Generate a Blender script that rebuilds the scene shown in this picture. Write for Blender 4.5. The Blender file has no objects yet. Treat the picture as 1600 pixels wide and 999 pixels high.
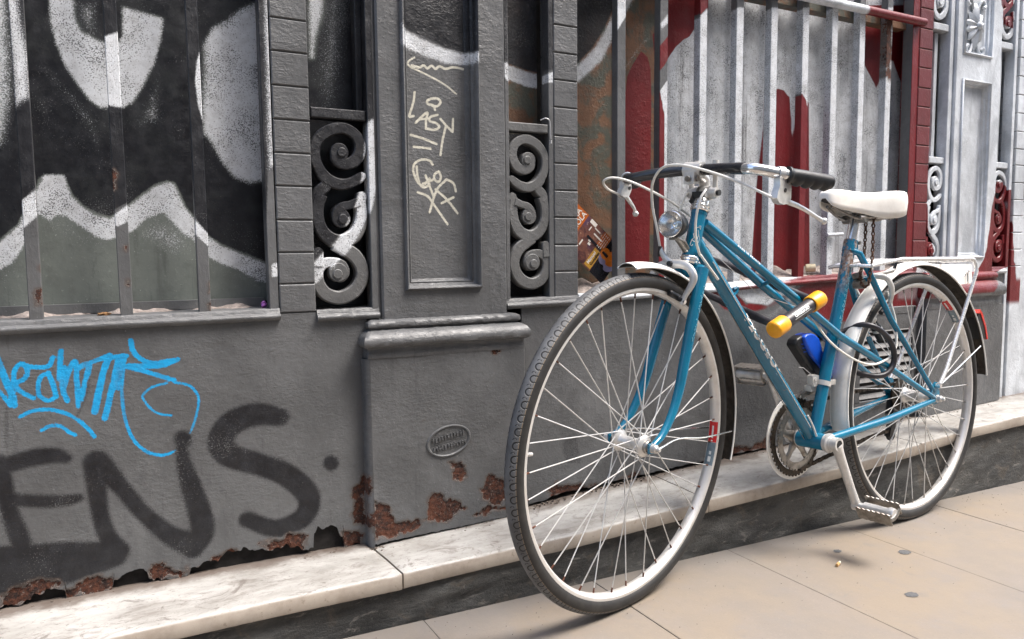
import bpy, bmesh, math, random
import numpy as np
from mathutils import Vector, Matrix
random.seed(7)
rng = np.random.default_rng(7)
scene = bpy.context.scene
COL = scene.collection
rad = math.radians

# ------------------------------------------------------------------ camera
cam_data = bpy.data.cameras.new('camera')
cam = bpy.data.objects.new('camera', cam_data)
COL.objects.link(cam)
cam_data.sensor_fit = 'HORIZONTAL'
cam_data.sensor_width = 36.0
cam_data.lens = 1172.49 / 1600.0 * 36.0
cam_data.clip_start = 0.02
cam_data.clip_end = 500
YAW, PITCH, ROLL = 0.49177, -0.08604, -0.01089
cam.matrix_world = (Matrix.Translation((0, -1.52388, .73337)) @ Matrix.Rotation(-YAW, 4, 'Z')
                    @ Matrix.Rotation(math.pi / 2 + PITCH, 4, 'X') @ Matrix.Rotation(ROLL, 4, 'Z'))
scene.camera = cam

# ------------------------------------------------------------------ sky and sun
SUN_EL, SUN_AZ = rad(60), rad(128)      # azimuth clockwise from +y
world = bpy.data.worlds.new('World')
scene.world = world
world.use_nodes = True
wn, wl = world.node_tree.nodes, world.node_tree.links
bg = wn['Background']
sky = wn.new('ShaderNodeTexSky')
sky.sky_type = 'NISHITA'
sky.sun_disc = False
sky.sun_elevation = SUN_EL
sky.sun_rotation = SUN_AZ
sky.air_density = 1.0
sky.dust_density = 4.0
sky.ozone_density = 0.6
wl.new(sky.outputs[0], bg.inputs[0])
bg.inputs[1].default_value = 0.15
sun_data = bpy.data.lights.new('sun', 'SUN')
sun_data.energy = 1.55
sun_data.angle = rad(22)
sun_data.color = (1.0, 0.985, 0.96)
sun = bpy.data.objects.new('sun', sun_data)
COL.objects.link(sun)
sd = Vector((math.sin(SUN_AZ) * math.cos(SUN_EL), math.cos(SUN_AZ) * math.cos(SUN_EL), math.sin(SUN_EL)))
sun.rotation_euler = sd.to_track_quat('Z', 'Y').to_euler()
sun.location = sd * 20
scene.view_settings.view_transform = 'Standard'
scene.view_settings.look = 'None'
scene.view_settings.gamma = 1
scene.view_settings.exposure = 1.68

# ------------------------------------------------------------------ object helpers
def thing(name, label, cat, loc=(0, 0, 0), group=None):
    o = bpy.data.objects.new(name, None)
    o.empty_display_size = .05
    COL.objects.link(o)
    o.location = loc
    o['label'] = label
    o['category'] = cat
    if group:
        o['group'] = group
    return o

def part_empty(name, parent, label=None):
    o = bpy.data.objects.new(name, None)
    o.empty_display_size = .03
    COL.objects.link(o)
    o.parent = parent
    p = parent
    off = Vector((0, 0, 0))
    while p:
        off += p.location
        p = p.parent
    o.location = -off          # children are written in world coordinates
    if label:
        o['label'] = label
    return o

def total(o):
    v = Vector((0, 0, 0))
    while o:
        v += o.location
        o = o.parent
    return v

class MB:
    """collects shapes, links them as one mesh object"""
    def __init__(s):
        s.v, s.f = [], []
    def add(s, vs, fs):
        b = len(s.v)
        s.v += [tuple(map(float, p)) for p in vs]
        s.f += [tuple(b + i for i in f) for f in fs]
        return b
    def box(s, x0, x1, y0, y1, z0, z1):
        s.add([(x0, y0, z0), (x1, y0, z0), (x1, y1, z0), (x0, y1, z0), (x0, y0, z1), (x1, y0, z1), (x1, y1, z1), (x0, y1, z1)],
              [(0, 3, 2, 1), (4, 5, 6, 7), (0, 1, 5, 4), (1, 2, 6, 5), (2, 3, 7, 6), (3, 0, 4, 7)])
    def bbox(s, x0, x1, y0, y1, z0, z1, b=.0015, jit=0.):
        """box with chamfered front (low y) edges"""
        vs = [(x0, y1, z0), (x1, y1, z0), (x1, y1, z1), (x0, y1, z1),
              (x0, y0 + b, z0), (x1, y0 + b, z0), (x1, y0 + b, z1), (x0, y0 + b, z1),
              (x0 + b, y0, z0 + b), (x1 - b, y0, z0 + b), (x1 - b, y0, z1 - b), (x0 + b, y0, z1 - b)]
        if jit:
            vs = [(x + random.uniform(-jit, jit), y + random.uniform(-jit, jit), z + random.uniform(-jit, jit)) for x, y, z in vs]
        fs = [(0, 3, 2, 1)[::-1], (8, 9, 10, 11)]
        for i in range(4):
            j = (i + 1) % 4
            fs += [(i, j, 4 + j, 4 + i), (4 + i, 4 + j, 8 + j, 8 + i)]
        s.add(vs, fs)
    def obox(s, c, ax, ay, az, hx, hy, hz):
        c, ax, ay, az = [np.array(q, float) for q in (c, ax, ay, az)]
        vs = [c + i * hx * ax + j * hy * ay + k * hz * az for k in (-1, 1) for j in (-1, 1) for i in (-1, 1)]
        s.add(vs, [(0, 2, 3, 1), (4, 5, 7, 6), (0, 1, 5, 4), (2, 6, 7, 3), (0, 4, 6, 2), (1, 3, 7, 5)])
    def tube(s, pts, r, seg=12, caps=True, smooth=0, flat=1.0, up=None):
        P = np.array(pts, float)
        rr = np.full(len(P), r, float) if np.isscalar(r) else np.array(r, float)
        if smooth:
            P, rr = catmull(P, smooth, rr)
        n = len(P)
        T = np.gradient(P, axis=0)
        T /= np.linalg.norm(T, axis=1)[:, None] + 1e-12
        a = np.array(up if up is not None else ((0, 0, 1) if abs(T[0][2]) < .9 else (1, 0, 0)), float)
        vs, fs = [], []
        N = a - T[0] * (a @ T[0])
        for i in range(n):
            N = N - T[i] * (N @ T[i])
            N /= np.linalg.norm(N) + 1e-12
            Bn = np.cross(T[i], N)
            for k in range(seg):
                t = 2 * math.pi * k / seg
                vs.append(P[i] + rr[i] * (math.cos(t) * N + flat * math.sin(t) * Bn))
        for i in range(n - 1):
            for k in range(seg):
                k2 = (k + 1) % seg
                fs.append((i * seg + k, i * seg + k2, (i + 1) * seg + k2, (i + 1) * seg + k))
        if caps:
            fs.append(tuple(range(seg))[::-1])
            fs.append(tuple((n - 1) * seg + k for k in range(seg)))
        s.add(vs, fs)
    def lathe(s, o, axis, prof, seg=32, closed=False, a0=0, a1=2 * math.pi, ref=None):
        """prof: (radius, height along axis)"""
        o, ax = np.array(o, float), np.array(axis, float)
        ax = ax / np.linalg.norm(ax)
        u = np.array(ref, float) if ref is not None else np.array((0, 0, 1.) if abs(ax[2]) < .9 else (1., 0, 0))
        u = u - ax * (u @ ax)
        u /= np.linalg.norm(u)
        w = np.cross(ax, u)
        full = abs(a1 - a0 - 2 * math.pi) < 1e-6
        m = seg if full else seg + 1
        vs, fs = [], []
        for i in range(m):
            t = a0 + (a1 - a0) * i / seg
            d = math.cos(t) * u + math.sin(t) * w
            for r, h in prof:
                vs.append(o + r * d + h * ax)
        k = len(prof)
        for i in range(seg):
            j = (i + 1) % m
            for q in range(k if closed else k - 1):
                q2 = (q + 1) % k
                fs.append((i * k + q, j * k + q, j * k + q2, i * k + q2))
        if closed and not full:
            fs.append(tuple(range(k)))
            fs.append(tuple(seg * k + q for q in range(k))[::-1])
        s.add(vs, fs)
    def disc(s, o, axis, r, h, seg=24, bev=.0):
        b = bev or min(r, h) * .15
        s.lathe(o, axis, [(0.0001, 0), (r, 0), (r, h - b), (r - b, h), (0.0001, h)], seg)
    def prism(s, outline, o, ex, ey, ez, h):
        """2D outline extruded along ez by h"""
        o, ex, ey, ez = [np.array(q, float) for q in (o, ex, ey, ez)]
        n = len(outline)
        vs = [o + a * ex + b * ey for a, b in outline] + [o + a * ex + b * ey + h * ez for a, b in outline]
        fs = [tuple(range(n))[::-1], tuple(range(n, 2 * n))]
        fs += [(i, (i + 1) % n, n + (i + 1) % n, n + i) for i in range(n)]
        s.add(vs, fs)
    def build(s, name, mat, parent=None, sharp=38, label=None, loc=None):
        me = bpy.data.meshes.new(name)
        me.from_pydata(s.v, [], s.f)
        me.update()
        bm = bmesh.new()
        bm.from_mesh(me)
        bmesh.ops.recalc_face_normals(bm, faces=bm.faces)
        bm.to_mesh(me)
        bm.free()
        me.polygons.foreach_set('use_smooth', [True] * len(me.polygons))
        if sharp < 180:
            me.set_sharp_from_angle(angle=rad(sharp))
        return link(name, me, mat, parent, label, loc)

def link(name, me, mat, parent=None, label=None, loc=None):
    o = bpy.data.objects.new(name, me)
    COL.objects.link(o)
    if mat is not None and not me.materials:
        me.materials.append(mat)
    if parent is not None:
        o.parent = parent
        off = total(parent)
        if loc is None:
            o.location = -off
        else:
            o.location = Vector(loc) - off
    elif loc is not None:
        o.location = loc
    if label:
        o['label'] = label
    return o

def tag(o, label, cat, group=None, kind=None):
    o['label'] = label
    o['category'] = cat
    if group:
        o['group'] = group
    if kind:
        o['kind'] = kind
    return o

def catmull(P, k, extra=None):
    P = np.array(P, float)
    n = len(P)
    Q = np.vstack([2 * P[0] - P[1], P, 2 * P[-1] - P[-2]])
    E = None if extra is None else np.array(extra, float)
    out, eo = [], []
    for i in range(n - 1):
        p0, p1, p2, p3 = Q[i:i + 4]
        for j in range(k):
            t = j / k
            out.append(.5 * (2 * p1 + (p2 - p0) * t + (2 * p0 - 5 * p1 + 4 * p2 - p3) * t * t + (3 * p1 - p0 - 3 * p2 + p3) * t ** 3))
            if E is not None:
                eo.append(E[i] * (1 - t) + E[i + 1] * t)
    out.append(P[-1])
    if E is not None:
        eo.append(E[-1])
        return np.array(out), np.array(eo)
    return np.array(out)

# ------------------------------------------------------------------ materials
class NT:
    def __init__(s, name):
        s.m = bpy.data.materials.new(name)
        s.m.use_nodes = True
        s.t = s.m.node_tree
        s.n, s.l = s.t.nodes, s.t.links
        s.b = s.n['Principled BSDF']
        g = s.n.new('ShaderNodeNewGeometry')
        s.pos = g.outputs['Position']
    def link(s, a, b):
        s.l.new(a, b)
    def put(s, sock, v):
        if hasattr(v, 'is_linked'):
            s.l.new(v, sock)
        elif isinstance(v, (tuple, list)) and len(v) == 3 and sock.type == 'RGBA':
            sock.default_value = (*v, 1)
        else:
            sock.default_value = v
    def noise(s, scale, detail=4, rough=.55, vec=None, stretch=None, dist=0):
        n = s.n.new('ShaderNodeTexNoise')
        n.inputs['Scale'].default_value = scale
        n.inputs['Detail'].default_value = detail
        n.inputs['Roughness'].default_value = rough
        n.inputs['Distortion'].default_value = dist
        v = vec or s.pos
        if stretch:
            mp = s.n.new('ShaderNodeMapping')
            mp.inputs['Scale'].default_value = stretch
            s.l.new(v, mp.inputs['Vector'])
            v = mp.outputs[0]
        s.l.new(v, n.inputs['Vector'])
        return n.outputs[0]
    def ramp(s, fac, a, b, lo=0., hi=1.):
        n = s.n.new('ShaderNodeMapRange')
        n.interpolation_type = 'SMOOTHSTEP'
        s.put(n.inputs['Value'], fac)
        n.inputs['From Min'].default_value = a
        n.inputs['From Max'].default_value = b
        n.inputs['To Min'].default_value = lo
        n.inputs['To Max'].default_value = hi
        return n.outputs[0]
    def math(s, op, a, b=0., c=0.):
        n = s.n.new('ShaderNodeMath')
        n.operation = op
        s.put(n.inputs[0], a)
        s.put(n.inputs[1], b)
        if op == 'MULTIPLY_ADD':
            s.put(n.inputs[2], c)
        return n.outputs[0]
    def mix(s, f, a, b, mode='MIX'):
        n = s.n.new('ShaderNodeMix')
        n.data_type = 'RGBA'
        n.blend_type = mode
        s.put(n.inputs[0], f)
        s.put(n.inputs[6], a)
        s.put(n.inputs[7], b)
        return n.outputs[2]
    def bump(s, h, strength=.3, dist=.002, prev=None):
        n = s.n.new('ShaderNodeBump')
        n.inputs['Strength'].default_value = strength
        n.inputs['Distance'].default_value = dist
        s.l.new(h, n.inputs['Height'])
        if prev is not None:
            s.l.new(prev, n.inputs['Normal'])
        return n.outputs[0]
    def attr(s, name):
        n = s.n.new('ShaderNodeAttribute')
        n.attribute_name = name
        sp = s.n.new('ShaderNodeSeparateColor')
        s.l.new(n.outputs['Color'], sp.inputs[0])
        return sp.outputs
    def out(s, col=None, rough=None, metal=None, normal=None, **kw):
        for k, v in (('Base Color', col), ('Roughness', rough), ('Metallic', metal), ('Normal', normal)):
            if v is not None:
                s.put(s.b.inputs[k], v)
        for k, v in kw.items():
            s.put(s.b.inputs[k.replace('_', ' ')], v)
        return s.m

def sRGB(r, g, b):
    return tuple(((c / 255) / 12.92 if c / 255 < .04045 else ((c / 255 + .055) / 1.055) ** 2.4) for c in (r, g, b))

def painted(name, base, rough=.5, fine=True, brush=(1, 1, 1), bumps=.35, dirt=.35, streak=False, patch=None, cloud=None):
    """grime-worn paint on iron or board, with sprayed colours from the paint attributes"""
    t = NT(name)
    big = t.noise(6, 5, .6)
    mid = t.noise(38, 6, .65)
    col = t.mix(t.ramp(big, .36, .66, 0, .75), base, tuple(c * .66 for c in base))
    col = t.mix(t.ramp(t.noise(3.3, 6, .68, dist=.8), .52, .68, 0, .55), col, tuple(min(1, c * 1.3 + .006) for c in base))
    col = t.mix(t.ramp(t.noise(48, 4, .7, stretch=(1, 1, .05)), .60, .74, 0, dirt * .8), col, tuple(c * .55 for c in base))
    col = t.mix(t.ramp(mid, .45, .8, 0, dirt), col, tuple(c * .5 + .004 for c in base))
    col = t.mix(t.ramp(t.noise(150, 3, .6), .62, .75, 0, .35), col, tuple(min(1, c * 1.7 + .02) for c in base))
    if cloud:
        col = t.mix(t.ramp(t.noise(9, 4, .55, stretch=(1.4, 1, .55), dist=.5), .46, .68, 0, .85), col, cloud)
    if patch:
        col = t.mix(t.ramp(t.noise(13, 5, .65, dist=.7), .44, .6), col, patch)
    if streak:
        st = t.noise(26, 5, .7, stretch=(1, 1, .05))
        col = t.mix(t.ramp(st, .52, .74, 0, .75), col, (.05, .04, .03))
        spk = t.noise(120, 4, .7, stretch=(1, 1, .5))
        col = t.mix(t.ramp(spk, .66, .72, 0, .5), col, (.03, .025, .02))
    # drips, scuffs and pale specks
    dr_ = t.noise(34, 4, .6, stretch=(1, 1, .12), dist=.3)
    col = t.mix(t.ramp(dr_, .62, .72, 0, dirt * .9), col, tuple(c * .45 for c in base))
    sc_ = t.noise(16, 5, .75, stretch=(1.7, 1, .45), dist=1.6)
    col = t.mix(t.ramp(sc_, .63, .68, 0, dirt * .7), col, tuple(c * .6 for c in base))
    col = t.mix(t.ramp(t.noise(300, 2, .5), .74, .78, 0, .7), col, tuple(min(1, c * 2.6 + .05) for c in base))
    A, B = t.attr('paintA'), t.attr('paintB')
    nz = t.math('SUBTRACT', t.noise(520, 2, .7), .5)
    nz2 = t.math('SUBTRACT', t.noise(90, 5, .7), .5)
    def cover(ch, amp, n, lo=.38, hi=.62):
        return t.ramp(t.math('MULTIPLY_ADD', n, amp, ch), lo, hi)
    wcol = t.mix(t.ramp(mid, .4, .75), (.60, .62, .64), (.44, .45, .46))
    if cloud:
        wcol = t.mix(t.ramp(t.noise(9, 4, .55, stretch=(1.4, 1, .55), dist=.5), .46, .68, 0, .8), wcol, cloud)
    if streak:
        wcol = t.mix(t.ramp(st, .55, .70, 0, .75), wcol, (.06, .05, .042))
        wcol = t.mix(t.ramp(spk, .64, .71, 0, .6), wcol, (.03, .025, .02))
    wcol = t.mix(t.ramp(t.math('MULTIPLY_ADD', t.noise(14, 4, .6), .5, t.noise(420, 2, .6)), .80, .90, 0, .85), wcol, (.05, .05, .05))
    kcol = t.mix(t.ramp(mid, .4, .8), (.007, .007, .009), (.018, .019, .023))
    kcol = t.mix(t.ramp(t.math('MULTIPLY_ADD', t.noise(7, 4, .6), .8, t.noise(450, 2, .6)), 1.06, 1.16, 0, .6), kcol, (.22, .22, .22))
    rcol = t.mix(t.ramp(big, .35, .7), (.150, .006, .008), (.095, .005, .007))
    rust = t.mix(t.ramp(t.noise(70, 6, .75), .38, .62), (.085, .028, .014), (.022, .012, .010))
    rust = t.mix(t.ramp(t.noise(24, 5, .7), .50, .64, 0, .8), rust, (.105, .036, .018))
    rust = t.mix(t.ramp(t.noise(200, 4, .7), .58, .68, 0, .6), rust, (.24, .19, .165))
    bcol = t.mix(t.ramp(mid, .4, .75), (.01, .30, .60), (.01, .22, .46))
    fk = t.math('MULTIPLY', cover(A[0], .8, nz, .28, .72), t.ramp(t.noise(17, 5, .7), .25, .6, .90, 1.))
    fw = cover(A[1], 1.1, nz, .34, .66)
    fr = cover(A[2], .4, nz)
    ru = cover(B[0], 1.5, nz2, .47, .53)
    fb = t.math('MULTIPLY', cover(B[1], 1.0, t.math('ADD', nz, t.math('MULTIPLY', nz2, .6)), .38, .62), t.ramp(t.noise(30, 5, .7, stretch=(1, 1, .5)), .28, .5, .55, 1.))
    fc = cover(B[2], .9, nz, .40, .60)
    for f, c in ((fk, kcol), (fw, wcol), (fr, rcol), (fb, bcol), (fc, (.52, .50, .42))):
        col = t.mix(f, col, c)
    rv = t.math('MULTIPLY_ADD', nz2, 1.5, B[0])
    lip = t.math('MULTIPLY', t.ramp(rv, .38, .45), t.math('SUBTRACT', 1., ru))
    col = t.mix(t.math('MULTIPLY', lip, .75), col, (.27, .255, .24))
    halo = t.ramp(t.math('MULTIPLY_ADD', nz2, .9, B[0]), .06, .42, 0, .55)
    col = t.mix(halo, col, (.075, .045, .03))
    col = t.mix(ru, col, rust)
    h1 = t.noise(150, 6, .62, stretch=brush)
    h2 = t.noise(38, 5, .6)
    h3 = t.ramp(t.noise(75, 4, .6), .60, .74)
    nb = t.bump(h2, bumps, .005)
    h1 = t.math('MULTIPLY', h1, t.ramp(t.noise(9, 5, .65), .35, .65, .25, 1.15))
    nb = t.bump(h1, min(1, bumps * 2.0), .0026, nb)
    nb = t.bump(h3, bumps * .8, .002, nb)
    nb = t.bump(t.math('MULTIPLY', ru, t.math('SUBTRACT', t.noise(110, 6, .8), 1.2)), .8, .003, nb)
    ro = t.ramp(mid, .3, .8, rough - .08, rough + .14)
    ro = t.mix(ru, ro, (.9, .9, .9))
    return t.out(col, ro, 0., nb, Specular_IOR_Level=.45)

def plain(name, col, rough=.5, metal=0., var=.25, scale=60, bump=.0, bscale=200, spec=.5, dirt=None, dirtamt=.3, coat=0.):
    t = NT(name)
    n = t.noise(scale, 5, .6)
    c = t.mix(t.ramp(n, .35, .7, 0, 1), col, tuple(x * (1 - var) for x in col))
    if dirt:
        c = t.mix(t.ramp(t.noise(scale * .45, 6, .7), .5, .72, 0, dirtamt), c, dirt)
    r = t.ramp(n, .3, .75, max(.03, rough - .07), min(1, rough + .1))
    nb = t.bump(t.noise(bscale, 4, .6), bump, .001) if bump else None
    return t.out(c, r, metal, nb, Coat_Weight=coat)

M = {}
GREY = (.112, .1135, .115)
M['iron'] = painted('grey_iron_paint', GREY, .42, brush=(.62, 1, 1.25), bumps=.34, dirt=.55)
M['iron_v'] = painted('grey_iron_paint_bars', GREY, .45, brush=(1.2, 1, .5), bumps=.25)
M['iron_s'] = painted('grey_iron_cast', (.12, .12, .118), .5, bumps=.3)
M['iron_white'] = painted('silver_sprayed_iron', (.60, .63, .66), .42, bumps=.25, dirt=.45, cloud=(.34, .36, .38))
M['iron_red'] = painted('dark_red_sprayed_iron', (.135, .018, .020), .48, bumps=.25)
M['pane'] = painted('dull_green_grey_pane', (.145, .160, .145), .4, bumps=.12, dirt=.6)
M['board'] = painted('brown_board', (.17, .085, .045), .55, bumps=.3, streak=True, patch=(.075, .078, .06))
M['board_s'] = painted('silver_board', (.55, .575, .61), .45, bumps=.25, streak=True, cloud=(.33, .345, .365))
M['void'] = plain('cavity_shade', (.012, .010, .009), .9)  # near-black colour standing in for shade inside gaps and hollows
M['dustm'] = plain('dust', (.34, .29, .26), .95, 0, .5, 90, .8, 260, dirt=(.12, .09, .08), dirtamt=.6)
M['rustp'] = plain('rust', (.12, .04, .02), .9, 0, .6, 120, .8, 300)
# ------------------------------------------------------------------ sprayed paint on grids
def seg_dist(X, Z, P, closed):
    P = np.array(P, float)
    Q = np.roll(P, -1, 0) if closed else P[1:]
    A = P if closed else P[:-1]
    best = np.full(X.shape, 1e9)
    for a, b in zip(A, Q):
        d = b - a
        L = d @ d + 1e-15
        t = np.clip(((X - a[0]) * d[0] + (Z - a[1]) * d[1]) / L, 0, 1)
        best = np.minimum(best, np.hypot(X - a[0] - t * d[0], Z - a[1] - t * d[1]))
    return best

def inside(X, Z, P):
    P = np.array(P, float)
    c = np.zeros(X.shape, bool)
    j = len(P) - 1
    for i in range(len(P)):
        xi, zi = P[i]
        xj, zj = P[j]
        if zi != zj:
            c ^= ((zi > Z) != (zj > Z)) & (X < (xj - xi) * (Z - zi) / (zj - zi) + xi)
        j = i
    return c

CH = dict(k=(0, 0), d=(0, 0), w=(0, 1), r=(0, 2), r2=(1, 0), b=(1, 1), c=(1, 2))

def fractal(P, amp=.22, depth=3, closed=True, seed=1):
    rs = random.Random(seed)
    P = [tuple(p) for p in P]
    for d in range(depth):
        Q = []
        n = len(P)
        for i in range(n if closed else n - 1):
            a, b = P[i], P[(i + 1) % n]
            L = math.hypot(b[0] - a[0], b[1] - a[1])
            o = rs.uniform(-1, 1) * amp * min(L, .03)
            nx, nz = (-(b[1] - a[1]) / (L + 1e-9), (b[0] - a[0]) / (L + 1e-9))
            Q += [a, ((a[0] + b[0]) / 2 + nx * o, (a[1] + b[1]) / 2 + nz * o)]
        if not closed:
            Q.append(P[-1])
        P = Q
    return P

def paint_fields(X, Z, layers, gain=1.0):
    F = np.zeros((2, 3) + X.shape)
    for kind, col, pts, soft, dens, w in layers:
        P = np.array(pts)
        if col == 'r2':
            P = np.array(fractal(pts, .3, seed=int(abs(pts[0][0]) * 1e4)))
            soft = max(soft, .007)
        wid = None
        if isinstance(w, (list, tuple)):
            P, wid = catmull(P, 6, w)
            w = max(w)
        elif kind == 'S' and len(P) > 2:
            P = catmull(P, 5)
        pad = soft * 2 + w
        m = (X > P[:, 0].min() - pad) & (X < P[:, 0].max() + pad) & (Z > P[:, 1].min() - pad) & (Z < P[:, 1].max() + pad)
        if not m.any():
            continue
        x, z = X[m], Z[m]
        d = seg_dist(x, z, P, kind == 'P') if wid is None else np.minimum.reduce([seg_dist(x, z, P[i:i + 2], False) - wid[i] / 2 for i in range(len(P) - 1)]) + w / 2
        if kind == 'P':
            d = np.where(inside(x, z, P), -d, d)
        else:
            d = d - w / 2
        a = np.clip(.5 - d / (2 * soft), 0, 1) * dens * gain
        ci = CH[col]
        for i in range(2):
            for c in range(3):
                if (i, c) != ci:
                    F[i, c][m] *= (1 - a)
        i, c = ci
        F[i, c][m] = np.maximum(F[i, c][m], a)
    return F

def set_paint(me, layers, gain=None, colr=None):
    n = len(me.vertices)
    co = np.empty(n * 3)
    me.vertices.foreach_get('co', co)
    co = co.reshape(-1, 3)
    F = paint_fields(co[:, 0], co[:, 2], layers) if layers else np.zeros((2, 3, n))
    if gain is not None:
        F = F * gain
    for i, nm in enumerate(('paintA', 'paintB')):
        at = me.color_attributes.new(nm, 'FLOAT_COLOR', 'POINT')
        c = np.ones((n, 4))
        c[:, :3] = F[i].T
        at.data.foreach_set('color', c.ravel())

def grid(name, x0, x1, z0, z1, y, res, layers, mat, parent, bottom=None, depth=None, wob=0., label=None, thick=.0, rise=0.):
    """flat painted sheet facing -y, with an optional ragged lower edge; rusted-through paint sits back from the face"""
    nx, nz = max(2, int((x1 - x0) / res)), max(2, int((z1 - z0) / res))
    xs, ts = np.linspace(x0, x1, nx + 1), np.linspace(0, 1, nz + 1)
    zb = np.full(nx + 1, z0) if bottom is None else np.interp(xs, [p[0] for p in bottom], [p[1] for p in bottom])
    if bottom is not None:
        zb = zb + np.interp(xs, np.linspace(x0, x1, 200), rng.normal(0, .0012, 200))
    X = np.repeat(xs[:, None], nz + 1, 1)
    zt_ = z1 + rise * (xs - x0)
    Z = zb[:, None] + (zt_ - zb)[:, None] * ts[None]
    Y = np.full(X.shape, float(y))
    F = paint_fields(X, Z, layers)
    if depth:
        n1 = rng.normal(0, 1, X.shape) * .25 + 1
        Y += np.where(F[1, 0] > .5, depth * n1, 0)
    if wob:
        a = rng.uniform(0, 6.28, 8)
        Y += wob * (np.sin(X * 9 + a[0]) * np.sin(Z * 13 + a[1]) + .6 * np.sin(X * 31 + Z * 17 + a[2]) + .3 * np.sin(X * 70 + a[3]) * np.sin(Z * 63 + a[4]))
    V = np.stack([X, Y, Z], -1).reshape(-1, 3)
    idx = np.arange((nx + 1) * (nz + 1)).reshape(nx + 1, nz + 1)
    Fq = np.stack([idx[:-1, :-1], idx[1:, :-1], idx[1:, 1:], idx[:-1, 1:]], -1).reshape(-1, 4)
    V = V.tolist()
    Fl = Fq.tolist()
    nv = len(V)
    if thick:           # turn the rim back so the sheet has an edge
        rim = list(idx[:, 0]) + list(idx[-1, 1:]) + list(idx[::-1, -1][1:]) + list(idx[0, ::-1][1:-1])
        for i in rim:
            p = V[i]
            V.append([p[0], y + thick, p[2]])
        m = len(rim)
        for i in range(m):
            Fl.append([int(rim[i]), int(rim[(i + 1) % m]), nv + (i + 1) % m, nv + i][::-1])
    me = bpy.data.meshes.new(name)
    me.from_pydata(V, [], Fl)
    me.update()
    me.polygons.foreach_set('use_smooth', [True] * len(me.polygons))
    me.set_sharp_from_angle(angle=rad(50))
    set_paint(me, layers)
    return link(name, me, mat, parent, label)

def paint_obj(o, layers, gain=None):
    set_paint(o.data, layers, gain)
    return o

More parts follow.
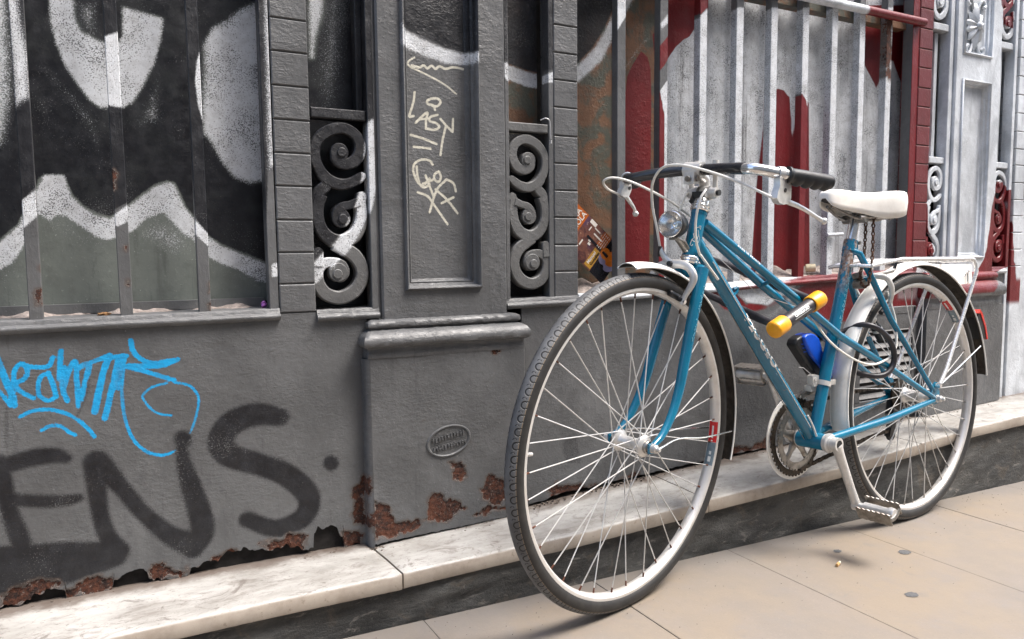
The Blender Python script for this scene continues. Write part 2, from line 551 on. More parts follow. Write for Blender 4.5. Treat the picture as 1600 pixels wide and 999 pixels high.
D = {'bars_left': [('P', 'd',
                [(-0.3541, 1.1466), (0.3336, 1.2513), (0.3215, 0.9136), (0.2826, 0.8971), (0.2701, 0.7111), (0.1689, 0.7636), (0.1474, 0.8101), (0.1437, 0.8384), (0.0797, 0.8542), (0.0335, 0.8324), (0.0099, 0.8183), (-0.0435, 0.8174),
                 (-0.104, 0.8553), (-0.1265, 0.8224), (-0.3829, 0.7231)],
                0.004, 1.0, 0),
               ('P', 'w', [(-0.1302, 1.1807), (-0.1114, 1.1836), (-0.1078, 1.1282), (-0.1001, 1.0728), (-0.1025, 1.0061), (-0.1152, 0.9987), (-0.1252, 0.9884), (-0.1246, 1.07)], 0.014, 0.8, 0),
               ('P', 'w', [(0.0071, 1.1174), (0.0147, 1.1215), (0.0438, 1.135), (0.0372, 1.0015), (0.0252, 1.0022), (0.0074, 1.0057)], 0.006, 1.0, 0),
               ('P', 'w', [(0.1719, 1.1238), (0.1832, 1.1389), (0.1759, 0.9671), (0.1698, 0.9807), (0.1615, 1.0186), (0.1583, 1.06), (0.1631, 1.0951)], 0.004, 1.0, 0),
               ('P', 'w', [(0.2867, 1.2442), (0.3154, 1.2486), (0.3031, 0.9128), (0.2827, 0.9008)], 0.012, 0.75, 0), ('P', 'w', [(-0.1303, 0.828), (-0.1028, 0.8513), (-0.1023, 0.809), (-0.1156, 0.7959), (-0.1287, 0.7828)], 0.005, 1.0, 0),
               ('P', 'w', [(0.0079, 0.8073), (0.0364, 0.8299), (0.035, 0.8008), (0.0208, 0.7921), (0.0072, 0.7937)], 0.005, 1.0, 0), ('P', 'w', [(0.145, 0.8074), (0.1727, 0.7736), (0.1718, 0.7519), (0.1438, 0.7807)], 0.004, 1.0, 0),
               ('P', 'w', [(0.2833, 0.7213), (0.3055, 0.7247), (0.3044, 0.6963), (0.2823, 0.6949)], 0.004, 1.0, 0),
               ('P', 'r2', [(0.0122, 0.8927), (0.0195, 0.8896), (0.0204, 0.8762), (0.0164, 0.8574), (0.0113, 0.8573), (0.0096, 0.8724)], 0.004, 1.0, 0),
               ('P', 'r2', [(-0.1107, 0.6827), (-0.1064, 0.6842), (-0.1042, 0.6742), (-0.1052, 0.656), (-0.1121, 0.6579)], 0.003, 1.0, 0),
               ('P', 'r2', [(-0.1043, 0.7222), (-0.1025, 0.7205), (-0.1027, 0.7155), (-0.1052, 0.7172)], 0.003, 1.0, 0), ('P', 'r2', [(0.0284, 0.6974), (0.0313, 0.6939), (0.0303, 0.6852), (0.028, 0.6887)], 0.003, 1.0, 0),
               ('P', 'r2', [(0.1666, 0.6867), (0.1693, 0.6848), (0.1687, 0.6721), (0.1658, 0.6685)], 0.003, 1.0, 0), ('P', 'r2', [(0.1642, 0.6467), (0.1684, 0.6484), (0.1679, 0.6356), (0.1638, 0.6376)], 0.003, 1.0, 0),
               ('P', 'r2', [(0.0286, 0.7527), (0.0312, 0.7554), (0.0309, 0.7485), (0.029, 0.7475)], 0.003, 1.0, 0)],
 'bars_right': [('P', 'w', [(1.1092, 1.3873), (1.1435, 1.3927), (1.1437, 1.3136), (1.1136, 1.2712), (1.1093, 1.3201)], 0.004, 1.0, 0), ('P', 'w', [(1.098, 1.2669), (1.115, 1.3097), (1.1149, 1.3882), (1.0979, 1.3855)], 0.02, 0.4, 0),
                ('P', 'w', [(1.2447, 1.3065), (1.272, 1.3359), (1.2722, 1.3078), (1.2478, 1.2882)], 0.006, 0.7, 0), ('P', 'r', [(1.2421, 1.2478), (1.2725, 1.2796), (1.273, 1.2254), (1.2608, 1.2052), (1.2425, 1.1879)], 0.004, 1.0, 0),
                ('P', 'w', [(1.2429, 1.1372), (1.2735, 1.1733), (1.2787, 0.5928), (1.2628, 0.5934), (1.2603, 1.0817)], 0.003, 1.0, 0), ('P', 'r', [(1.2428, 1.1514), (1.2603, 1.0817), (1.2644, 0.5934), (1.2313, 0.5948)], 0.003, 1.0, 0),
                ('P', 'r', [(1.3526, 1.4255), (1.4027, 1.4333), (1.4037, 1.3661), (1.3763, 1.3419), (1.354, 1.3161)], 0.004, 1.0, 0),
                ('P', 'w', [(1.354, 1.3233), (1.3763, 1.3419), (1.4037, 1.3661), (3.1381, 1.6105), (3.2478, 0.5088), (1.3635, 0.5891)], 0.006, 0.95, 0),
                ('P', 'r', [(1.7286, 1.1653), (1.7563, 1.1788), (1.7731, 1.1636), (1.7824, 1.1309), (1.7983, 0.6511), (1.7443, 0.6525)], 0.004, 1.0, 0),
                ('P', 'r2', [(2.1063, 1.4525), (2.1437, 1.4577), (2.1461, 1.3155), (2.1545, 1.2445), (2.1155, 1.2646)], 0.01, 0.8, 0), ('P', 'r', [(2.1826, 1.5343), (2.2898, 1.5506), (2.3431, 0.6373), (2.2301, 0.6402)], 0.006, 1.0, 0)],
 'board_right': [('P', 'k', [(1.046, 1.4026), (1.1734, 1.4226), (1.1645, 1.36), (1.1467, 1.3245), (1.129, 1.2916), (1.0997, 1.248), (1.0594, 1.2084), (1.0451, 1.1976)], 0.008, 1.0, 0),
                 ('P', 'w',
                  [(1.0451, 1.1976), (1.0594, 1.2084), (1.0997, 1.248), (1.129, 1.2916), (1.1467, 1.3245), (1.1675, 1.3698), (1.2035, 1.4273), (1.2342, 1.3986), (1.2098, 1.3616), (1.1916, 1.3305), (1.1676, 1.2917), (1.1438, 1.2532),
                   (1.1231, 1.2177), (1.0909, 1.1883), (1.0592, 1.1617), (1.0449, 1.1533)],
                  0.01, 0.8, 0),
                 ('P', 'r', [(1.2457, 1.2566), (1.2661, 1.2431), (1.2758, 1.2147), (1.2787, 1.1459), (1.2777, 0.8957), (1.2741, 0.7046), (1.1931, 0.7058), (1.1952, 1.1143), (1.2042, 1.1879), (1.2195, 1.2185)], 0.004, 1.0, 0),
                 ('S', 'w', [(1.1919, 1.2011), (1.2163, 1.2327), (1.2472, 1.2726), (1.2721, 1.2926)], 0.012, 0.5, 0.0113),
                 ('P', 'r',
                  [(1.2816, 1.3035), (1.3294, 1.3243), (1.3284, 1.4469), (1.4746, 1.4698), (1.4758, 1.394), (1.4455, 1.3519), (1.4071, 1.3092), (1.3888, 1.2994), (1.3625, 1.2788), (1.3398, 1.2488), (1.3303, 1.2253), (1.2917, 1.2163)],
                  0.006, 1.0, 0),
                 ('P', 'w', [(1.3382, 1.2461), (1.3625, 1.2775), (1.3888, 1.2982), (1.4087, 1.3094), (1.4758, 1.389), (1.4746, 1.4698), (3.293, 1.7549), (3.4183, 0.497), (1.3492, 0.5852), (1.3191, 0.5865), (1.3281, 1.1001)], 0.006, 0.97,
                  0),
                 ('P', 'r', [(1.7441, 1.2071), (1.7729, 1.2058), (1.7983, 1.189), (1.8045, 1.1229), (1.8101, 0.6489), (1.6489, 0.653), (1.682, 1.1139), (1.6923, 1.1826)], 0.005, 1.0, 0),
                 ('P', 'r', [(1.8232, 1.1999), (1.802, 1.0644), (1.8058, 0.649), (1.9015, 0.6466), (1.8795, 1.1756), (1.8571, 1.203)], 0.008, 1.0, 0),
                 ('P', 'r', [(2.1172, 1.4953), (2.195, 1.5064), (2.2042, 1.3175), (2.1794, 1.2447), (2.1253, 1.315)], 0.006, 1.0, 0),
                 ('P', 'r', [(2.195, 1.5064), (2.418, 1.538), (2.4767, 0.5372), (2.336, 0.5431), (2.303, 1.2668), (2.2602, 1.3415), (2.2033, 1.3353)], 0.008, 1.0, 0)],
 'dado_bottom': [(-0.3675, 0.1328), (-0.1948, 0.1322), (-0.1612, 0.1334), (-0.1496, 0.1377), (-0.1319, 0.1453), (-0.1027, 0.1457), (-0.1018, 0.1265), (-0.0801, 0.1238), (-0.027, 0.126), (-0.007, 0.1508), (0.0166, 0.1568), (0.0376, 0.1473),
                 (0.0454, 0.1294), (0.1019, 0.1271), (0.1127, 0.1412), (0.1475, 0.1467), (0.1939, 0.1566), (0.205, 0.1635), (0.2375, 0.1544), (0.2683, 0.1482), (0.3087, 0.1415), (0.3253, 0.1328), (0.3462, 0.1327), (0.3543, 0.1775),
                 (0.3849, 0.1746), (0.407, 0.1442), (0.4036, 0.124), (0.4283, 0.1233), (0.4519, 0.1172), (0.4816, 0.1156)],
 'dado_left': [('S', 'b', [(-0.178, 0.5795), (-0.1704, 0.5543), (-0.1629, 0.5261), (-0.1553, 0.5004), (-0.1538, 0.485)], 0.0025, 1, 0.011), ('S', 'b', [(-0.1771, 0.5164), (-0.1668, 0.4988), (-0.1585, 0.4841)], 0.0025, 1, 0.0069),
               ('S', 'b', [(-0.1563, 0.5227), (-0.1374, 0.5294), (-0.132, 0.5428), (-0.1383, 0.5559), (-0.1479, 0.5497), (-0.1522, 0.5334), (-0.1476, 0.5136), (-0.1344, 0.5011), (-0.1254, 0.4946)], 0.0025, 1, 0.0077),
               ('S', 'b', [(-0.136, 0.5543), (-0.1223, 0.549), (-0.1011, 0.5487), (-0.0931, 0.5636)], 0.0025, 1, 0.0078),
               ('S', 'b', [(-0.1018, 0.5361), (-0.1115, 0.5327), (-0.1169, 0.5191), (-0.1169, 0.4994), (-0.1044, 0.4883), (-0.0921, 0.4941)], 0.0025, 1, 0.0073),
               ('S', 'b', [(-0.1017, 0.5375), (-0.0957, 0.5172), (-0.0921, 0.4941)], 0.0025, 1, 0.0084), ('S', 'b', [(-0.0806, 0.574), (-0.0831, 0.5501), (-0.0852, 0.5247)], 0.0025, 1, 0.009),
               ('S', 'b', [(-0.0774, 0.544), (-0.0816, 0.5102), (-0.0756, 0.4853)], 0.0025, 1, 0.0091), ('S', 'b', [(-0.0792, 0.51), (-0.0704, 0.5377), (-0.0598, 0.554), (-0.0594, 0.5139), (-0.0591, 0.4735)], 0.0025, 1, 0.0085),
               ('S', 'b', [(-0.0555, 0.5422), (-0.0392, 0.5466), (-0.0471, 0.5127), (-0.0536, 0.4845)], 0.0025, 1, 0.0097), ('S', 'b', [(-0.0555, 0.5422), (-0.0378, 0.5494), (-0.0083, 0.5602)], 0.0025, 1, 0.008),
               ('S', 'b', [(-0.007, 0.5601), (-0.019, 0.5247), (-0.0348, 0.4608)], 0.0025, 1, 0.0116), ('S', 'b', [(0.0079, 0.5517), (-0.0048, 0.503), (-0.0191, 0.4473)], 0.0025, 1, 0.0105),
               ('S', 'b', [(-0.0021, 0.5568), (0.0211, 0.558)], 0.0025, 1, 0.0087), ('S', 'b', [(0.0159, 0.5569), (0.008, 0.5282), (0.0054, 0.502)], 0.0025, 1, 0.0128),
               ('S', 'b', [(0.0289, 0.5853), (0.032, 0.5675), (0.0443, 0.5504), (0.0651, 0.5413), (0.1059, 0.5451)], 0.0025, 1, 0.0089), ('S', 'b', [(0.1059, 0.5451), (0.0755, 0.5351), (0.0228, 0.5402)], 0.0025, 1, 0.0083),
               ('S', 'b', [(0.0176, 0.5392), (0.0485, 0.5278), (0.0747, 0.5166), (0.0973, 0.5071)], 0.0025, 1, 0.0083),
               ('S', 'b', [(0.0149, 0.5365), (0.0106, 0.5016), (0.0111, 0.4602), (0.0171, 0.4238), (0.0289, 0.3955), (0.0466, 0.3765), (0.0677, 0.3676), (0.0842, 0.3684), (0.0969, 0.3743)], 0.0025, 1, 0.006),
               ('S', 'b', [(0.0971, 0.5026), (0.1203, 0.4959), (0.1324, 0.484), (0.1388, 0.468), (0.1347, 0.4406), (0.1267, 0.4168), (0.1204, 0.4021)], 0.0025, 1, 0.0046),
               ('S', 'b', [(0.0848, 0.5022), (0.063, 0.4981), (0.0493, 0.489), (0.0436, 0.4806), (0.0495, 0.4665), (0.0609, 0.4518), (0.074, 0.4443), (0.0902, 0.4404)], 0.0025, 1, 0.0042),
               ('S', 'b', [(-0.1469, 0.4647), (-0.129, 0.4725), (-0.1053, 0.4728), (-0.0816, 0.4645), (-0.0627, 0.4508), (-0.0464, 0.4315), (-0.0371, 0.4158)], 0.0025, 1, 0.0068),
               ('S', 'b', [(-0.1167, 0.4372), (-0.102, 0.4439), (-0.0877, 0.4408), (-0.0762, 0.4293), (-0.0667, 0.4224)], 0.0025, 1, 0.0063),
               ('S', 'k', [(-0.2084, 0.3653), (-0.1712, 0.382), (-0.1336, 0.3902), (-0.1002, 0.3902), (-0.0822, 0.383)], 0.01, 0.9, [0.027, 0.0315, 0.0337, 0.0292, 0.018]),
               ('S', 'k', [(-0.1819, 0.3869), (-0.1781, 0.3584), (-0.1719, 0.3066), (-0.157, 0.2412)], 0.01, 0.9, [0.0336, 0.0313, 0.0291, 0.0336]),
               ('S', 'k', [(-0.179, 0.327), (-0.1517, 0.318), (-0.1143, 0.3094), (-0.0853, 0.3068), (-0.0664, 0.3084)], 0.01, 0.9, [0.0274, 0.0251, 0.0251, 0.0228, 0.016]),
               ('S', 'k', [(-0.1984, 0.2289), (-0.1526, 0.2196), (-0.0953, 0.2102), (-0.0459, 0.2002), (-0.0192, 0.1996)], 0.01, 0.9, [0.0348, 0.0418, 0.0464, 0.0488, 0.0511]),
               ('S', 'k', [(-0.2008, 0.1874), (-0.1356, 0.1835), (-0.0769, 0.1851), (-0.0175, 0.192)], 0.01, 0.9, [0.0697, 0.0651, 0.0581, 0.0465]),
               ('S', 'k', [(-0.0382, 0.3698), (-0.0388, 0.3369), (-0.0358, 0.2771), (-0.0259, 0.2298), (-0.0089, 0.1975)], 0.01, 0.9, [0.0426, 0.0355, 0.0307, 0.0331, 0.0402]),
               ('S', 'k', [(-0.0352, 0.3694), (-0.0027, 0.3218), (0.0324, 0.2652), (0.0735, 0.2158), (0.1103, 0.1886)], 0.01, 0.9, [0.0436, 0.0315, 0.0315, 0.0363, 0.0484]),
               ('S', 'k', [(0.1053, 0.379), (0.1073, 0.3491), (0.1176, 0.3028), (0.1311, 0.2479), (0.1339, 0.2069), (0.1167, 0.1798)], 0.01, 0.9, [0.0224, 0.0274, 0.0398, 0.0448, 0.0473, 0.0423]),
               ('S', 'k', [(0.1071, 0.3948), (0.1091, 0.3909)], 0.01, 0.9, [0.0318, 0.0318]),
               ('S', 'k', [(0.2881, 0.4149), (0.2418, 0.4252), (0.1959, 0.4127), (0.1747, 0.38), (0.191, 0.3499), (0.244, 0.3245), (0.2988, 0.2928), (0.3382, 0.2439), (0.3264, 0.2029), (0.2723, 0.1887), (0.2167, 0.2173)], 0.01, 0.9,
                [0.0388, 0.0491, 0.0517, 0.0517, 0.0491, 0.0466, 0.0491, 0.0491, 0.0466, 0.0388, 0.0336]),
               ('S', 'k', [(0.3851, 0.3083), (0.3877, 0.3052)], 0.01, 0.9, [0.0324, 0.0324]), ('S', 'k', [(-0.0405, 0.5208), (-0.044, 0.5009), (-0.0514, 0.4785), (-0.0624, 0.4566)], 0.006, 0.6, 0.008),
               ('P', 'k', [(0.4239, 0.5234), (0.4577, 0.4667), (0.453, 0.3027), (0.425, 0.334), (0.3676, 0.4219)], 0.05, 0.3, 0),
               ('P', 'r2', [(0.4286, 0.2267), (0.4493, 0.2667), (0.4582, 0.2741), (0.464, 0.2471), (0.4614, 0.1556), (0.4484, 0.1623), (0.4315, 0.1785), (0.4232, 0.1887), (0.4324, 0.2088)], 0.004, 0.8, 0),
               ('P', 'r2', [(0.4051, 0.1574), (0.4351, 0.1539), (0.4523, 0.1441), (0.4537, 0.1174), (0.434, 0.1169), (0.404, 0.1207)], 0.004, 0.8, 0),
               ('P', 'r2', [(-0.0998, 0.145), (-0.0725, 0.1531), (-0.0299, 0.1509), (-0.0115, 0.1432), (-0.0248, 0.1279), (-0.0557, 0.1277), (-0.1007, 0.1274)], 0.004, 0.8, 0),
               ('P', 'r2', [(0.0437, 0.1609), (0.0666, 0.1598), (0.1024, 0.1371), (0.0983, 0.1227), (0.0455, 0.1306)], 0.004, 0.8, 0),
               ('P', 'r2', [(0.1027, 0.1446), (0.1476, 0.1486), (0.1975, 0.1558), (0.2007, 0.1474), (0.147, 0.1352), (0.1056, 0.1326)], 0.004, 0.8, 0),
               ('P', 'r2', [(0.2414, 0.1589), (0.2865, 0.162), (0.3327, 0.1591), (0.3323, 0.145), (0.2556, 0.1401)], 0.004, 0.8, 0),
               ('P', 'r2', [(0.2356, 0.1646), (0.2783, 0.1625), (0.3344, 0.1622), (0.3252, 0.1301), (0.2696, 0.1413)], 0.004, 0.8, 0),
               ('P', 'r2', [(-0.1934, 0.156), (-0.1762, 0.1658), (-0.1419, 0.1721), (-0.1023, 0.1527), (-0.123, 0.1485), (-0.161, 0.1363), (-0.195, 0.1288)], 0.004, 0.8, 0)],
 'dado_right': [('P', 'r',
                 [(1.268, 0.6852), (1.3989, 0.6569), (1.5147, 0.6328), (1.8738, 0.6407), (2.5366, 0.6703), (2.5439, 0.5616), (2.2705, 0.5307), (1.9928, 0.5142), (1.8778, 0.5298), (1.7395, 0.6203), (1.7013, 0.594), (1.6382, 0.571),
                  (1.5401, 0.5611), (1.4689, 0.5733), (1.4106, 0.6309), (1.3111, 0.6425)],
                 0.012, 1.0, 0),
                ('S', 'w', [(1.3884, 0.606), (1.4692, 0.5558), (1.5647, 0.5421), (1.6512, 0.5541), (1.7143, 0.5898), (1.7603, 0.6289)], 0.03, 0.6, 0.0251),
                ('S', 'w', [(1.7668, 0.5915), (1.8785, 0.5106), (2.0535, 0.4811)], 0.04, 0.45, 0.0309), ('P', 'w', [(1.5145, 0.6434), (1.765, 0.6473), (1.7393, 0.6258), (1.6379, 0.5819), (1.5515, 0.5926), (1.515, 0.6188)], 0.012, 0.9, 0),
                ('P', 'w', [(2.1846, 0.6363), (2.3632, 0.6525), (2.3796, 0.3766), (2.3353, 0.38), (2.2857, 0.5508), (2.1888, 0.5549)], 0.03, 0.5, 0),
                ('P', 'k', [(0.9494, 0.2761), (0.9609, 0.2905), (0.9818, 0.2979), (0.9934, 0.2884), (1.0003, 0.2695), (1.0049, 0.2408), (1.0084, 0.2161), (0.9651, 0.2203), (0.9515, 0.2481)], 0.004, 0.46, 0),
                ('P', 'k', [(1.4226, 0.5875), (1.59, 0.5083), (1.7213, 0.351), (1.7263, 0.18), (1.4756, 0.1942), (1.4144, 0.3791)], 0.08, 0.46, 0),
                ('S', 'k', [(1.1362, 0.3882), (1.1559, 0.493), (1.2169, 0.5385), (1.3121, 0.5449)], 0.04, 0.45, 0.043),
                ('S', 'k', [(2.8749, 0.4096), (2.8837, 0.451), (2.9111, 0.4191), (2.9328, 0.4577), (2.969, 0.4274)], 0.004, 0.8, 0.0071),
                ('P', 'r2', [(0.9077, 0.1673), (0.9351, 0.1837), (0.9905, 0.1654), (1.0574, 0.1516), (1.1267, 0.1607), (1.1879, 0.1683), (1.1879, 0.1564), (1.1066, 0.1521), (0.9904, 0.1379), (0.9166, 0.1389)], 0.006, 0.8, 0),
                ('P', 'r2', [(1.4781, 0.1848), (1.6225, 0.1896), (1.6578, 0.2076), (1.6664, 0.1726), (1.4999, 0.1674)], 0.006, 0.8, 0),
                ('P', 'r', [(2.8634, 0.5494), (2.8254, 0.6195), (2.7946, 0.7558), (3.0856, 0.7552), (3.1124, 0.4674), (2.9356, 0.5232)], 0.01, 1.0, 0)],
 'jA': [0.6804, 0.7427, 0.8067, 0.8729, 0.9372, 1.0014, 1.0661, 1.1311, 1.1934],
 'jB': [0.6923, 0.7557, 0.8205, 0.8837, 0.9465, 1.0105, 1.0759, 1.1384, 1.2005, 1.2632],
 'jC': [0.7061, 0.766, 0.827, 0.8863, 0.948, 1.0089, 1.0672, 1.1281, 1.1874, 1.2464, 1.3082, 1.3667, 1.4292, 1.4906],
 'jD': [0.6736, 0.7329, 0.7932, 0.8521, 0.9088, 0.9684, 1.0298, 1.0864, 1.1472],
 'pane_left': [('P', 'k',
                [(-0.393, 1.2062), (0.327, 1.3272), (0.3027, 0.6678), (0.2924, 0.7207), (0.2368, 0.7448), (0.2009, 0.7604), (0.1764, 0.7757), (0.15, 0.8169), (0.137, 0.8353), (0.1278, 0.861), (0.1201, 0.8791), (0.1084, 0.8824),
                 (0.0879, 0.8744), (0.0638, 0.8555), (0.0364, 0.8296), (0.0083, 0.8112), (-0.015, 0.8179), (-0.036, 0.8317), (-0.0533, 0.8522), (-0.064, 0.8796), (-0.1012, 0.8782), (-0.1067, 0.8575), (-0.1363, 0.7956), (-0.1664, 0.7683),
                 (-0.2781, 0.7207), (-0.4264, 0.7235)],
                0.007, 1.0, 0),
               ('P', 'w',
                [(-0.0681, 1.2147), (-0.0338, 1.2199), (-0.0322, 1.1664), (-0.0228, 1.144), (0.0072, 1.1306), (0.032, 1.1267), (0.0454, 1.1422), (0.0481, 1.1979), (0.0671, 1.1936), (0.114, 1.186), (0.109, 1.15), (0.0952, 1.1022),
                 (0.0734, 1.0575), (0.0558, 1.0276), (0.0392, 1.0156), (0.0012, 1.0125), (-0.0137, 1.0252), (-0.0335, 1.0543), (-0.0501, 1.0832), (-0.0615, 1.119), (-0.0682, 1.1583)],
                0.009, 1.0, 0),
               ('P', 'w',
                [(0.1859, 1.1448), (0.2042, 1.1799), (0.2333, 1.1983), (0.2596, 1.224), (0.2857, 1.2389), (0.3119, 1.2426), (0.2993, 0.9058), (0.295, 0.892), (0.2609, 0.885), (0.2318, 0.8954), (0.2078, 0.9284), (0.1948, 0.9576),
                 (0.178, 0.9789)],
                0.014, 1.0, 0),
               ('P', 'w', [(-0.2228, 1.1911), (-0.1314, 1.205), (-0.1345, 1.028), (-0.1505, 0.9473), (-0.1569, 0.9336), (-0.2397, 0.9159)], 0.02, 0.75, 0),
               ('P', 'w',
                [(-0.249, 0.7651), (-0.1666, 0.7649), (-0.1363, 0.7956), (-0.1067, 0.8575), (-0.0934, 0.8853), (-0.0636, 0.8865), (-0.0535, 0.8487), (-0.0362, 0.8281), (-0.0152, 0.8144), (0.0081, 0.8076), (0.0364, 0.8296), (0.0636, 0.8519),
                 (0.0877, 0.8707), (0.1082, 0.8787), (0.1199, 0.8755), (0.1292, 0.8536), (0.1368, 0.8315), (0.1499, 0.8131), (0.1764, 0.7757), (0.2007, 0.7566), (0.2366, 0.7409), (0.2922, 0.7168), (0.2928, 0.6811), (0.2682, 0.6857),
                 (0.2317, 0.71), (0.1993, 0.7221), (0.1748, 0.7377), (0.148, 0.7719), (0.1345, 0.7793), (0.1149, 0.8015), (0.0987, 0.8198), (0.0681, 0.8083), (0.0441, 0.7863), (0.0273, 0.7754), (0.0014, 0.77), (-0.0172, 0.7753),
                 (-0.0381, 0.7929), (-0.0645, 0.8137), (-0.0764, 0.8152), (-0.0904, 0.8046), (-0.1003, 0.8131), (-0.1075, 0.8165), (-0.1359, 0.7512), (-0.1517, 0.7274), (-0.1694, 0.7175), (-0.2518, 0.719)],
                0.007, 1.0, 0),
               ('P', 'w', [(-0.0319, 1.2001), (0.011, 1.2063), (0.0075, 1.1375), (-0.0168, 1.1413), (-0.0306, 1.1666)], 0.02, 0.42, 0),
               ('P', 'w', [(-0.0972, 1.0815), (-0.0511, 1.0083), (-0.0035, 0.9214), (0.0001, 0.9916), (-0.0344, 1.0371), (-0.0769, 1.0803)], 0.02, 0.36, 0),
               ('P', 'w', [(0.0792, 1.0402), (0.1043, 1.0854), (0.1065, 0.9886), (0.0568, 0.9816)], 0.02, 0.42, 0), ('P', 'w', [(0.052, 1.2123), (0.1136, 1.2142), (0.1092, 1.1889), (0.0672, 1.1971)], 0.02, 0.3, 0),
               ('P', 'k', [(0.068, 0.8047), (0.0986, 0.8179), (0.1148, 0.7997), (0.1338, 0.7644), (0.112, 0.7384), (0.0792, 0.7608)], 0.02, 0.42, 0),
               ('P', 'w', [(-0.102, 0.8097), (-0.0631, 0.8102), (-0.0415, 0.7859), (0.0012, 0.7646), (0.0005, 0.7503), (-0.0397, 0.7612), (-0.0784, 0.7787), (-0.1019, 0.7855)], 0.03, 0.4, 0),
               ('P', 'w', [(0.0406, 0.7827), (0.0747, 0.8066), (0.1053, 0.8162), (0.1351, 0.7943), (0.1479, 0.7681), (0.1469, 0.7455), (0.1219, 0.7308), (0.095, 0.7385), (0.0694, 0.7645), (0.043, 0.7645)], 0.03, 0.44, 0),
               ('P', 'w', [(0.178, 0.7301), (0.217, 0.7102), (0.2906, 0.6732), (0.29, 0.6573), (0.2343, 0.6827), (0.1806, 0.7071)], 0.03, 0.36, 0),
               ('P', 'w', [(-0.1696, 0.7141), (-0.149, 0.7239), (-0.1398, 0.7341), (-0.1381, 0.7134), (-0.1594, 0.6934), (-0.1711, 0.6869)], 0.03, 0.4, 0),
               ('P', 'k', [(0.2704, 1.2218), (0.3041, 1.234), (0.3, 1.1243), (0.2823, 1.1487)], 0.03, 0.4, 0), ('P', 'k', [(0.1909, 1.1162), (0.2336, 1.1171), (0.2504, 1.0853), (0.1964, 1.0801)], 0.03, 0.36, 0)],
 'pilaster_left': [('P', 'k', [(0.5769, 1.3423), (0.5719, 1.2644), (0.5705, 1.2076), (0.6171, 1.1931), (0.6674, 1.1783), (0.7098, 1.1727), (0.7485, 1.1707), (0.7476, 1.2645), (0.7358, 1.2883), (0.7391, 1.3696)], 0.008, 0.95, 0),
                   ('P', 'w', [(0.5574, 1.21), (0.5705, 1.2076), (0.6171, 1.1931), (0.6674, 1.1783), (0.7098, 1.174), (0.7485, 1.1707), (0.7457, 1.151), (0.7094, 1.1493), (0.6668, 1.1489), (0.6163, 1.16), (0.5697, 1.173), (0.5563, 1.1653)],
                    0.009, 0.95, 0),
                   ('S', 'w', [(0.566, 1.203), (0.5645, 1.1419), (0.5646, 1.0929)], 0.02, 0.55, 0.0092),
                   ('S', 'c', [(0.5959, 1.1535), (0.5845, 1.1461), (0.5799, 1.1395), (0.5864, 1.132), (0.602, 1.1274), (0.6382, 1.1145), (0.6659, 1.1025), (0.6915, 1.0858)], 0.0012, 0.9, 0.004),
                   ('S', 'c', [(0.5888, 1.1363), (0.6067, 1.1341), (0.6159, 1.1392), (0.6249, 1.134), (0.6342, 1.1404), (0.6432, 1.1347), (0.6526, 1.1411), (0.6665, 1.1371), (0.6855, 1.1425), (0.7092, 1.1408)], 0.0012, 0.9, 0.0054),
                   ('S', 'c', [(0.5942, 1.0812), (0.5915, 1.0623), (0.5843, 1.041), (0.5809, 1.0291), (0.5908, 1.0311)], 0.0012, 0.9, 0.0053),
                   ('S', 'c', [(0.6405, 1.0476), (0.6361, 1.0569), (0.6242, 1.0588), (0.6225, 1.065), (0.6327, 1.0709), (0.6466, 1.0721), (0.6534, 1.0655), (0.6463, 1.0565), (0.6347, 1.0555)], 0.0012, 0.9, 0.0054),
                   ('S', 'c', [(0.595, 1.0169), (0.6136, 1.035), (0.6228, 1.0399), (0.6188, 1.0228), (0.6184, 1.006)], 0.0012, 0.9, 0.0054), ('S', 'c', [(0.6042, 1.0251), (0.6272, 1.0285)], 0.0012, 0.9, 0.0047),
                   ('S', 'c', [(0.6459, 1.0375), (0.6295, 1.032), (0.6271, 1.0234), (0.6409, 1.0202), (0.65, 1.0124), (0.6382, 1.0052), (0.6221, 1.0062)], 0.0012, 0.9, 0.0054),
                   ('S', 'c', [(0.6527, 1.0295), (0.6642, 1.0176), (0.6805, 1.0038)], 0.0012, 0.9, 0.0055), ('S', 'c', [(0.6824, 1.0317), (0.6809, 1.0038)], 0.0012, 0.9, 0.0055),
                   ('S', 'c', [(0.6651, 1.0156), (0.6564, 0.983), (0.6511, 0.952)], 0.0012, 0.9, 0.0055), ('S', 'c', [(0.5831, 0.991), (0.6124, 0.9846), (0.6422, 0.975)], 0.0012, 0.9, 0.0054),
                   ('S', 'c', [(0.5893, 0.9664), (0.6281, 0.9644)], 0.0012, 0.9, 0.0054),
                   ('S', 'c', [(0.632, 0.9306), (0.6252, 0.9388), (0.6069, 0.94), (0.5907, 0.9308), (0.5872, 0.9159), (0.5945, 0.8951), (0.6102, 0.8809), (0.6241, 0.8877)], 0.0012, 0.9, 0.0054),
                   ('S', 'c', [(0.5951, 0.9247), (0.5969, 0.9037), (0.6056, 0.8828), (0.6244, 0.9005)], 0.0012, 0.9, 0.0054), ('S', 'c', [(0.6153, 0.9065), (0.6241, 0.8835), (0.6338, 0.8602)], 0.0012, 0.9, 0.0055),
                   ('S', 'c', [(0.608, 0.888), (0.6313, 0.8974)], 0.0012, 0.9, 0.0055), ('S', 'c', [(0.6457, 0.9163), (0.6362, 0.9095), (0.636, 0.8988), (0.6452, 0.8936), (0.6511, 0.9037), (0.648, 0.9143)], 0.0012, 0.9, 0.0055),
                   ('S', 'c', [(0.6642, 0.8999), (0.6807, 0.8918), (0.6862, 0.8747)], 0.0012, 0.9, 0.0055), ('S', 'c', [(0.6642, 0.8999), (0.6402, 0.8754), (0.6229, 0.8278)], 0.0012, 0.9, 0.0055),
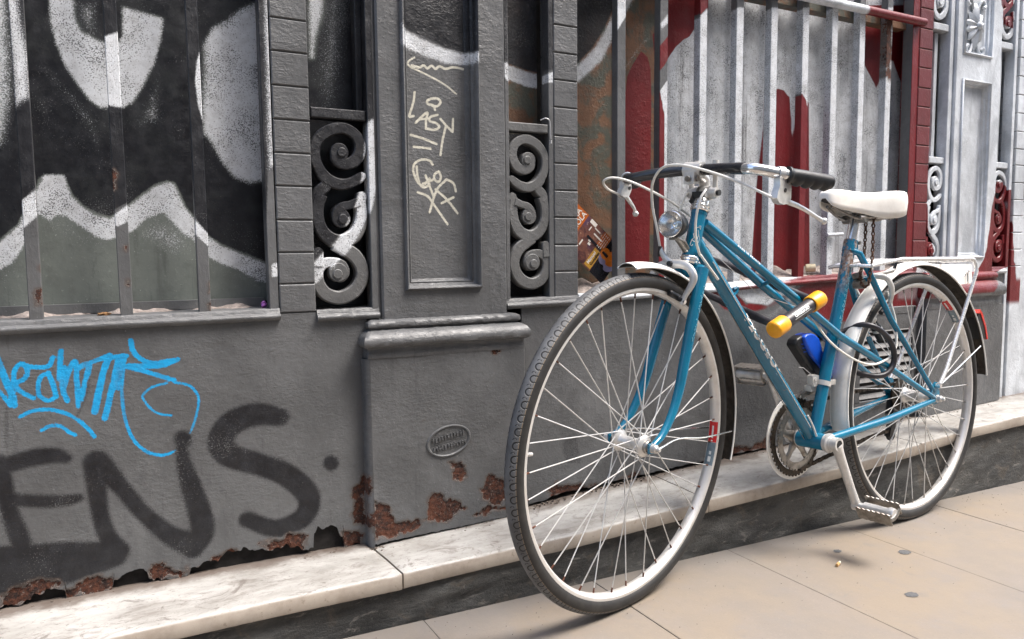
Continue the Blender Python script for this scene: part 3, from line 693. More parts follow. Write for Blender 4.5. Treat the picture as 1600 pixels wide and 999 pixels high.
                   ('S', 'c', [(0.6379, 0.8775), (0.6657, 0.8546), (0.6891, 0.8268)], 0.0012, 0.9, 0.0055), ('S', 'c', [(0.6514, 0.8477), (0.6802, 0.8614)], 0.0012, 0.9, 0.0055),
                   ('S', 'c', [(0.5962, 0.8698), (0.619, 0.862), (0.6325, 0.8452), (0.6647, 0.8024)], 0.0012, 0.9, 0.0055)],
 'pilaster_right': [('P', 'r',
                     [(2.6814, 0.8194), (2.6709, 0.7449), (2.655, 0.7002), (2.6195, 0.6635), (2.6211, 0.6412), (2.6788, 0.6398), (2.7558, 0.6609), (2.8153, 0.6713), (2.7961, 0.9491), (2.7745, 0.9691), (2.7381, 0.9696), (2.7108, 0.9427),
                      (2.6919, 0.8939)],
                     0.006, 1.0, 0),
                    ('P', 'r', [(2.8135, 0.9421), (2.8405, 0.8209), (2.8582, 0.69), (2.909, 0.607), (2.9473, 0.5067), (2.8283, 0.5121), (2.7934, 0.9415)], 0.004, 1.0, 0),
                    ('P', 'r', [(2.6898, 1.5836), (2.7851, 1.5977), (2.7938, 1.4937), (2.7503, 1.4928), (2.7128, 1.5328), (2.6919, 1.5558)], 0.008, 1.0, 0),
                    ('P', 'r', [(2.1904, 1.6101), (2.2963, 1.6279), (2.317, 1.2802), (2.322, 0.92), (2.3231, 0.6743), (2.2412, 0.6758)], 0.002, 1.0, 0),
                    ('P', 'r', [(2.3063, 1.0088), (2.3426, 1.0105), (2.3589, 0.8059), (2.3918, 0.739), (2.3874, 0.6964), (2.3132, 0.6975)], 0.006, 1.0, 0)],
 'plinth_left': [('P', 'r2',
                  [(0.4691, 0.2212), (0.4967, 0.2054), (0.5006, 0.1922), (0.499, 0.1855), (0.5087, 0.1726), (0.5315, 0.1657), (0.5517, 0.1591), (0.5665, 0.1636), (0.5828, 0.1606), (0.5847, 0.1775), (0.5883, 0.2055), (0.5975, 0.2168),
                   (0.6125, 0.2144), (0.6304, 0.1941), (0.6534, 0.1917), (0.6657, 0.1823), (0.6812, 0.1694), (0.6576, 0.1632), (0.6188, 0.1498), (0.5587, 0.145), (0.4865, 0.1389), (0.4696, 0.138)],
                  0.0025, 1.0, 0),
                 ('P', 'r2', [(0.6367, 0.2811), (0.652, 0.2818), (0.6782, 0.2664), (0.6824, 0.241), (0.6666, 0.2332), (0.6482, 0.2419)], 0.0025, 1.0, 0),
                 ('P', 'r2', [(0.7136, 0.2068), (0.7301, 0.2323), (0.7544, 0.2256), (0.7756, 0.2118), (0.7817, 0.1732), (0.7453, 0.1643), (0.7213, 0.1862)], 0.0025, 1.0, 0),
                 ('P', 'r2', [(0.6967, 0.149), (0.7452, 0.1568), (0.795, 0.1619), (0.7948, 0.1452), (0.7287, 0.1433)], 0.0025, 1.0, 0), ('P', 'r2', [(0.7472, 0.5171), (0.7586, 0.5207), (0.7682, 0.5171), (0.7584, 0.512)], 0.0025, 1.0, 0),
                 ('S', 'k', [(0.5806, 0.4599), (0.5645, 0.392), (0.5477, 0.2965)], 0.008, 0.5, 0.0042), ('S', 'k', [(0.702, 0.4631), (0.6616, 0.3811), (0.6239, 0.3995)], 0.008, 0.5, 0.0043),
                 ('S', 'k', [(0.6714, 0.4942), (0.6462, 0.3757)], 0.008, 0.5, 0.0043), ('S', 'k', [(0.5204, 0.3557), (0.5794, 0.4043)], 0.008, 0.5, 0.0041), ('S', 'k', [(0.5896, 0.333), (0.5689, 0.2653)], 0.008, 0.5, 0.0042)],
 'scrollA': {'u1': [(0.4225, 0.9421, 0.0315), (0.4211, 0.9297, 0.0231), (0.4356, 0.9212, 0.0212), (0.4571, 0.9294, 0.0236), (0.4686, 0.9528, 0.0233), (0.4628, 0.9773, 0.0215), (0.444, 0.9915, 0.0208), (0.423, 0.9927, 0.022),
                    (0.3977, 0.9813, 0.0223), (0.3806, 0.96, 0.0205), (0.3777, 0.9336, 0.02), (0.3851, 0.9097, 0.0212), (0.401, 0.89, 0.0225), (0.4237, 0.8805, 0.0222), (0.445, 0.8833, 0.0203), (0.4625, 0.8923, 0.0194),
                    (0.4696, 0.8978, 0.0174)],
             'u1b': [(0.3869, 0.9016, 0.0186), (0.3997, 0.8817, 0.0229), (0.3836, 0.8628, 0.0227), (0.3793, 0.8464, 0.0216)],
             'u2': [(0.3871, 0.8585, 0.0241), (0.3803, 0.8364, 0.0233), (0.3794, 0.8097, 0.0233), (0.3872, 0.7853, 0.0247), (0.4053, 0.7682, 0.027), (0.4278, 0.7644, 0.0278), (0.451, 0.7757, 0.0277), (0.4646, 0.7983, 0.0253),
                    (0.4679, 0.8233, 0.0228), (0.4665, 0.8457, 0.0219), (0.4688, 0.8558, 0.0207)],
             'u2r': [(0.4634, 0.8457, 0.018), (0.4453, 0.8391, 0.0158), (0.4274, 0.8337, 0.0182), (0.4156, 0.82, 0.018), (0.4215, 0.8077, 0.0252), (0.4279, 0.8115, 0.0278)],
             'u3': [(0.4125, 0.7595, 0.0251), (0.4323, 0.7483, 0.0267), (0.4524, 0.7331, 0.0278), (0.4646, 0.7102, 0.026), (0.4639, 0.6849, 0.0255), (0.4476, 0.6601, 0.0271), (0.4191, 0.6485, 0.0266), (0.3917, 0.6569, 0.0257),
                    (0.3775, 0.6772, 0.0242), (0.3749, 0.7019, 0.0231), (0.3862, 0.7178, 0.0208), (0.4063, 0.7224, 0.0175), (0.425, 0.7159, 0.0182), (0.4296, 0.7008, 0.0198), (0.4218, 0.6935, 0.0253), (0.4187, 0.7005, 0.0278)],
             'u3b': [(0.3763, 0.7142, 0.0209), (0.3776, 0.7412, 0.0202)]},
 'scrollA_box': [(0.3713, 1.0083), (0.4704, 0.6276)],
 'scrollA_eyes': [(0.4299, 0.9445), (0.4279, 0.8103), (0.4143, 0.6974)],
 'scroll_A': [('P', 'd', [(0.3396, 1.2706), (0.5176, 1.2986), (0.5092, 0.9888), (0.4931, 0.9627), (0.4805, 0.9035), (0.4613, 0.8401), (0.4428, 0.7979), (0.4031, 0.7519), (0.371, 0.7232), (0.3195, 0.7035)], 0.012, 1.0, 0),
              ('S', 'w', [(0.4976, 0.9984), (0.4903, 0.9327), (0.4803, 0.8668), (0.4581, 0.8072), (0.4257, 0.7546), (0.3891, 0.7224), (0.3623, 0.6944)], 0.006, 1, 0.0313),
              ('S', 'w', [(0.5003, 0.9463), (0.4885, 0.867), (0.4778, 0.8272)], 0.006, 1, 0.0158)],
 'scroll_B': [('P', 'd', [(0.7994, 1.3404), (0.8145, 1.3428), (0.8122, 1.1647), (0.797, 1.1631)], 0.01, 0.9, 0), ('P', 'd', [(0.906, 1.3572), (0.9408, 1.3626), (0.9394, 1.1536), (0.9042, 1.1455)], 0.02, 0.8, 0),
              ('P', 'w', [(0.7955, 1.1629), (0.8122, 1.1603), (0.8117, 1.1208), (0.7952, 1.1367)], 0.004, 1.0, 0), ('P', 'w', [(0.9042, 1.1455), (0.9394, 1.1581), (0.9392, 1.1322), (0.9041, 1.1275)], 0.004, 1.0, 0)],
 'win_A': [('P', 'k', [(0.3791, 1.3611), (0.5567, 1.3923), (0.5448, 0.944), (0.3643, 0.9351)], 0.01, 1.0, 0),
           ('P', 'w', [(0.3893, 1.2932), (0.4203, 1.298), (0.414, 1.2327), (0.3979, 1.1822), (0.3924, 1.1412), (0.387, 1.1406)], 0.012, 0.9, 0),
           ('P', 'w', [(0.4203, 1.298), (0.4668, 1.3052), (0.4578, 1.1484), (0.4377, 1.0513), (0.4121, 1.0451), (0.3972, 1.1011)], 0.05, 0.5, 0)],
 'win_B': [('P', 'k', [(0.8008, 1.3659), (0.9902, 1.3957), (0.9886, 1.1661), (0.9488, 1.1598), (0.899, 1.1642), (0.8531, 1.1733), (0.7978, 1.1721)], 0.01, 1.0, 0),
           ('P', 'w', [(0.7979, 1.1766), (0.8531, 1.1733), (0.899, 1.1642), (0.9488, 1.1588), (0.9886, 1.1613), (0.9884, 1.1349), (0.9458, 1.1287), (0.8931, 1.1309), (0.8527, 1.141), (0.7974, 1.1493)], 0.008, 1.0, 0)]}
# faint random scuffs on the lower iron
rsc = random.Random(11)
for surf, (xa, xb, za, zb_), n_ in (('dado_left', (-.5, .46, .15, .59), 56), ('plinth_left', (.47, .83, .15, .50), 44), ('dado_right', (.85, 2.3, .2, .58), 60)):
    extra = []
    for i in range(n_):
        x, z = rsc.uniform(xa, xb), rsc.uniform(za, zb_)
        L, a = rsc.uniform(.02, .10), rsc.gauss(1.45, .45)
        pale = rsc.random() < .3
        k = rsc.uniform(-.012, .012)
        extra.append(('S', 'c' if pale else 'k', [(x, z), (x + L * .5 * math.cos(a) + k, z + L * .5 * math.sin(a)), (x + L * math.cos(a), z + L * math.sin(a))], .0012 if pale else .006, rsc.uniform(.3, .5) if pale else rsc.uniform(.36, .56), rsc.uniform(.0008, .0016) if pale else rsc.uniform(.001, .005)))
    D[surf] = extra[:n_ // 2] + D[surf] + extra[n_ // 2:]
BD = {'cable_front_brake': [(-0.14, 0.49, 0.2), (-0.1316, 0.522, 0.13), (-0.1127, 0.5445, 0.07), (-0.098, 0.5562, 0.02), (-0.096, 0.5507, -0.02), (-0.1084, 0.519, -0.05), (-0.127, 0.4737, -0.06), (-0.1402, 0.4336, -0.058),
                       (-0.1499, 0.3929, -0.055)],
 'cable_gear_far': [(-0.2081, 0.5087, -0.03), (-0.1978, 0.4853, -0.035), (-0.1855, 0.4549, -0.035), (-0.1952, 0.414, -0.03), (-0.2194, 0.3796, -0.025)],
 'cable_gear_near': [(-0.1854, 0.5123, 0.03), (-0.1578, 0.49, 0.035), (-0.1522, 0.447, 0.03), (-0.1577, 0.4038, 0.03), (-0.1773, 0.3746, 0.028)],
 'cable_gear_near_b': [(0.8699, 0.3987, 0.02), (0.846, 0.3757, 0.019), (0.8125, 0.3451, 0.017)],
 'cable_rear_brake': [(-0.1687, 0.5058, -0.18), (-0.1108, 0.5154, -0.17), (-0.0829, 0.53, -0.16), (-0.0884, 0.5376, -0.14), (-0.1122, 0.5296, -0.11), (-0.1387, 0.508, -0.07), (-0.1791, 0.4848, -0.045), (-0.2138, 0.4583, -0.025)],
 'cable_rear_loop': [(0.476, 0.2607, -0.0), (0.4718, 0.2513, 0.004), (0.4475, 0.1907, 0.035), (0.3795, 0.1456, 0.045), (0.2969, 0.1181, 0.05), (0.2216, 0.1244, 0.05), (0.1826, 0.1459, 0.05), (0.1697, 0.1714, 0.048), (0.161, 0.2221, 0.04),
                     (0.176, 0.2694, 0.035), (0.182, 0.2979, 0.03)],
 'chain': [(0.2263, 0.4811, -0.0), (0.2526, 0.3904, 0.01), (0.2813, 0.3322, 0.02), (0.2422, 0.4784, 0.03), (0.2573, 0.3894, 0.035), (0.2891, 0.3256, 0.045)],
 'dynamo': [(0.1516, 0.23, -0.03), (0.0838, 0.1683, -0.03)],
 'fd': [(0.3777, 0.0717, 0.016), (0.4513, 0.0889, 0.016), (0.4489, 0.0956, -0.01), (0.4348, 0.0678, -0.02)],
 'fender_rear_low': [(0.3324, -0.0542, -0.0), (0.3196, 0.0672, 0.0), (0.2523, 0.2263, -0.0)],
 'hook': [(0.7564, 0.3045, 0.0), (0.735, 0.3136, 0.0), (0.7305, 0.3247, 0.0), (0.7433, 0.3223, -0.0)],
 'lock2': [(0.405, 0.1828, -0.03), (0.3351, 0.191, -0.028), (0.2854, 0.2046, -0.015), (0.2855, 0.2157, 0.02), (0.2675, 0.2106, 0.045), (0.2299, 0.1858, 0.055), (0.2029, 0.1496, 0.058), (0.1978, 0.1128, 0.055), (0.222, 0.0882, 0.05),
           (0.2547, 0.0836, 0.035), (0.2847, 0.0925, 0.01)],
 'lock2_body': [(0.4595, 0.1947, -0.03), (0.418, 0.195, -0.03), (0.3555, 0.0844, -0.03), (0.3881, 0.0812, -0.03), (0.4827, 0.1759, -0.03)],
 'mudstay_front': [(-0.0038, 0.0009, 0.065), (-0.0833, 0.005, 0.055), (-0.1947, -0.0143, 0.045), (-0.3438, -0.0302, 0.024)],
 'mudstay_rear': [(-0.0017, 0.0371, 0.072), (-0.1557, 0.0733, 0.05), (-0.3293, 0.1151, 0.026)],
 'panel': [(-0.1953, 0.3561, -0.035), (-0.4067, 0.3642, -0.035), (-0.4068, 0.3008, -0.035), (-0.2062, 0.3012, -0.035)],
 'rack_far': [(0.1454, 0.3854, -0.06), (-0.0233, 0.3889, -0.06), (-0.3483, 0.3836, -0.06)],
 'rack_far_strut': [(-0.1863, 0.2869, -0.062), (-0.0423, 0.0929, -0.068)],
 'rack_near': [(0.3056, 0.3636, 0.06), (0.2746, 0.3679, 0.06), (0.1627, 0.3792, 0.06), (-0.1961, 0.3766, 0.06), (-0.2222, 0.3654, 0.06), (-0.2254, 0.3434, 0.062), (-0.0439, 0.078, 0.068), (-0.0057, 0.0399, 0.07)],
 'tail': [(-0.3348, 0.2216, -0.0), (-0.3746, 0.2235, -0.0), (-0.383, 0.1468, -0.0), (-0.3549, 0.1467, 0.0)],
 'u_lock_caps': [(0.6966, 0.2283, 0.062), (0.5192, 0.2951, 0.062)],
 'u_lock_far': [[1.3697, -0.02, 0.6414], [1.4425, -0.02, 0.7177]],
 'u_lock_leg_ends': [(0.672, 0.2408, 0.062), (0.5558, 0.2849, 0.062)]}

# ------------------------------------------------------------------ pavement
GS, G0 = -.022, .0318
def gz(x):
    return G0 + GS * x
t = NT('pavement_stone')
big = t.noise(2.2, 5, .6)
c = t.mix(t.ramp(big, .35, .66), (.240, .195, .145), (.195, .168, .140))
c = t.mix(t.ramp(t.noise(9, 7, .72, dist=.6), .45, .68, 0, .5), c, (.215, .185, .16))
c = t.mix(t.ramp(t.noise(3.2, 6, .7, dist=.8), .52, .70, 0, .55), c, (.19, .175, .165))
c = t.mix(t.ramp(t.noise(190, 4, .7), .56, .68, 0, .35), c, (.28, .235, .19))
c = t.mix(t.ramp(t.noise(260, 3, .6), .66, .72, 0, .6), c, (.09, .08, .07))
c = t.mix(t.ramp(t.noise(60, 5, .7), .6, .75, 0, .35), c, (.16, .14, .12))
sp_ = t.n.new('ShaderNodeSeparateXYZ')
t.link(t.pos, sp_.inputs[0])
jx = t.math('ABSOLUTE', t.math('SUBTRACT', t.math('FRACT', t.math('MULTIPLY_ADD', sp_.outputs[0], 2.5, .5 - .9105 * 2.5 + 10)), .5))
jn = t.noise(40, 5, .7)
c = t.mix(t.ramp(t.math('MULTIPLY_ADD', t.math('SUBTRACT', jn, .5), .03, jx), .010, .002, 0, .35), c, (.10, .085, .07))
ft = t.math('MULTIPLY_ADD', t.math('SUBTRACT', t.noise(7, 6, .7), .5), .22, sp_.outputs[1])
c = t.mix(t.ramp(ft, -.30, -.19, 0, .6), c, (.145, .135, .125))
c = t.mix(t.ramp(t.noise(13, 5, .6, dist=.5), .62, .70, 0, .4), c, (.17, .155, .14))
nb = t.bump(t.noise(220, 5, .6), .25, .0012)
nb = t.bump(t.noise(14, 4, .5), .12, .004, nb)
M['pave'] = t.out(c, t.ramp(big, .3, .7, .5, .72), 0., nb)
M['joint'] = plain('joint_dirt', (.11, .09, .07), .95, 0, .4, 80)
mb = MB()
mb.add([(-25, -25, gz(-25) - .012), (25, -25, gz(25) - .012), (25, 2, gz(25) - .012), (-25, 2, gz(-25) - .012)], [(0, 1, 2, 3)])
pav = mb.build('pavement', M['joint'])
pav['kind'] = 'structure'
for r, (ya, yb_) in enumerate(((-.80, -.188), (-1.42, -.802), (-2.04, -1.422))):
    for k in range(-4, 20):
        x0 = .9105 + .4 * (k - (0 if r % 2 == 0 else .5))
        x1 = x0 + .4
        g, b = .0005, .0009
        mb = MB()
        dz = random.uniform(-.0007, .0007)
        vs = []
        for (z, i) in ((-.04, 0), (-b, 0), (0, b)):
            for x, y in ((x0 + g + i, ya + g + i), (x1 - g - i, ya + g + i), (x1 - g - i, yb_ - g - i), (x0 + g + i, yb_ - g - i)):
                vs.append((x, y, gz(x) + z + (dz if z > -.03 else 0)))
        fs = [(8, 9, 10, 11)]
        for q in (0, 4):
            fs += [(q + i, q + (i + 1) % 4, q + 4 + (i + 1) % 4, q + 4 + i) for i in range(4)]
        mb.add(vs, fs)
        mb.build('paving_slab', M['pave'], pav, sharp=30)

# ------------------------------------------------------------------ marble ledge on a rendered base
t = NT('worn_marble')
c = t.mix(t.ramp(t.noise(6, 6, .7, stretch=(.7, 1.3, 1)), .36, .66), (.43, .42, .395), (.27, .258, .235))
c = t.mix(t.ramp(t.noise(22, 8, .75, stretch=(.6, 1.2, 1), dist=.9), .50, .66, 0, .8), c, (.185, .165, .145))
c = t.mix(t.ramp(t.noise(90, 5, .75), .58, .68, 0, .6), c, (.12, .10, .085))
c = t.mix(t.ramp(t.noise(10, 7, .75, dist=1.2), .57, .66, 0, .75), c, (.13, .11, .095))
c = t.mix(t.ramp(t.noise(150, 4, .7), .60, .68, 0, .55), c, (.17, .15, .13))
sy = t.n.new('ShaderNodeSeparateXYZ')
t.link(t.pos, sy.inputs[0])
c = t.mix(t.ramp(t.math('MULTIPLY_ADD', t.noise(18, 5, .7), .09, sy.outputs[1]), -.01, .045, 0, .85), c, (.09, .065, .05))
gm = t.n.new('ShaderNodeNewGeometry')
sx = t.n.new('ShaderNodeSeparateXYZ')
t.link(gm.outputs['Normal'], sx.inputs[0])
side = t.ramp(sx.outputs[2], .75, .35)
fc = t.mix(t.ramp(t.noise(11, 6, .7), .38, .68), (.36, .315, .265), (.26, .22, .18))
fc = t.mix(t.ramp(t.noise(80, 4, .7), .6, .72, 0, .6), fc, (.16, .12, .09))
c = t.mix(side, c, fc)
nb = t.bump(t.noise(45, 6, .65), .3, .002)
nb = t.bump(t.noise(9, 4, .6), .3, .004, nb)
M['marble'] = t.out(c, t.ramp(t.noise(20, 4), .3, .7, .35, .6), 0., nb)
t = NT('dark_cement_render')
c = t.mix(t.ramp(t.noise(7, 7, .75, stretch=(.5, 1, 1.6), dist=.5), .38, .64), (.080, .079, .074), (.028, .028, .027))
c = t.mix(t.ramp(t.noise(26, 6, .75, stretch=(.5, 1, 1.5), dist=1.4), .56, .68, 0, .7), c, (.20, .185, .165))
c = t.mix(t.ramp(t.noise(11, 5, .7, dist=1.), .55, .66, 0, .6), c, (.10, .082, .062))
nb = t.bump(t.noise(28, 7, .75, stretch=(.6, 1, 1.3)), .8, .008)
nb = t.bump(t.noise(160, 5, .7), .6, .002, nb)
M['cement'] = t.out(c, .75, 0., nb)
ledge = thing('stone_ledge', 'worn pale marble ledge on a dark cement base along the foot of the shopfront', 'ledge', (.9, -.1, 0))
ztop = lambda x: float(np.interp(x, [-1.5, .2, .466, .86, 1.24, 1.72, 2.31, 2.8], [.131, .1325, .1305, .1325, .1465, .158, .193, .207]))
zback = lambda x: float(np.interp(x, [-1.5, -.2, .33, .477, .8, 1.14, 1.48, 1.66, 2.8], [.130, .129, .1205, .118, .1286, .152, .164, .170, .203]))
slabs = [(-1.5, .4645), (.4685, 1.236), (1.2385, 2.05), (2.0525, 3.05), (3.0525, 4.6), (4.6025, 9.0)]
for k, (xa, xb) in enumerate(slabs):
    n = max(12, int((xb - xa) / .012))
    xs = np.linspace(xa, xb, n + 1)
    mb = MB()
    prof_n = 9
    vs, fs = [], []
    ph = random.uniform(0, 6)
    for i, x in enumerate(xs):
        zt = ztop(x)
        th = .0345 + .0012 * math.sin(x * 7 + ph)
        chip = max(0, math.sin(x * 23 + ph) - .93) * .05 + abs(rng.normal(0, .0005))
        yf = -.2005 + .0012 * math.sin(x * 3.3 + ph) + rng.normal(0, .0003)
        endr = .003 if i in (0, n) else 0
        sk = (-.012 if k == 0 and i == n else (-.012 if k == 1 and i == 0 else 0))
        for y, z in ((.10, zt - th - .02), (yf + .006, zt - th), (yf + .0015, zt - th + .002), (yf, zt - th + .006), (yf, zt - .006 - chip * .5), (yf + .002 + chip * .3, zt - .002 - chip * .2), (yf + .007 + chip, zt - endr), (-.1, (zt + zback(x)) / 2 - endr + rng.normal(0, .0005)), (.10, zback(x) - endr)):
            vs.append((x + (sk if y > -.1 else 0), y, z))
    for i in range(n):
        for q in range(prof_n):
            q2 = (q + 1) % prof_n
            fs.append((i * prof_n + q, (i + 1) * prof_n + q, (i + 1) * prof_n + q2, i * prof_n + q2))
    fs.append(tuple(range(prof_n)))
    fs.append(tuple(n * prof_n + q for q in range(prof_n))[::-1])
    mb.add(vs, fs)
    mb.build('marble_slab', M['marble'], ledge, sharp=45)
# cement base, a little lumpy
nx, nz = 300, 14
xs = np.r_[np.linspace(-1.5, 3.4, nx - 19), np.linspace(3.45, 9., 20)]
vs, fs = [], []
for i, x in enumerate(xs):
    for j in range(nz + 1):
        zb = gz(x) - .03
        z = zb + (ztop(x) - .033 - zb) * j / nz
        y = -.186 + .0018 * math.sin(x * 17 + z * 40) + .0015 * math.sin(x * 41 - z * 90) + rng.normal(0, .0004)
        patch = max(0, 1 - abs((x - .61) / .13)) * max(0, 1 - abs((z - .075) / .028))
        y -= .006 * min(1, patch * 2.5) * (1 + .4 * math.sin(x * 160 + z * 220))
        vs.append((x, y, z))
for i in range(nx):
    for j in range(nz):
        a = i * (nz + 1) + j
        fs.append((a, a + nz + 1, a + nz + 2, a + 1))
mb = MB()
mb.add(vs, fs)
mb.box(-1.5, 9, -.17, .1, -.3, .09)
mb.build('cement_base', M['cement'], ledge, sharp=60)

# ------------------------------------------------------------------ shopfront
shop = thing('shopfront', 'old grey iron shopfront with barred windows, scroll panels, pilasters and spray painted graffiti', 'shopfront', (.9, .05, .13))
# dado
dl = grid('dado_panel', -1.2, .472, .128, .6215, .0, .0026, D['dado_left'], M['iron'], shop,
          bottom=[(-1.2, .128), (-.4, .128)] + fractal([p for p in D['dado_bottom'] if p[0] > -.38], .3, 3, False, 5), depth=.0022, wob=.0006,
          label='grey dado panel with blue tag and black sprayed letters', thick=.006)
dr = grid('dado_panel', .842, 2.345, .11, .624, .0, .0055, D['dado_right'], M['iron'], shop,
          bottom=[(.84, .138), (.9, .142), (.93, .15), (1.14, .158), (1.48, .171), (1.66, .172), (2.3, .19)], depth=.002, wob=.0006,
          label='grey dado panel with red spray paint along its top', thick=.006, rise=.0215)
mb = MB()
mb.box(-1.2, 9, .105, .3, -.3, 2.2)
mb.box(-1.2, .47, .012, .10, .05, .22)  # near-black box painted as the shade inside the gap below the dado
mb.build('back_wall_shade', M['void'], shop)

def strip(x0, x1, joints, zb, zt, mat, layers=None, label=None, y=0., gain=1):
    """narrow rusticated strip of stacked blocks"""
    e = part_empty('rusticated_strip', shop, label)
    js = [zb] + list(joints) + [joints[-1] + .0635 * (i + 1) for i in range(12)]
    js = [z for z in js if z < zt] + [zt]
    for a, b in zip(js[:-1], js[1:]):
        mb = MB()
        n = 10
        g = .0011
        mb.bbox(x0, x1, y + random.uniform(-.0004, .0004), y + .06, a + g, b - g, .0022)
        o = mb.build('block', mat, e, sharp=25)
        bm = bmesh.new()
        bm.from_mesh(o.data)
        bmesh.ops.subdivide_edges(bm, edges=bm.edges[:], cuts=5, use_grid_fill=True)
        bm.to_mesh(o.data)
        bm.free()
        paint_obj(o, layers or [])
    mb = MB()
    mb.box(x0 + .001, x1 - .001, y + .004, y + .055, zb, zt)
    paint_obj(mb.build('core', M['iron_s'], e), [])
    return e

strip(.2955, .3665, D['jA'], .6225, 1.75, M['iron'], [], 'grey rusticated strip right of the left barred window')
strip(.9330, .9995, D['jB'], .6300, 1.75, M['iron'], [], 'grey rusticated strip left of the right barred window')
sc_lay = [('P', 'w', [(2.3, .66), (2.345, .66), (2.345, .705), (2.31, .7)], .004, 1., 0)]
strip(2.279, 2.346, D['jC'], .655, 1.75, M['iron_red'], sc_lay, 'dark red rusticated strip')
strip(2.838, 2.905, D['jD'], .15, 1.75, M['iron_white'], D['pilaster_right'] + [('P', 'k', [(2.896, .9), (2.91, .9), (2.91, 1.2), (2.896, 1.2)], .004, .9, 0)], 'silver rusticated strip at the right end with red sprayed edge')

def scroll_panel(x0, x1, z_low, z_top, mirror, mat, layers, frame_mat, above, label, deep=.026, wf=1.05, sill=True, mould=True, frame_x=None, win_layers=None):
    e = part_empty('scroll_panel', shop, label)
    sx0, sx1 = .3705, .4815
    sz0, sz1 = .6275, 1.0083
    def mp(x, z):
        u = (x - sx0) / (sx1 - sx0)
        if mirror:
            u = 1 - u
        return x0 + u * (x1 - x0), z_low + (z - sz0) / (sz1 - sz0) * (z_top - z_low)
    kx = (x1 - x0) / (sx1 - sx0)
    for s_i, (base, flip) in enumerate(((0, False),) + (((above, False),) if above else ())):
        mb = MB()
        for pi, (nm, pts) in enumerate(D['scrollA'].items()):
            P = np.array([(*mp(x, z), w * (kx + 1) / 2 * wf) for x, z, w in pts])
            C_, W_ = catmull(P[:, :2], 7, P[:, 2])
            Tn = np.gradient(C_, axis=0)
            Tn /= np.linalg.norm(Tn, axis=1)[:, None] + 1e-9
            Nn = np.stack([-Tn[:, 1], Tn[:, 0]], 1)
            n = len(C_)
            dy = np.linspace(-.0012, 0, n) + {'u1': 0, 'u1b': .0011, 'u2': .0004, 'u2r': -.0009, 'u3': .0008, 'u3b': -.0006}[nm]
            vs, fs = [], []
            # rounded end: half circle at path end
            prof = [(-1, deep), (-1, .0064), (-.80, .0038), (-.5, .0037), (0, .0036), (.5, .0037), (.80, .0038), (1, .0064), (1, deep)]
            def ring(i, c, w):
                for a, y in prof:
                    q = c + Nn[i] * a * w / 2
                    vs.append((q[0], y + dy[i], q[1] + base))
            for i in range(n):
                ring(i, C_[i], W_[i])
            m = n
            if nm in ('u1', 'u2', 'u3b'):
                for k in range(1, 6):
                    th = k / 5 * math.pi / 2 * .98
                    ring(n - 1, C_[-1] + Tn[-1] * W_[-1] / 2 * math.sin(th), W_[-1] * math.cos(th))
                    m += 1
            k = len(prof)
            for i in range(m - 1):
                for q in range(k - 1):
                    fs.append((i * k + q, (i + 1) * k + q, (i + 1) * k + q + 1, i * k + q + 1))
            fs.append(tuple(range(k)))
            fs.append(tuple((m - 1) * k + q for q in range(k)))
            mb.add(vs, fs)
        for (ex, ez), r, (ox, oz) in zip(D['scrollA_eyes'], (.0185, .0190, .0195), ((-.0042, 0), (-.0028, .001), (.002, .0035))):
            cx, cz = mp(ex + ox * (1), ez + oz)
            mb.lathe((cx, .012, cz + base), (0, -1, 0), [(.0001, .0095), (r * .93, .0095), (r, .0080), (r, -.012)], 32)
            cx, cz = mp(ex, ez)
            mb.lathe((cx, .012, cz + base), (0, -1, 0), [(.0001, .0125), (r * .44, .0125), (r * .52, .0112), (r * .52, .008)], 24)
        o = mb.build('scroll', mat, e, sharp=24)
        paint_obj(o, layers)
    def rail(za, zb_, y=.002):
        mb = MB()
        mb.bbox(x0 + .0005, x1 - .0005, y, y + .03, za, zb_, .002)
        o = mb.build('rail', mat, e)
        bm = bmesh.new(); bm.from_mesh(o.data)
        bmesh.ops.subdivide_edges(bm, edges=bm.edges[:], cuts=8, use_grid_fill=True)
        bm.to_mesh(o.data); bm.free()
        paint_obj(o, layers)
    rail(z_top + .0022, z_top + .0225)
    if above:
        rail(z_low + above - .023, z_low + above - .001)
    return e

# glass strips / boards behind the scroll openings
def back_panel(x0, x1, z0, z1, layers, mat, groove=None):
    o = grid('glazing_strip', x0, x1, z0, z1, .062, .004, layers, mat, shop)
    return o

def uprights(name, items, layers, mat, z0, z1, parent, gain_side=.2, label=None, seg=.004):
    """square bars with separate front faces so the spray only lands in front"""
    out = []
    for (x0, x1, y0, y1) in items:
        nz = int((z1 - z0) / seg)
        zs = np.linspace(z0, z1, nz + 1)
        vs, fs, gn = [], [], []
        b = .0012
        bow = random.uniform(-.0012, .0012)
        def stripc(cols, g):
            base = len(vs)
            for z in zs:
                dx = bow * math.sin((z - z0) * 4)
                for x, y in cols:
                    vs.append((x + dx, y, z)); gn.append(g)
            k = len(cols)
            for i in range(nz):
                for q in range(k - 1):
                    fs.append((base + i * k + q, base + i * k + q + 1, base + (i + 1) * k + q + 1, base + (i + 1) * k + q))
        w = x1 - x0
        stripc([(x0, y0 + b), (x0 + b, y0), (x0 + w * .25, y0), (x0 + w * .5, y0), (x0 + w * .75, y0), (x1 - b, y0), (x1, y0 + b)], 1.)
        stripc([(x0, y1), (x0, (y0 + y1) / 2), (x0, y0 + b)], gain_side)
        stripc([(x1, y0 + b), (x1, y1), (x0, y1)], gain_side)
        me = bpy.data.meshes.new(name)
        me.from_pydata(vs, [], fs)
        me.update()
        me.polygons.foreach_set('use_smooth', [True] * len(me.polygons))
        me.set_sharp_from_angle(angle=rad(30))
        set_paint(me, layers, np.array(gn))
        out.append(link(name, me, mat, parent, label))
    return out

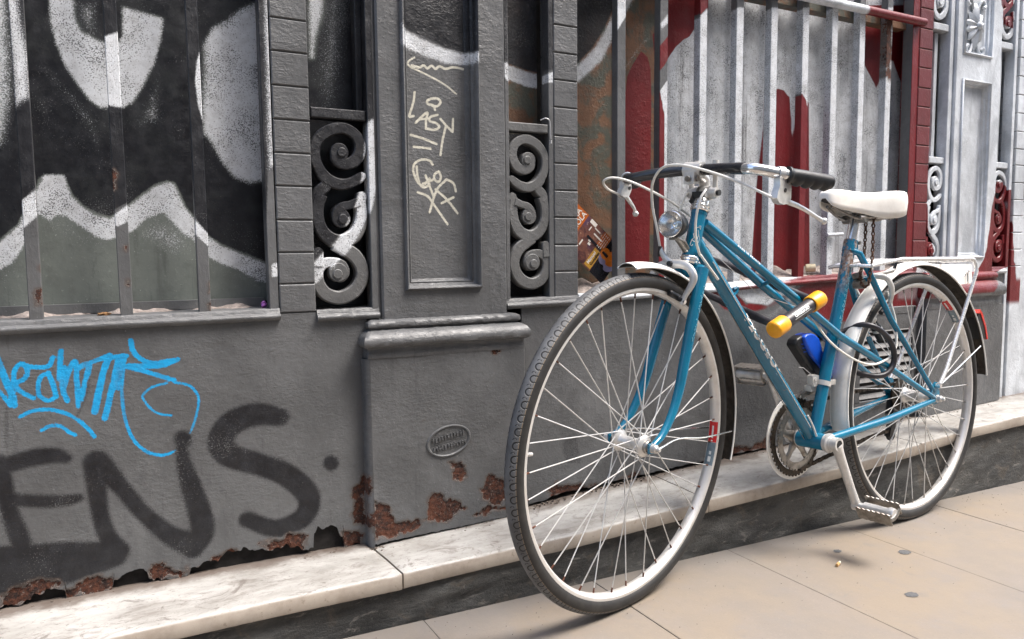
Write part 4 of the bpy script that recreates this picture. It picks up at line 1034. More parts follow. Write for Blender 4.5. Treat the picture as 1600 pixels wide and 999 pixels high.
# ---- left window
wl_ = part_empty('barred_window', shop, 'left barred window with black and white graffiti')
uprights('bar', [(c - .0105, c + .0105, .0, .016) for c in (-.3875, -.2515, -.1135, .0255, .1575)], D['bars_left'], M['iron_v'], .622, 1.75, wl_, .5)
uprights('frame_post', [(.2765, .2940, .0015, .03)], D['bars_left'], M['iron_v'], .617, 1.75, wl_, .6)
grid('window_pane', -1.2, .285, .645, 1.75, .078, .0042, D['pane_left'], M['pane'], wl_)
def sill(name, x0, x1, zl, slope, parent, mat, layers=None, lip=.011):
    """front lip moulding, flat upstand and dust-covered shelf"""
    n = max(6, int((x1 - x0) / .01))
    mb = MB()
    vs, fs = [], []
    prof = [(.02, -.003), (-.004, -.003), (-lip * .75, -.001), (-lip, .003), (-lip, .0065), (-lip * .8, .0095), (-.0045, .0105), (-.0035, .012), (-.003, .0185), (-.001, .0205), (.07, .0225), (.07, -.003)]
    for i in range(n + 1):
        x = x0 + (x1 - x0) * i / n
        for y, z in prof:
            vs.append((x, y + (rng.normal(0, .0003) if y < -.002 else 0), zl + slope * (x - x0) + z + rng.normal(0, .00025)))
    k = len(prof)
    for i in range(n):
        for q in range(k):
            fs.append((i * k + q, (i + 1) * k + q, (i + 1) * k + (q + 1) % k, i * k + (q + 1) % k))
    fs.append(tuple(range(k))); fs.append(tuple(n * k + q for q in range(k)))
    mb.add(vs, fs)
    o = mb.build(name, mat, parent, sharp=50)
    return paint_obj(o, layers or [])
sill('window_sill', -1.2, .2945, .6065, .004, wl_, M['iron'])
def dust(x0, x1, z0, h, parent, slope=0.):
    nx, ny = int((x1 - x0) / .006), 8
    vs, fs = [], []
    for i in range(nx + 1):
        x = x0 + (x1 - x0) * i / nx
        for j in range(ny + 1):
            t_ = j / ny
            y = .006 + .070 * t_
            z = z0 + slope * (x - x0) + h * t_ ** 1.5 * (1 + .35 * math.sin(x * 37) + .25 * math.sin(x * 91)) + rng.normal(0, .0008) * (t_ > .1)
            vs.append((x, y, z))
    for i in range(nx):
        for j in range(ny):
            a = i * (ny + 1) + j
            fs.append((a, a + ny + 1, a + ny + 2, a + 1))
    mb = MB(); mb.add(vs, fs)
    o = mb.build('dust', M['dustm'], parent, sharp=180)
    o['kind'] = 'stuff'
dust(-1.2, .276, .6265, .016, wl_)
mb = MB(); mb.box(-1.2, .276, .058, .0765, .635, .652)
mb.build('pane_bead', M['iron_v'], wl_)
paint_obj(bpy.data.objects['pane_bead'], [])

# ---- scroll panel A and the strip window over it
sa = scroll_panel(.3685, .4825, .6280, 1.0083, False, M['iron_s'], D['scroll_A'], M['iron'], 0, 'left black and white sprayed scroll panel')
uprights('frame_post', [(.4830, .4968, -.0035, .03)], D['scroll_A'], M['iron_v'], .6245, 1.75, sa, .8)
uprights('inner_post', [(.4690, .4822, .022, .05)], D['win_A'], M['iron_v'], 1.03, 1.75, sa, .9)
o = grid('glazing_strip', .362, .486, .62, 1.75, .062, .0035, D['win_A'] + [('P', 'k', [(.3, .6), (.5, .6), (.5, 1.015), (.3, 1.015)], .004, 1, 0)], M['pane'], sa)  # black layer below the rail paints in the recess shade behind the scroll
sill('sill_moulding', .3675, .4975, .6055, .004, sa, M['iron'])

# ---- scroll panel B
sb = scroll_panel(.8125, .9185, .6450, 1.0116, True, M['iron_s'], [], M['iron'], 0, 'plain grey scroll panel left of the front wheel')
uprights('frame_post', [(.8015, .8118, -.003, .03), (.9190, .9322, .0015, .03)], D['scroll_B'], M['iron_v'], .629, 1.75, sb, .8)
o = grid('glazing_strip', .808, .924, .63, 1.75, .062, .0035, D['win_B'] + [('P', 'k', [(.7, .6), (1., .6), (1., 1.018), (.7, 1.018)], .004, 1, 0)], M['board'], sb)  # lower black layer puts the opening's shade into the colour
sill('sill_moulding', .8005, .9995, .6115, .01, sb, M['iron'])

# ---- pilaster (shaft frame, sunk panel, moulding, plinth)
def moulded_frame(mb, x0, x1, z0, z1, y_out, y_in, w):
    """mitred ogee frame sinking from y_out to y_in"""
    prof = [(0, 0), (.06, -.28), (.16, -.38), (.28, -.30), (.36, .02), (.40, .30), (.62, .48), (.70, .42), (.78, .80), (1, 1)]
    rings = []
    for a, d in prof:
        i = a * w
        y = y_out + d * (y_in - y_out)
        rings.append([(x0 + i, y, z0 + i), (x1 - i, y, z0 + i), (x1 - i, y, z1 - i), (x0 + i, y, z1 - i)])
    vs = [p for r in rings for p in r]
    fs = []
    for r in range(len(rings) - 1):
        for i in range(4):
            fs.append((r * 4 + i, r * 4 + (i + 1) % 4, r * 4 + 4 + (i + 1) % 4, r * 4 + 4 + i))
    mb.add(vs, fs)

def subdiv(o, cuts):
    bm = bmesh.new(); bm.from_mesh(o.data)
    bmesh.ops.subdivide_edges(bm, edges=bm.edges[:], cuts=cuts, use_grid_fill=True)
    bm.to_mesh(o.data); bm.free()

def shaft(e, xa, xb, zb, zt, holes, yf, mat, layers, yb=.05):
    """front of the shaft around sunk panels, with chamfered outer edges"""
    mb = MB()
    xs = [xa + .004, holes[0][0], holes[0][1], xb - .004]
    zs = sorted([zb, zt] + [z for h in holes for z in h[2:]])
    for i in range(3):
        for j in range(len(zs) - 1):
            if i == 1 and any(h[2] - 1e-6 <= zs[j] and zs[j + 1] <= h[3] + 1e-6 for h in holes):
                continue
            nz_ = max(1, int((zs[j + 1] - zs[j]) / .012)); nx_ = max(1, int((xs[i + 1] - xs[i]) / .012))
            vs, fs = [], []
            for a in range(nx_ + 1):
                for b in range(nz_ + 1):
                    vs.append((xs[i] + (xs[i + 1] - xs[i]) * a / nx_, yf, zs[j] + (zs[j + 1] - zs[j]) * b / nz_))
            for a in range(nx_):
                for b in range(nz_):
                    q = a * (nz_ + 1) + b
                    fs.append((q, q + nz_ + 1, q + nz_ + 2, q + 1))
            mb.add(vs, fs)
    mb.add([(xa + .004, yf, zb), (xa, yf + .004, zb), (xa, yb, zb), (xa + .004, yf, zt), (xa, yf + .004, zt), (xa, yb, zt)], [(0, 1, 4, 3), (1, 2, 5, 4)])
    mb.add([(xb - .004, yf, zb), (xb, yf + .004, zb), (xb, yb, zb), (xb - .004, yf, zt), (xb, yf + .004, zt), (xb, yb, zt)], [(0, 3, 4, 1), (1, 4, 5, 2)])
    return paint_obj(mb.build('shaft', mat, e, sharp=30), layers)

pa = part_empty('pilaster', shop, 'grey pilaster with sunk panel tagged in chalk white, left of the bicycle')
P0, P1 = .503, .8000
HX0, HX1, HZ0 = .5545, .7345, .660
YF = -.010
shaft(pa, P0, P1, .588, 1.75, [(HX0, HX1, HZ0, 1.75)], YF, M['iron'], [])
mb = MB()
moulded_frame(mb, HX0, HX1, HZ0, 1.80, YF, .014, .024)
o = mb.build('panel_moulding', M['iron'], pa, sharp=60)
subdiv(o, 0)
# long edges need vertices for the spray
bm = bmesh.new(); bm.from_mesh(o.data)
for k in range(110):
    z = .66 + k * .01
    bmesh.ops.bisect_plane(bm, geom=bm.verts[:] + bm.edges[:] + bm.faces[:], plane_co=(0, 0, z), plane_no=(0, 0, 1))
bm.to_mesh(o.data); bm.free()
paint_obj(o, [l for l in D['pilaster_left'] if l[1] in 'kw'])
grid('sunk_panel', HX0 + .0205, HX1 - .0205, HZ0 + .0205, 1.75, .0138, .0019, D['pilaster_left'], M['iron'], pa, label='sunk panel with chalk white tags')
mb = MB()
mb.box(.4975, .5025, -.001, .03, .60, 1.75)
paint_obj(mb.build('edge_fillet', M['iron_v'], pa), [])

def base_mould(e, x0, x1, z0, z1, mat, layers=None, k=1.0):
    """fillet and bold torus wrapping round the pilaster foot; z0..z1 bottom and top"""
    h = z1 - z0
    prof = [(-.004, 1.0), (-.014, .985), (-.0235, .93), (-.0255, .86), (-.0245, .80), (-.019, .765), (-.0185, .735), (-.028, .70), (-.038, .63), (-.0445, .53), (-.0465, .43), (-.0445, .34), (-.038, .29), (-.032, .275), (-.0305, .17), (-.0325, .12), (-.031, 0.)]
    n = 40
    loops = []
    for y, f in prof:
        d = -y
        row = []
        z = z0 + h * f
        L = [(x0 - d * .75, .03)] + [(x0 - d * .75, y + .0015)] + [(x0 - d * .75 + (x1 - x0 + d * 1.5) * i / n, y) for i in range(n + 1)] + [(x1 + d * .75, y + .0015), (x1 + d * .75, .03)]
        loops.append([(x, yy + rng.normal(0, .0003), z + rng.normal(0, .0004)) for x, yy in L])
    m = len(loops[0])
    mb = MB()
    vs = [p for l in loops for p in l]
    fs = []
    for a in range(len(loops) - 1):
        for i in range(m - 1):
            fs.append((a * m + i, a * m + i + 1, (a + 1) * m + i + 1, (a + 1) * m + i))
    fs.append(tuple(range(m)))
    mb.add(vs, fs)
    return paint_obj(mb.build('base_moulding', mat, e, sharp=45), layers or [])
base_mould(pa, .4855, .8065, .5215, .6015, M['iron'])
PX0, PX1, PY = .4565, .8360, -.030
pl = grid('plinth', PX0 + .0105, PX1 - .006, .118, .5217, PY, .0026, D['plinth_left'], M['iron'], pa, depth=.0022, wob=.0007,
          bottom=[(.45, .1265), (.5, .1285), (.78, .131), (.85, .136)], label='plinth with rust patches and an oval cast plaque')
mb = MB()
for x0, x1, s_ in ((PX0, PX0 + .0105, 1), (PX1, PX1 - .006, -1)):
    n = 60
    vs, fs = [], []
    for i in range(n + 1):
        z = .12 + (.5215 - .12) * i / n
        for x, y in ((x0, .02), (x0, PY + .012), (x0 + s_ * .0012, PY + .008), ((x0 * .45 + x1 * .55), PY + .002), (x1, PY + .0003)):
            vs.append((x + rng.normal(0, .0003), y, z))
    for i in range(n):
        for q in range(4):
            a = i * 5 + q
            fs.append((a, a + 1, a + 6, a + 5))
    mb.add(vs, fs)
paint_obj(mb.build('plinth_edge', M['iron'], pa), D['plinth_left'] + [l for l in D['dado_left'] if l[1] == 'r2'])

# oval cast plaque with two worn lines of raised letters
FONT = {}
def text_mesh(body, size, extrude=.0, bold=0., space=1.):
    cu = bpy.data.curves.new('lettering', 'FONT')
    cu.body = body
    cu.size = size
    cu.extrude = extrude
    cu.offset = bold
    cu.space_character = space
    cu.align_x = 'CENTER'
    cu.align_y = 'CENTER'
    cu.resolution_u = 3
    ob = bpy.data.objects.new('lettering', cu)
    COL.objects.link(ob)
    dg = bpy.context.evaluated_depsgraph_get()
    me = bpy.data.meshes.new_from_object(ob.evaluated_get(dg))
    v = np.empty(len(me.vertices) * 3)
    me.vertices.foreach_get('co', v)
    f = [tuple(p.vertices) for p in me.polygons]
    bpy.data.objects.remove(ob)
    bpy.data.meshes.remove(me)
    return v.reshape(-1, 3), f

mb = MB()
oc = np.array((.6391, PY, .3285))
rx, rz = .0535, .0345
ang = rad(9)
ca, sa_ = math.cos(ang), math.sin(ang)
ring_p = [(1.0, .001), (1.0, -.0012), (.965, -.0034), (.92, -.0036), (.875, -.0016), (.86, -.0004)]
vs, fs = [], []
for i in range(56):
    a = 2 * math.pi * i / 56
    for k, y in ring_p:
        x, z = rx * k * math.cos(a), rz * k * math.sin(a)
        vs.append((oc[0] + x * ca - z * sa_, oc[1] + y, oc[2] + x * sa_ + z * ca))
kk = len(ring_p)
for i in range(56):
    for q in range(kk - 1):
        fs.append((i * kk + q, ((i + 1) % 56) * kk + q, ((i + 1) % 56) * kk + q + 1, i * kk + q + 1))
fs.append(tuple(i * kk + kk - 1 for i in range(56)))
mb.add(vs, fs)
for dz, n_l, w_l in ((.0095, 11, .080), (-.0105, 12, .082)):     # two lines of worn, illegible raised letters
    for i in range(n_l):
        u = -w_l / 2 + w_l * (i + .5) / n_l
        for q in range(3):
            hx, hz = random.choice(((.0008, .0052), (.0023, .0010), (.0009, .0038)))
            x, z = u + random.uniform(-.0014, .0014), dz + random.uniform(-.0022, .0022)
            hz = min(hz, .0056 - abs(z - dz))
            mb.obox((oc[0] + x * ca - z * sa_, oc[1] - .0016, oc[2] + x * sa_ + z * ca), (ca, 0, sa_), (0, 1, 0), (-sa_, 0, ca), hx, .0016 + random.uniform(0, .0008), hz)
mb.add([(oc[0] + x * ca - z * sa_, oc[1] - .0014, oc[2] + x * sa_ + z * ca) for x, z in ((-.043, -.0012), (.043, -.0012), (.043, .0004), (-.043, .0004))], [(0, 1, 2, 3)])
paint_obj(mb.build('oval_plaque', M['iron'], pa, sharp=40), [])

# ---- right window
wr = part_empty('barred_window', shop, 'right barred window with red and silver graffiti behind the bicycle')
rb = [(1.115, 1.140), (1.246, 1.2715), (1.3765, 1.401), (1.504, 1.5295), (1.6315, 1.6565), (1.7545, 1.780), (1.8755, 1.9005), (1.995, 2.020), (2.120, 2.145)]
uprights('bar', [(a, b, .0, .0225) for a, b in rb[:2]], D['bars_right'], M['iron_v'], .632, 1.75, wr, .25)
uprights('bar', [(a, b, .0, .0225) for a, b in rb[2:]], D['bars_right'], M['iron_v'], .640, 1.75, wr, .62)
uprights('frame_post', [(2.247, 2.2788, .002, .035)], D['bars_right'], M['iron_v'], .65, 1.75, wr, .35)
edges = [.985, 1.178, 1.315, 1.451, 1.585, 1.718, 1.847, 1.973, 2.098, 2.228, 2.42]
for i, (a, b) in enumerate(zip(edges[:-1], edges[1:])):
    n = max(6, int((b - a) / .0045)); nz_ = 200
    vs, fs = [], []
    for q in range(n + 1):
        x = a + (b - a) * q / n
        u = q / n
        y = .078 + (.010 if u < .02 or u > .98 else 0) - (.010 * math.exp(-((u - .72) / .05) ** 2) if i >= 3 else .004 * (u > .86)) + .003 * math.sin(u * 5 + i)
        for j in range(nz_ + 1):
            vs.append((x, y, .66 + 1.09 * j / nz_))
    for q in range(n):
        for j in range(nz_):
            s_ = q * (nz_ + 1) + j
            fs.append((s_, s_ + nz_ + 1, s_ + nz_ + 2, s_ + 1))
    mb = MB(); mb.add(vs, fs)
    o = mb.build('board', M['board'] if i < 2 else M['board_s'], wr, sharp=40)
    paint_obj(o, D['board_right'] + ([('S', 'k', [(b - .022, .66), (b - .026, 1.0), (b - .020, 1.75)], .02, .42, .012), ('S', 'k', [(a + .075, 1.45), (a + .07, 1.2), (a + .072, 1.1)], .02, .40, .01)] if i >= 2 else []))
sill('window_sill', .9995, 2.279, .6165, .031, wr, M['iron_white'],
     [('P', 'r', [(1.45, .6), (2.4, .6), (2.4, .68), (1.85, .68), (1.7, .652), (1.5, .64)], .02, .9, 0), ('P', 'k', [(.99, .6), (1.24, .6), (1.2, .66), (.99, .66)], .03, .3, 0)])
dust(1.0, 2.247, .6365, .022, wr, .031)
mb = MB()
mb.tube([(1.0, -.012, 1.4405), (2.279, -.012, 1.4405)], .0125, 14)
o = mb.build('top_rail', M['iron_white'], wr)
bm = bmesh.new(); bm.from_mesh(o.data)
for k in range(60):
    bmesh.ops.bisect_plane(bm, geom=bm.verts[:] + bm.edges[:] + bm.faces[:], plane_co=(1.0 + k * .0213, 0, 0), plane_no=(1, 0, 0))
bm.to_mesh(o.data); bm.free()
paint_obj(o, [('P', 'r', [(2.0, 1.3), (2.4, 1.3), (2.4, 1.6), (2.0, 1.6)], .008, .8, 0)])
mb = MB(); mb.box(1.0, 2.247, .026, .06, 1.425, 1.452)
paint_obj(mb.build('cross_board', M['board'], wr), [])
# little bolt tied across one bar
mb = MB(); mb.tube([(1.868, -.006, .7815), (1.93, -.010, .784)], .005, 10)
paint_obj(mb.build('bar_clip', M['iron_white'], wr), [])

# ---- scroll panels beside the second pilaster
lay_r = D['pilaster_right']
sc_ = scroll_panel(2.3495, 2.4300, .668, 1.0127, False, M['iron_white'], lay_r, M['iron'], .790, 'silver scroll panel right of the red strip', .012, .80)
uprights('frame_post', [(2.4305, 2.4500, -.003, .03)], lay_r, M['iron_white'], .63, 1.75, sc_, .8)
uprights('inner_post', [(2.385, 2.402, .02, .05)], [], M['iron_white'], 1.035, 1.43, sc_, .8)
grid('glazing_strip', 2.346, 2.432, .62, 1.75, .055, .006, [('P', 'k', [(2.3, 1.36), (2.5, 1.36), (2.5, 1.8), (2.3, 1.8)], .06, .8, 0), ('P', 'k', [(2.3, .6), (2.5, .6), (2.5, 1.012), (2.3, 1.012)], .004, 1, 0)], M['iron_white'], sc_)  # lower black layer is painted shade for the scroll gaps
sill('sill_moulding', 2.347, 2.4505, .645, .004, sc_, M['iron_white'], lay_r)
sdp = scroll_panel(2.7125, 2.7980, .678, 1.0130, True, M['iron_white'], lay_r, M['iron'], .765, 'silver and red sprayed scroll panel at far right', .012, .80)
uprights('frame_post', [(2.7985, 2.8150, -.003, .03)], lay_r, M['iron_white'], .15, 1.75, sdp, .8)
uprights('frame_post', [(2.8155, 2.8370, .012, .04)], [], M['iron_v'], .15, 1.75, sdp, .8)  # grey post stands in colour for the shaded side of the silver one
uprights('inner_post', [(2.745, 2.765, .02, .05)], [], M['iron_white'], 1.035, 1.42, sdp, .8)
grid('glazing_strip', 2.708, 2.80, .62, 1.75, .055, .006, [('P', 'k', [(2.6, 1.33), (2.9, 1.33), (2.9, 1.8), (2.6, 1.8)], .06, .8, 0), ('P', 'k', [(2.6, .6), (2.9, .6), (2.9, 1.012), (2.6, 1.012)], .004, 1, 0)], M['iron_white'], sdp)  # low black area colours in the shade between the scroll arms
sill('sill_moulding', 2.709, 2.7985, .652, .002, sdp, M['iron_white'], lay_r)

pb_ = part_empty('pilaster', shop, 'silver sprayed pilaster with a leaf ornament behind the rear wheel')
shaft(pb_, 2.4545, 2.7085, .60, 1.75, [(2.4895, 2.6500, .705, 1.292), (2.4895, 2.6500, 1.371, 1.75)], -.010, M['iron_white'], lay_r)
for z0, z1 in ((.705, 1.292), (1.371, 1.8)):
    mb = MB()
    moulded_frame(mb, 2.4895, 2.6500, z0, z1, -.010, .008, .020)
    paint_obj(mb.build('panel_moulding', M['iron_white'], pb_, sharp=60), [])
    mb = MB()
    mb.add([(2.507, .0078, z0 + .018), (2.633, .0078, z0 + .018), (2.633, .0078, z1 - .018), (2.507, .0078, z1 - .018)], [(0, 1, 2, 3)])
    paint_obj(mb.build('sunk_panel', M['iron_white'], pb_), [])
# leaf ornament: palmette of pointed leaves around a boss, with curled tendrils
mb = MB()
cx, cz = 2.5705, 1.469
for k in range(10):
    a = rad(90 + 36 * k)
    L = .078 if k in (0, 5) else (.056 if k in (1, 4, 6, 9) else .05)
    if k in (2, 3, 7, 8):
        L = .048
    w = .017 if k not in (0, 5) else .020
    vs, fs = [], []
    d = np.array((math.cos(a), math.sin(a))); p = np.array((-d[1], d[0]))
    rows = [(.08, .35, .016), (.3, .8, .019), (.5, 1., .017), (.72, .8, .014), (.9, .4, .008), (1., .03, .001)]
    for f, ww, hh in rows:
        c_ = d * L * f
        for q, hk in ((-1, .25), (-.5, .62), (0, 1.0), (.5, .62), (1, .25)):
            g = c_ + p * w * ww * q
            vs.append((cx + g[0], .006 - hh * hk, cz + g[1]))
    for i in range(len(rows) - 1):
        for q in range(4):
            fs.append((i * 5 + q, i * 5 + q + 1, i * 5 + q + 6, i * 5 + q + 5))
    mb.add(vs, fs)
mb.lathe((cx, .006, cz), (0, -1, 0), [(.0001, .027), (.006, .026), (.011, .022), (.0135, .014), (.014, 0)], 20)
for sx_ in (-1, 1):
    for sz_ in (-1, 1):
        mb.tube([(cx + sx_ * .012, .004, cz + sz_ * .055), (cx + sx_ * .026, .002, cz + sz_ * .082), (cx + sx_ * .042, .002, cz + sz_ * .086), (cx + sx_ * .048, .001, cz + sz_ * .072), (cx + sx_ * .040, 0, cz + sz_ * .064)], [.004, .005, .005, .006, .007], 8, smooth=4)
paint_obj(mb.build('leaf_ornament', M['iron_white'], pb_, sharp=60), [])
lay_b = [('P', 'r', [(2.3, .575), (2.66, .585), (2.72, .63), (2.72, .68), (2.3, .68)], .01, .75, 0)]
base_mould(pb_, 2.345, 2.7000, .543, .660, M['iron'], lay_b)
grid('plinth', 2.318, 2.749, .14, .545, -.030, .006, [], M['iron'], pb_, wob=.0007, thick=.03,
     bottom=[(2.3, .19), (2.75, .205)])
mb = MB()
mb.box(2.754, 2.797, .0, .05, .15, .66)
paint_obj(mb.build('plinth_return', M['iron'], pb_), [])
mb = MB()
mb.box(2.905, 9.0, .004, .05, .15, 2.2)
paint_obj(mb.build('end_panel', M['iron_white'], shop, label='silver sprayed end panel at far right'), [('P', 'k', [(2.90, .7), (3.5, .7), (3.5, 1.8), (2.90, 1.8)], .01, .7, 0), ('P', 'r', [(2.8, .55), (3.5, .55), (3.5, .75), (2.8, .75)], .02, .7, 0)])

# crumbled dirt along the wall foot
mb = MB()
for i in range(420):
    if i < 230:
        x = random.choice((random.uniform(.85, 1.2), random.uniform(1.9, 2.35), random.uniform(.3, .5)))
    else:
        x = random.uniform(-.5, 2.8)
    y = -.002 - abs(random.gauss(0, .010)) - (.028 if 2.31 < x < 2.76 else 0) - (.028 if .45 < x < .84 else 0)
    r = random.uniform(.0008, .0030) * (1.5 if i < 200 else 1)
    z = zback(x) + (ztop(x) - zback(x)) * (-y / .3) + r * .3
    q = [np.array((x, y, z)) + r * np.array((math.cos(a) * math.cos(b), math.sin(a) * math.cos(b), .8 * math.sin(b))) * random.uniform(.6, 1.3) for b in (-.8, .5) for a in (0, 1.57, 3.14, 4.71)]
    mb.add(q, [(0, 1, 2, 3)[::-1], (4, 5, 6, 7), (0, 1, 5, 4), (1, 2, 6, 5), (2, 3, 7, 6), (3, 0, 4, 7)])
M['crumb'] = plain('crumbled_dirt', (.15, .12, .095), .95, 0, .7, 300)
o = mb.build('wall_foot_dirt', M['crumb'], ledge, sharp=20)
o['kind'] = 'stuff'

# ---- louvred vent low in the dado behind the rear wheel
ve = part_empty('vent_grille', shop, 'louvred vent behind the rear wheel')
VX0, VX1, VZ0, VZ1 = 2.02, 2.288, .262, .545
mb = MB()
for (a, b, c_, d) in ((VX0 - .02, VX1, VZ1 - .012, VZ1 + .012), (VX0 - .02, VX1, VZ0 - .012, VZ0 + .006), (VX0 - .02, VX0 + .006, VZ0, VZ1), (VX1 - .012, VX1 + .004, VZ0 - .01, VZ1 + .01)):
    mb.bbox(a, b, -.012, .002, c_, d, .002)
paint_obj(mb.build('vent_frame', M['iron'], ve), [])
mb = MB()
mb.box(VX0, VX1 - .01, -.0035, -.0018, VZ0, VZ1)
mb.build('vent_shade', M['void'], ve)  # black sheet painted as the shade between the slats
M['slat'] = painted('dusty_slat', (.30, .29, .28), .5, bumps=.2)
ns = 9
for i in range(ns):
    z = VZ0 + .012 + (VZ1 - .075 - VZ0) * i / (ns - 1)
    mb = MB()
    mb.add([(VX0 + .006, -.011, z), (VX1 - .012, -.011, z), (VX1 - .012, -.004, z + .014), (VX0 + .006, -.004, z + .014), (VX0 + .006, -.0095, z - .001), (VX1 - .012, -.0095, z - .001), (VX1 - .012, -.004, z + .010), (VX0 + .006, -.004, z + .010)],
           [(0, 1, 2, 3), (4, 7, 6, 5), (0, 4, 5, 1), (1, 5, 6, 2), (3, 7, 4, 0)])
    paint_obj(mb.build('slat', M['slat'], ve), [])
mb = MB(); mb.box(VX0 + .004, VX1 - .012, -.0105, -.002, VZ1 - .058, VZ1 - .012)
paint_obj(mb.build('vent_plate', M['iron'], ve), [])

# ---- unseen house across the street, added to block low sky and bounce light
t = NT('plaster_opposite')
M['plaster'] = t.out(t.mix(t.ramp(t.noise(.8, 5), .35, .7), (.42, .39, .34), (.34, .31, .27)), .85)
mb = MB(); mb.box(-9, 13, -5.0, -4.3, -.5, 6.0)
ob = mb.build('building', M['plaster'], None)
tag(ob, 'unseen plain plastered house front, added across the street to block low sky and bounce light', 'building')
# ------------------------------------------------------------------ bicycle
def wheel_axes(yaw, lean):
    e1 = np.array([math.cos(yaw), math.sin(yaw), 0.])
    n0 = np.array([math.sin(yaw), -math.cos(yaw), 0.])
    e2 = math.cos(lean) * np.array([0, 0, 1.]) - math.sin(lean) * n0
    n = math.cos(lean) * n0 + math.sin(lean) * np.array([0, 0, 1.])
    return e1, e2, n
RC, FC = np.array([1.95439, -.23355, .33044]), np.array([.90954, -.32875, .35355])
RE, FE = wheel_axes(.09958, .03786), wheel_axes(.26324, -.03565)
def B(s, u, n=0.):            # bicycle frame coordinates: forward, up, towards the street
    return RC - s * RE[0] + u * RE[1] + n * RE[2]
def Q(s, u, n=0.):            # the steered front end
    return FC - s * FE[0] + u * FE[1] + n * FE[2]
def Bs(L): return [B(*p) for p in L]
def Qs(L): return [Q(*p) for p in L]

t = NT('teal_enamel')
c = t.mix(t.ramp(t.noise(18, 4), .35, .7), (.003, .150, .255), (.003, .118, .205))
chip = t.ramp(t.noise(55, 6, .7), .69, .71)
c = t.mix(chip, c, (.13, .07, .04))
c = t.mix(t.ramp(t.noise(160, 3, .7), .70, .72, 0, .6), c, (.20, .24, .25))
M['teal'] = t.out(c, t.math('MULTIPLY_ADD', chip, .4, .26), 0., None, Coat_Weight=.4)
t = NT('worn_teal_enamel')
c = t.mix(t.ramp(t.noise(18, 4), .35, .7), (.003, .150, .255), (.003, .118, .205))
chip = t.ramp(t.noise(30, 6, .75, stretch=(1, 1, .45)), .52, .56)
A_ = t.attr('wear')
chip = t.math('MULTIPLY', chip, A_[0])
c = t.mix(chip, c, t.mix(t.ramp(t.noise(120, 4), .4, .65), (.14, .07, .04), (.30, .27, .25)))
M['teal_worn'] = t.out(c, t.math('MULTIPLY_ADD', chip, .4, .26), 0., None, Coat_Weight=.3)
M['chrome'] = plain('scuffed_chrome', (.82, .82, .81), .20, .92, .10, 40, dirt=(.22, .17, .12), dirtamt=.3)
M['alloy'] = plain('dull_alloy', (.70, .69, .67), .36, .6, .2, 50, dirt=(.25, .2, .15), dirtamt=.3)
M['alloy_pale'] = plain('pale_alloy', (.66, .645, .61), .42, .35, .15, 50, dirt=(.32, .27, .2), dirtamt=.35)
M['rimm'] = plain('brushed_rim', (.72, .70, .67), .38, .45, .12, 30, dirt=(.40, .35, .28), dirtamt=.35)
M['spoke'] = plain('spoke_steel', (.66, .65, .63), .34, .3, .2, 30)
M['cream'] = plain('cream_plastic', (.86, .84, .79), .38, 0., .08, 25, dirt=(.42, .35, .26), dirtamt=.3)
M['white'] = plain('white_leathercloth', (.86, .83, .77), .42, 0., .06, 22, .12, 500, dirt=(.50, .42, .32), dirtamt=.25)
M['cable'] = plain('white_cable_housing', (.74, .72, .66), .35, 0., .12, 40, dirt=(.4, .33, .24), dirtamt=.35)
M['black'] = plain('black_plastic', (.012, .012, .013), .42, 0., .3, 50)
M['grip'] = plain('black_grip_rubber', (.017, .018, .02), .5, 0., .3, 60, .2, 500)
M['tape'] = plain('glossy_black_wrap', (.030, .031, .036), .16, 0., .4, 40, .25, 90)
M['rack'] = plain('bright_rack_tube', (.80, .80, .79), .24, .55, .1, 40, dirt=(.3, .25, .2), dirtamt=.25)
M['rubber'] = plain('side_wall_rubber', (.040, .039, .037), .6, 0., .4, 35, .2, 300, dirt=(.11, .10, .085), dirtamt=.5)
M['steel'] = plain('grimy_steel', (.36, .34, .31), .42, .9, .4, 60, dirt=(.10, .06, .035), dirtamt=.6)
M['chainm'] = plain('oily_chain', (.05, .04, .03), .5, .6, .5, 200, dirt=(.10, .05, .025), dirtamt=.6)
M['rustchain'] = plain('rusty_chain', (.10, .045, .022), .7, .3, .5, 200, dirt=(.20, .10, .05), dirtamt=.6)
M['yellow'] = plain('yellow_vinyl', (.82, .36, .008), .35, 0., .08, 40, dirt=(.5, .2, .02), dirtamt=.3)
M['lockblack'] = plain('lock_black_vinyl', (.022, .020, .024), .42, 0., .3, 60, .1, 300)
M['blue'] = plain('blue_plastic', (.006, .075, .52), .4, 0., .15, 40)
M['redlens'] = plain('red_lens', (.55, .02, .012), .15, 0., .2, 60, coat=.6)
M['decal'] = plain('silver_decal', (.74, .75, .73), .4, .05, .15, 90, dirt=(.05, .16, .22), dirtamt=.4)
M['decal_teal'] = plain('pale_teal_decal', (.14, .40, .50), .4, 0, .4, 160)
M['stick_red'] = plain('red_sticker', (.62, .016, .02), .4, 0, .2, 80)
M['stick_grey'] = plain('grey_sticker', (.16, .22, .26), .4, 0, .3, 80)
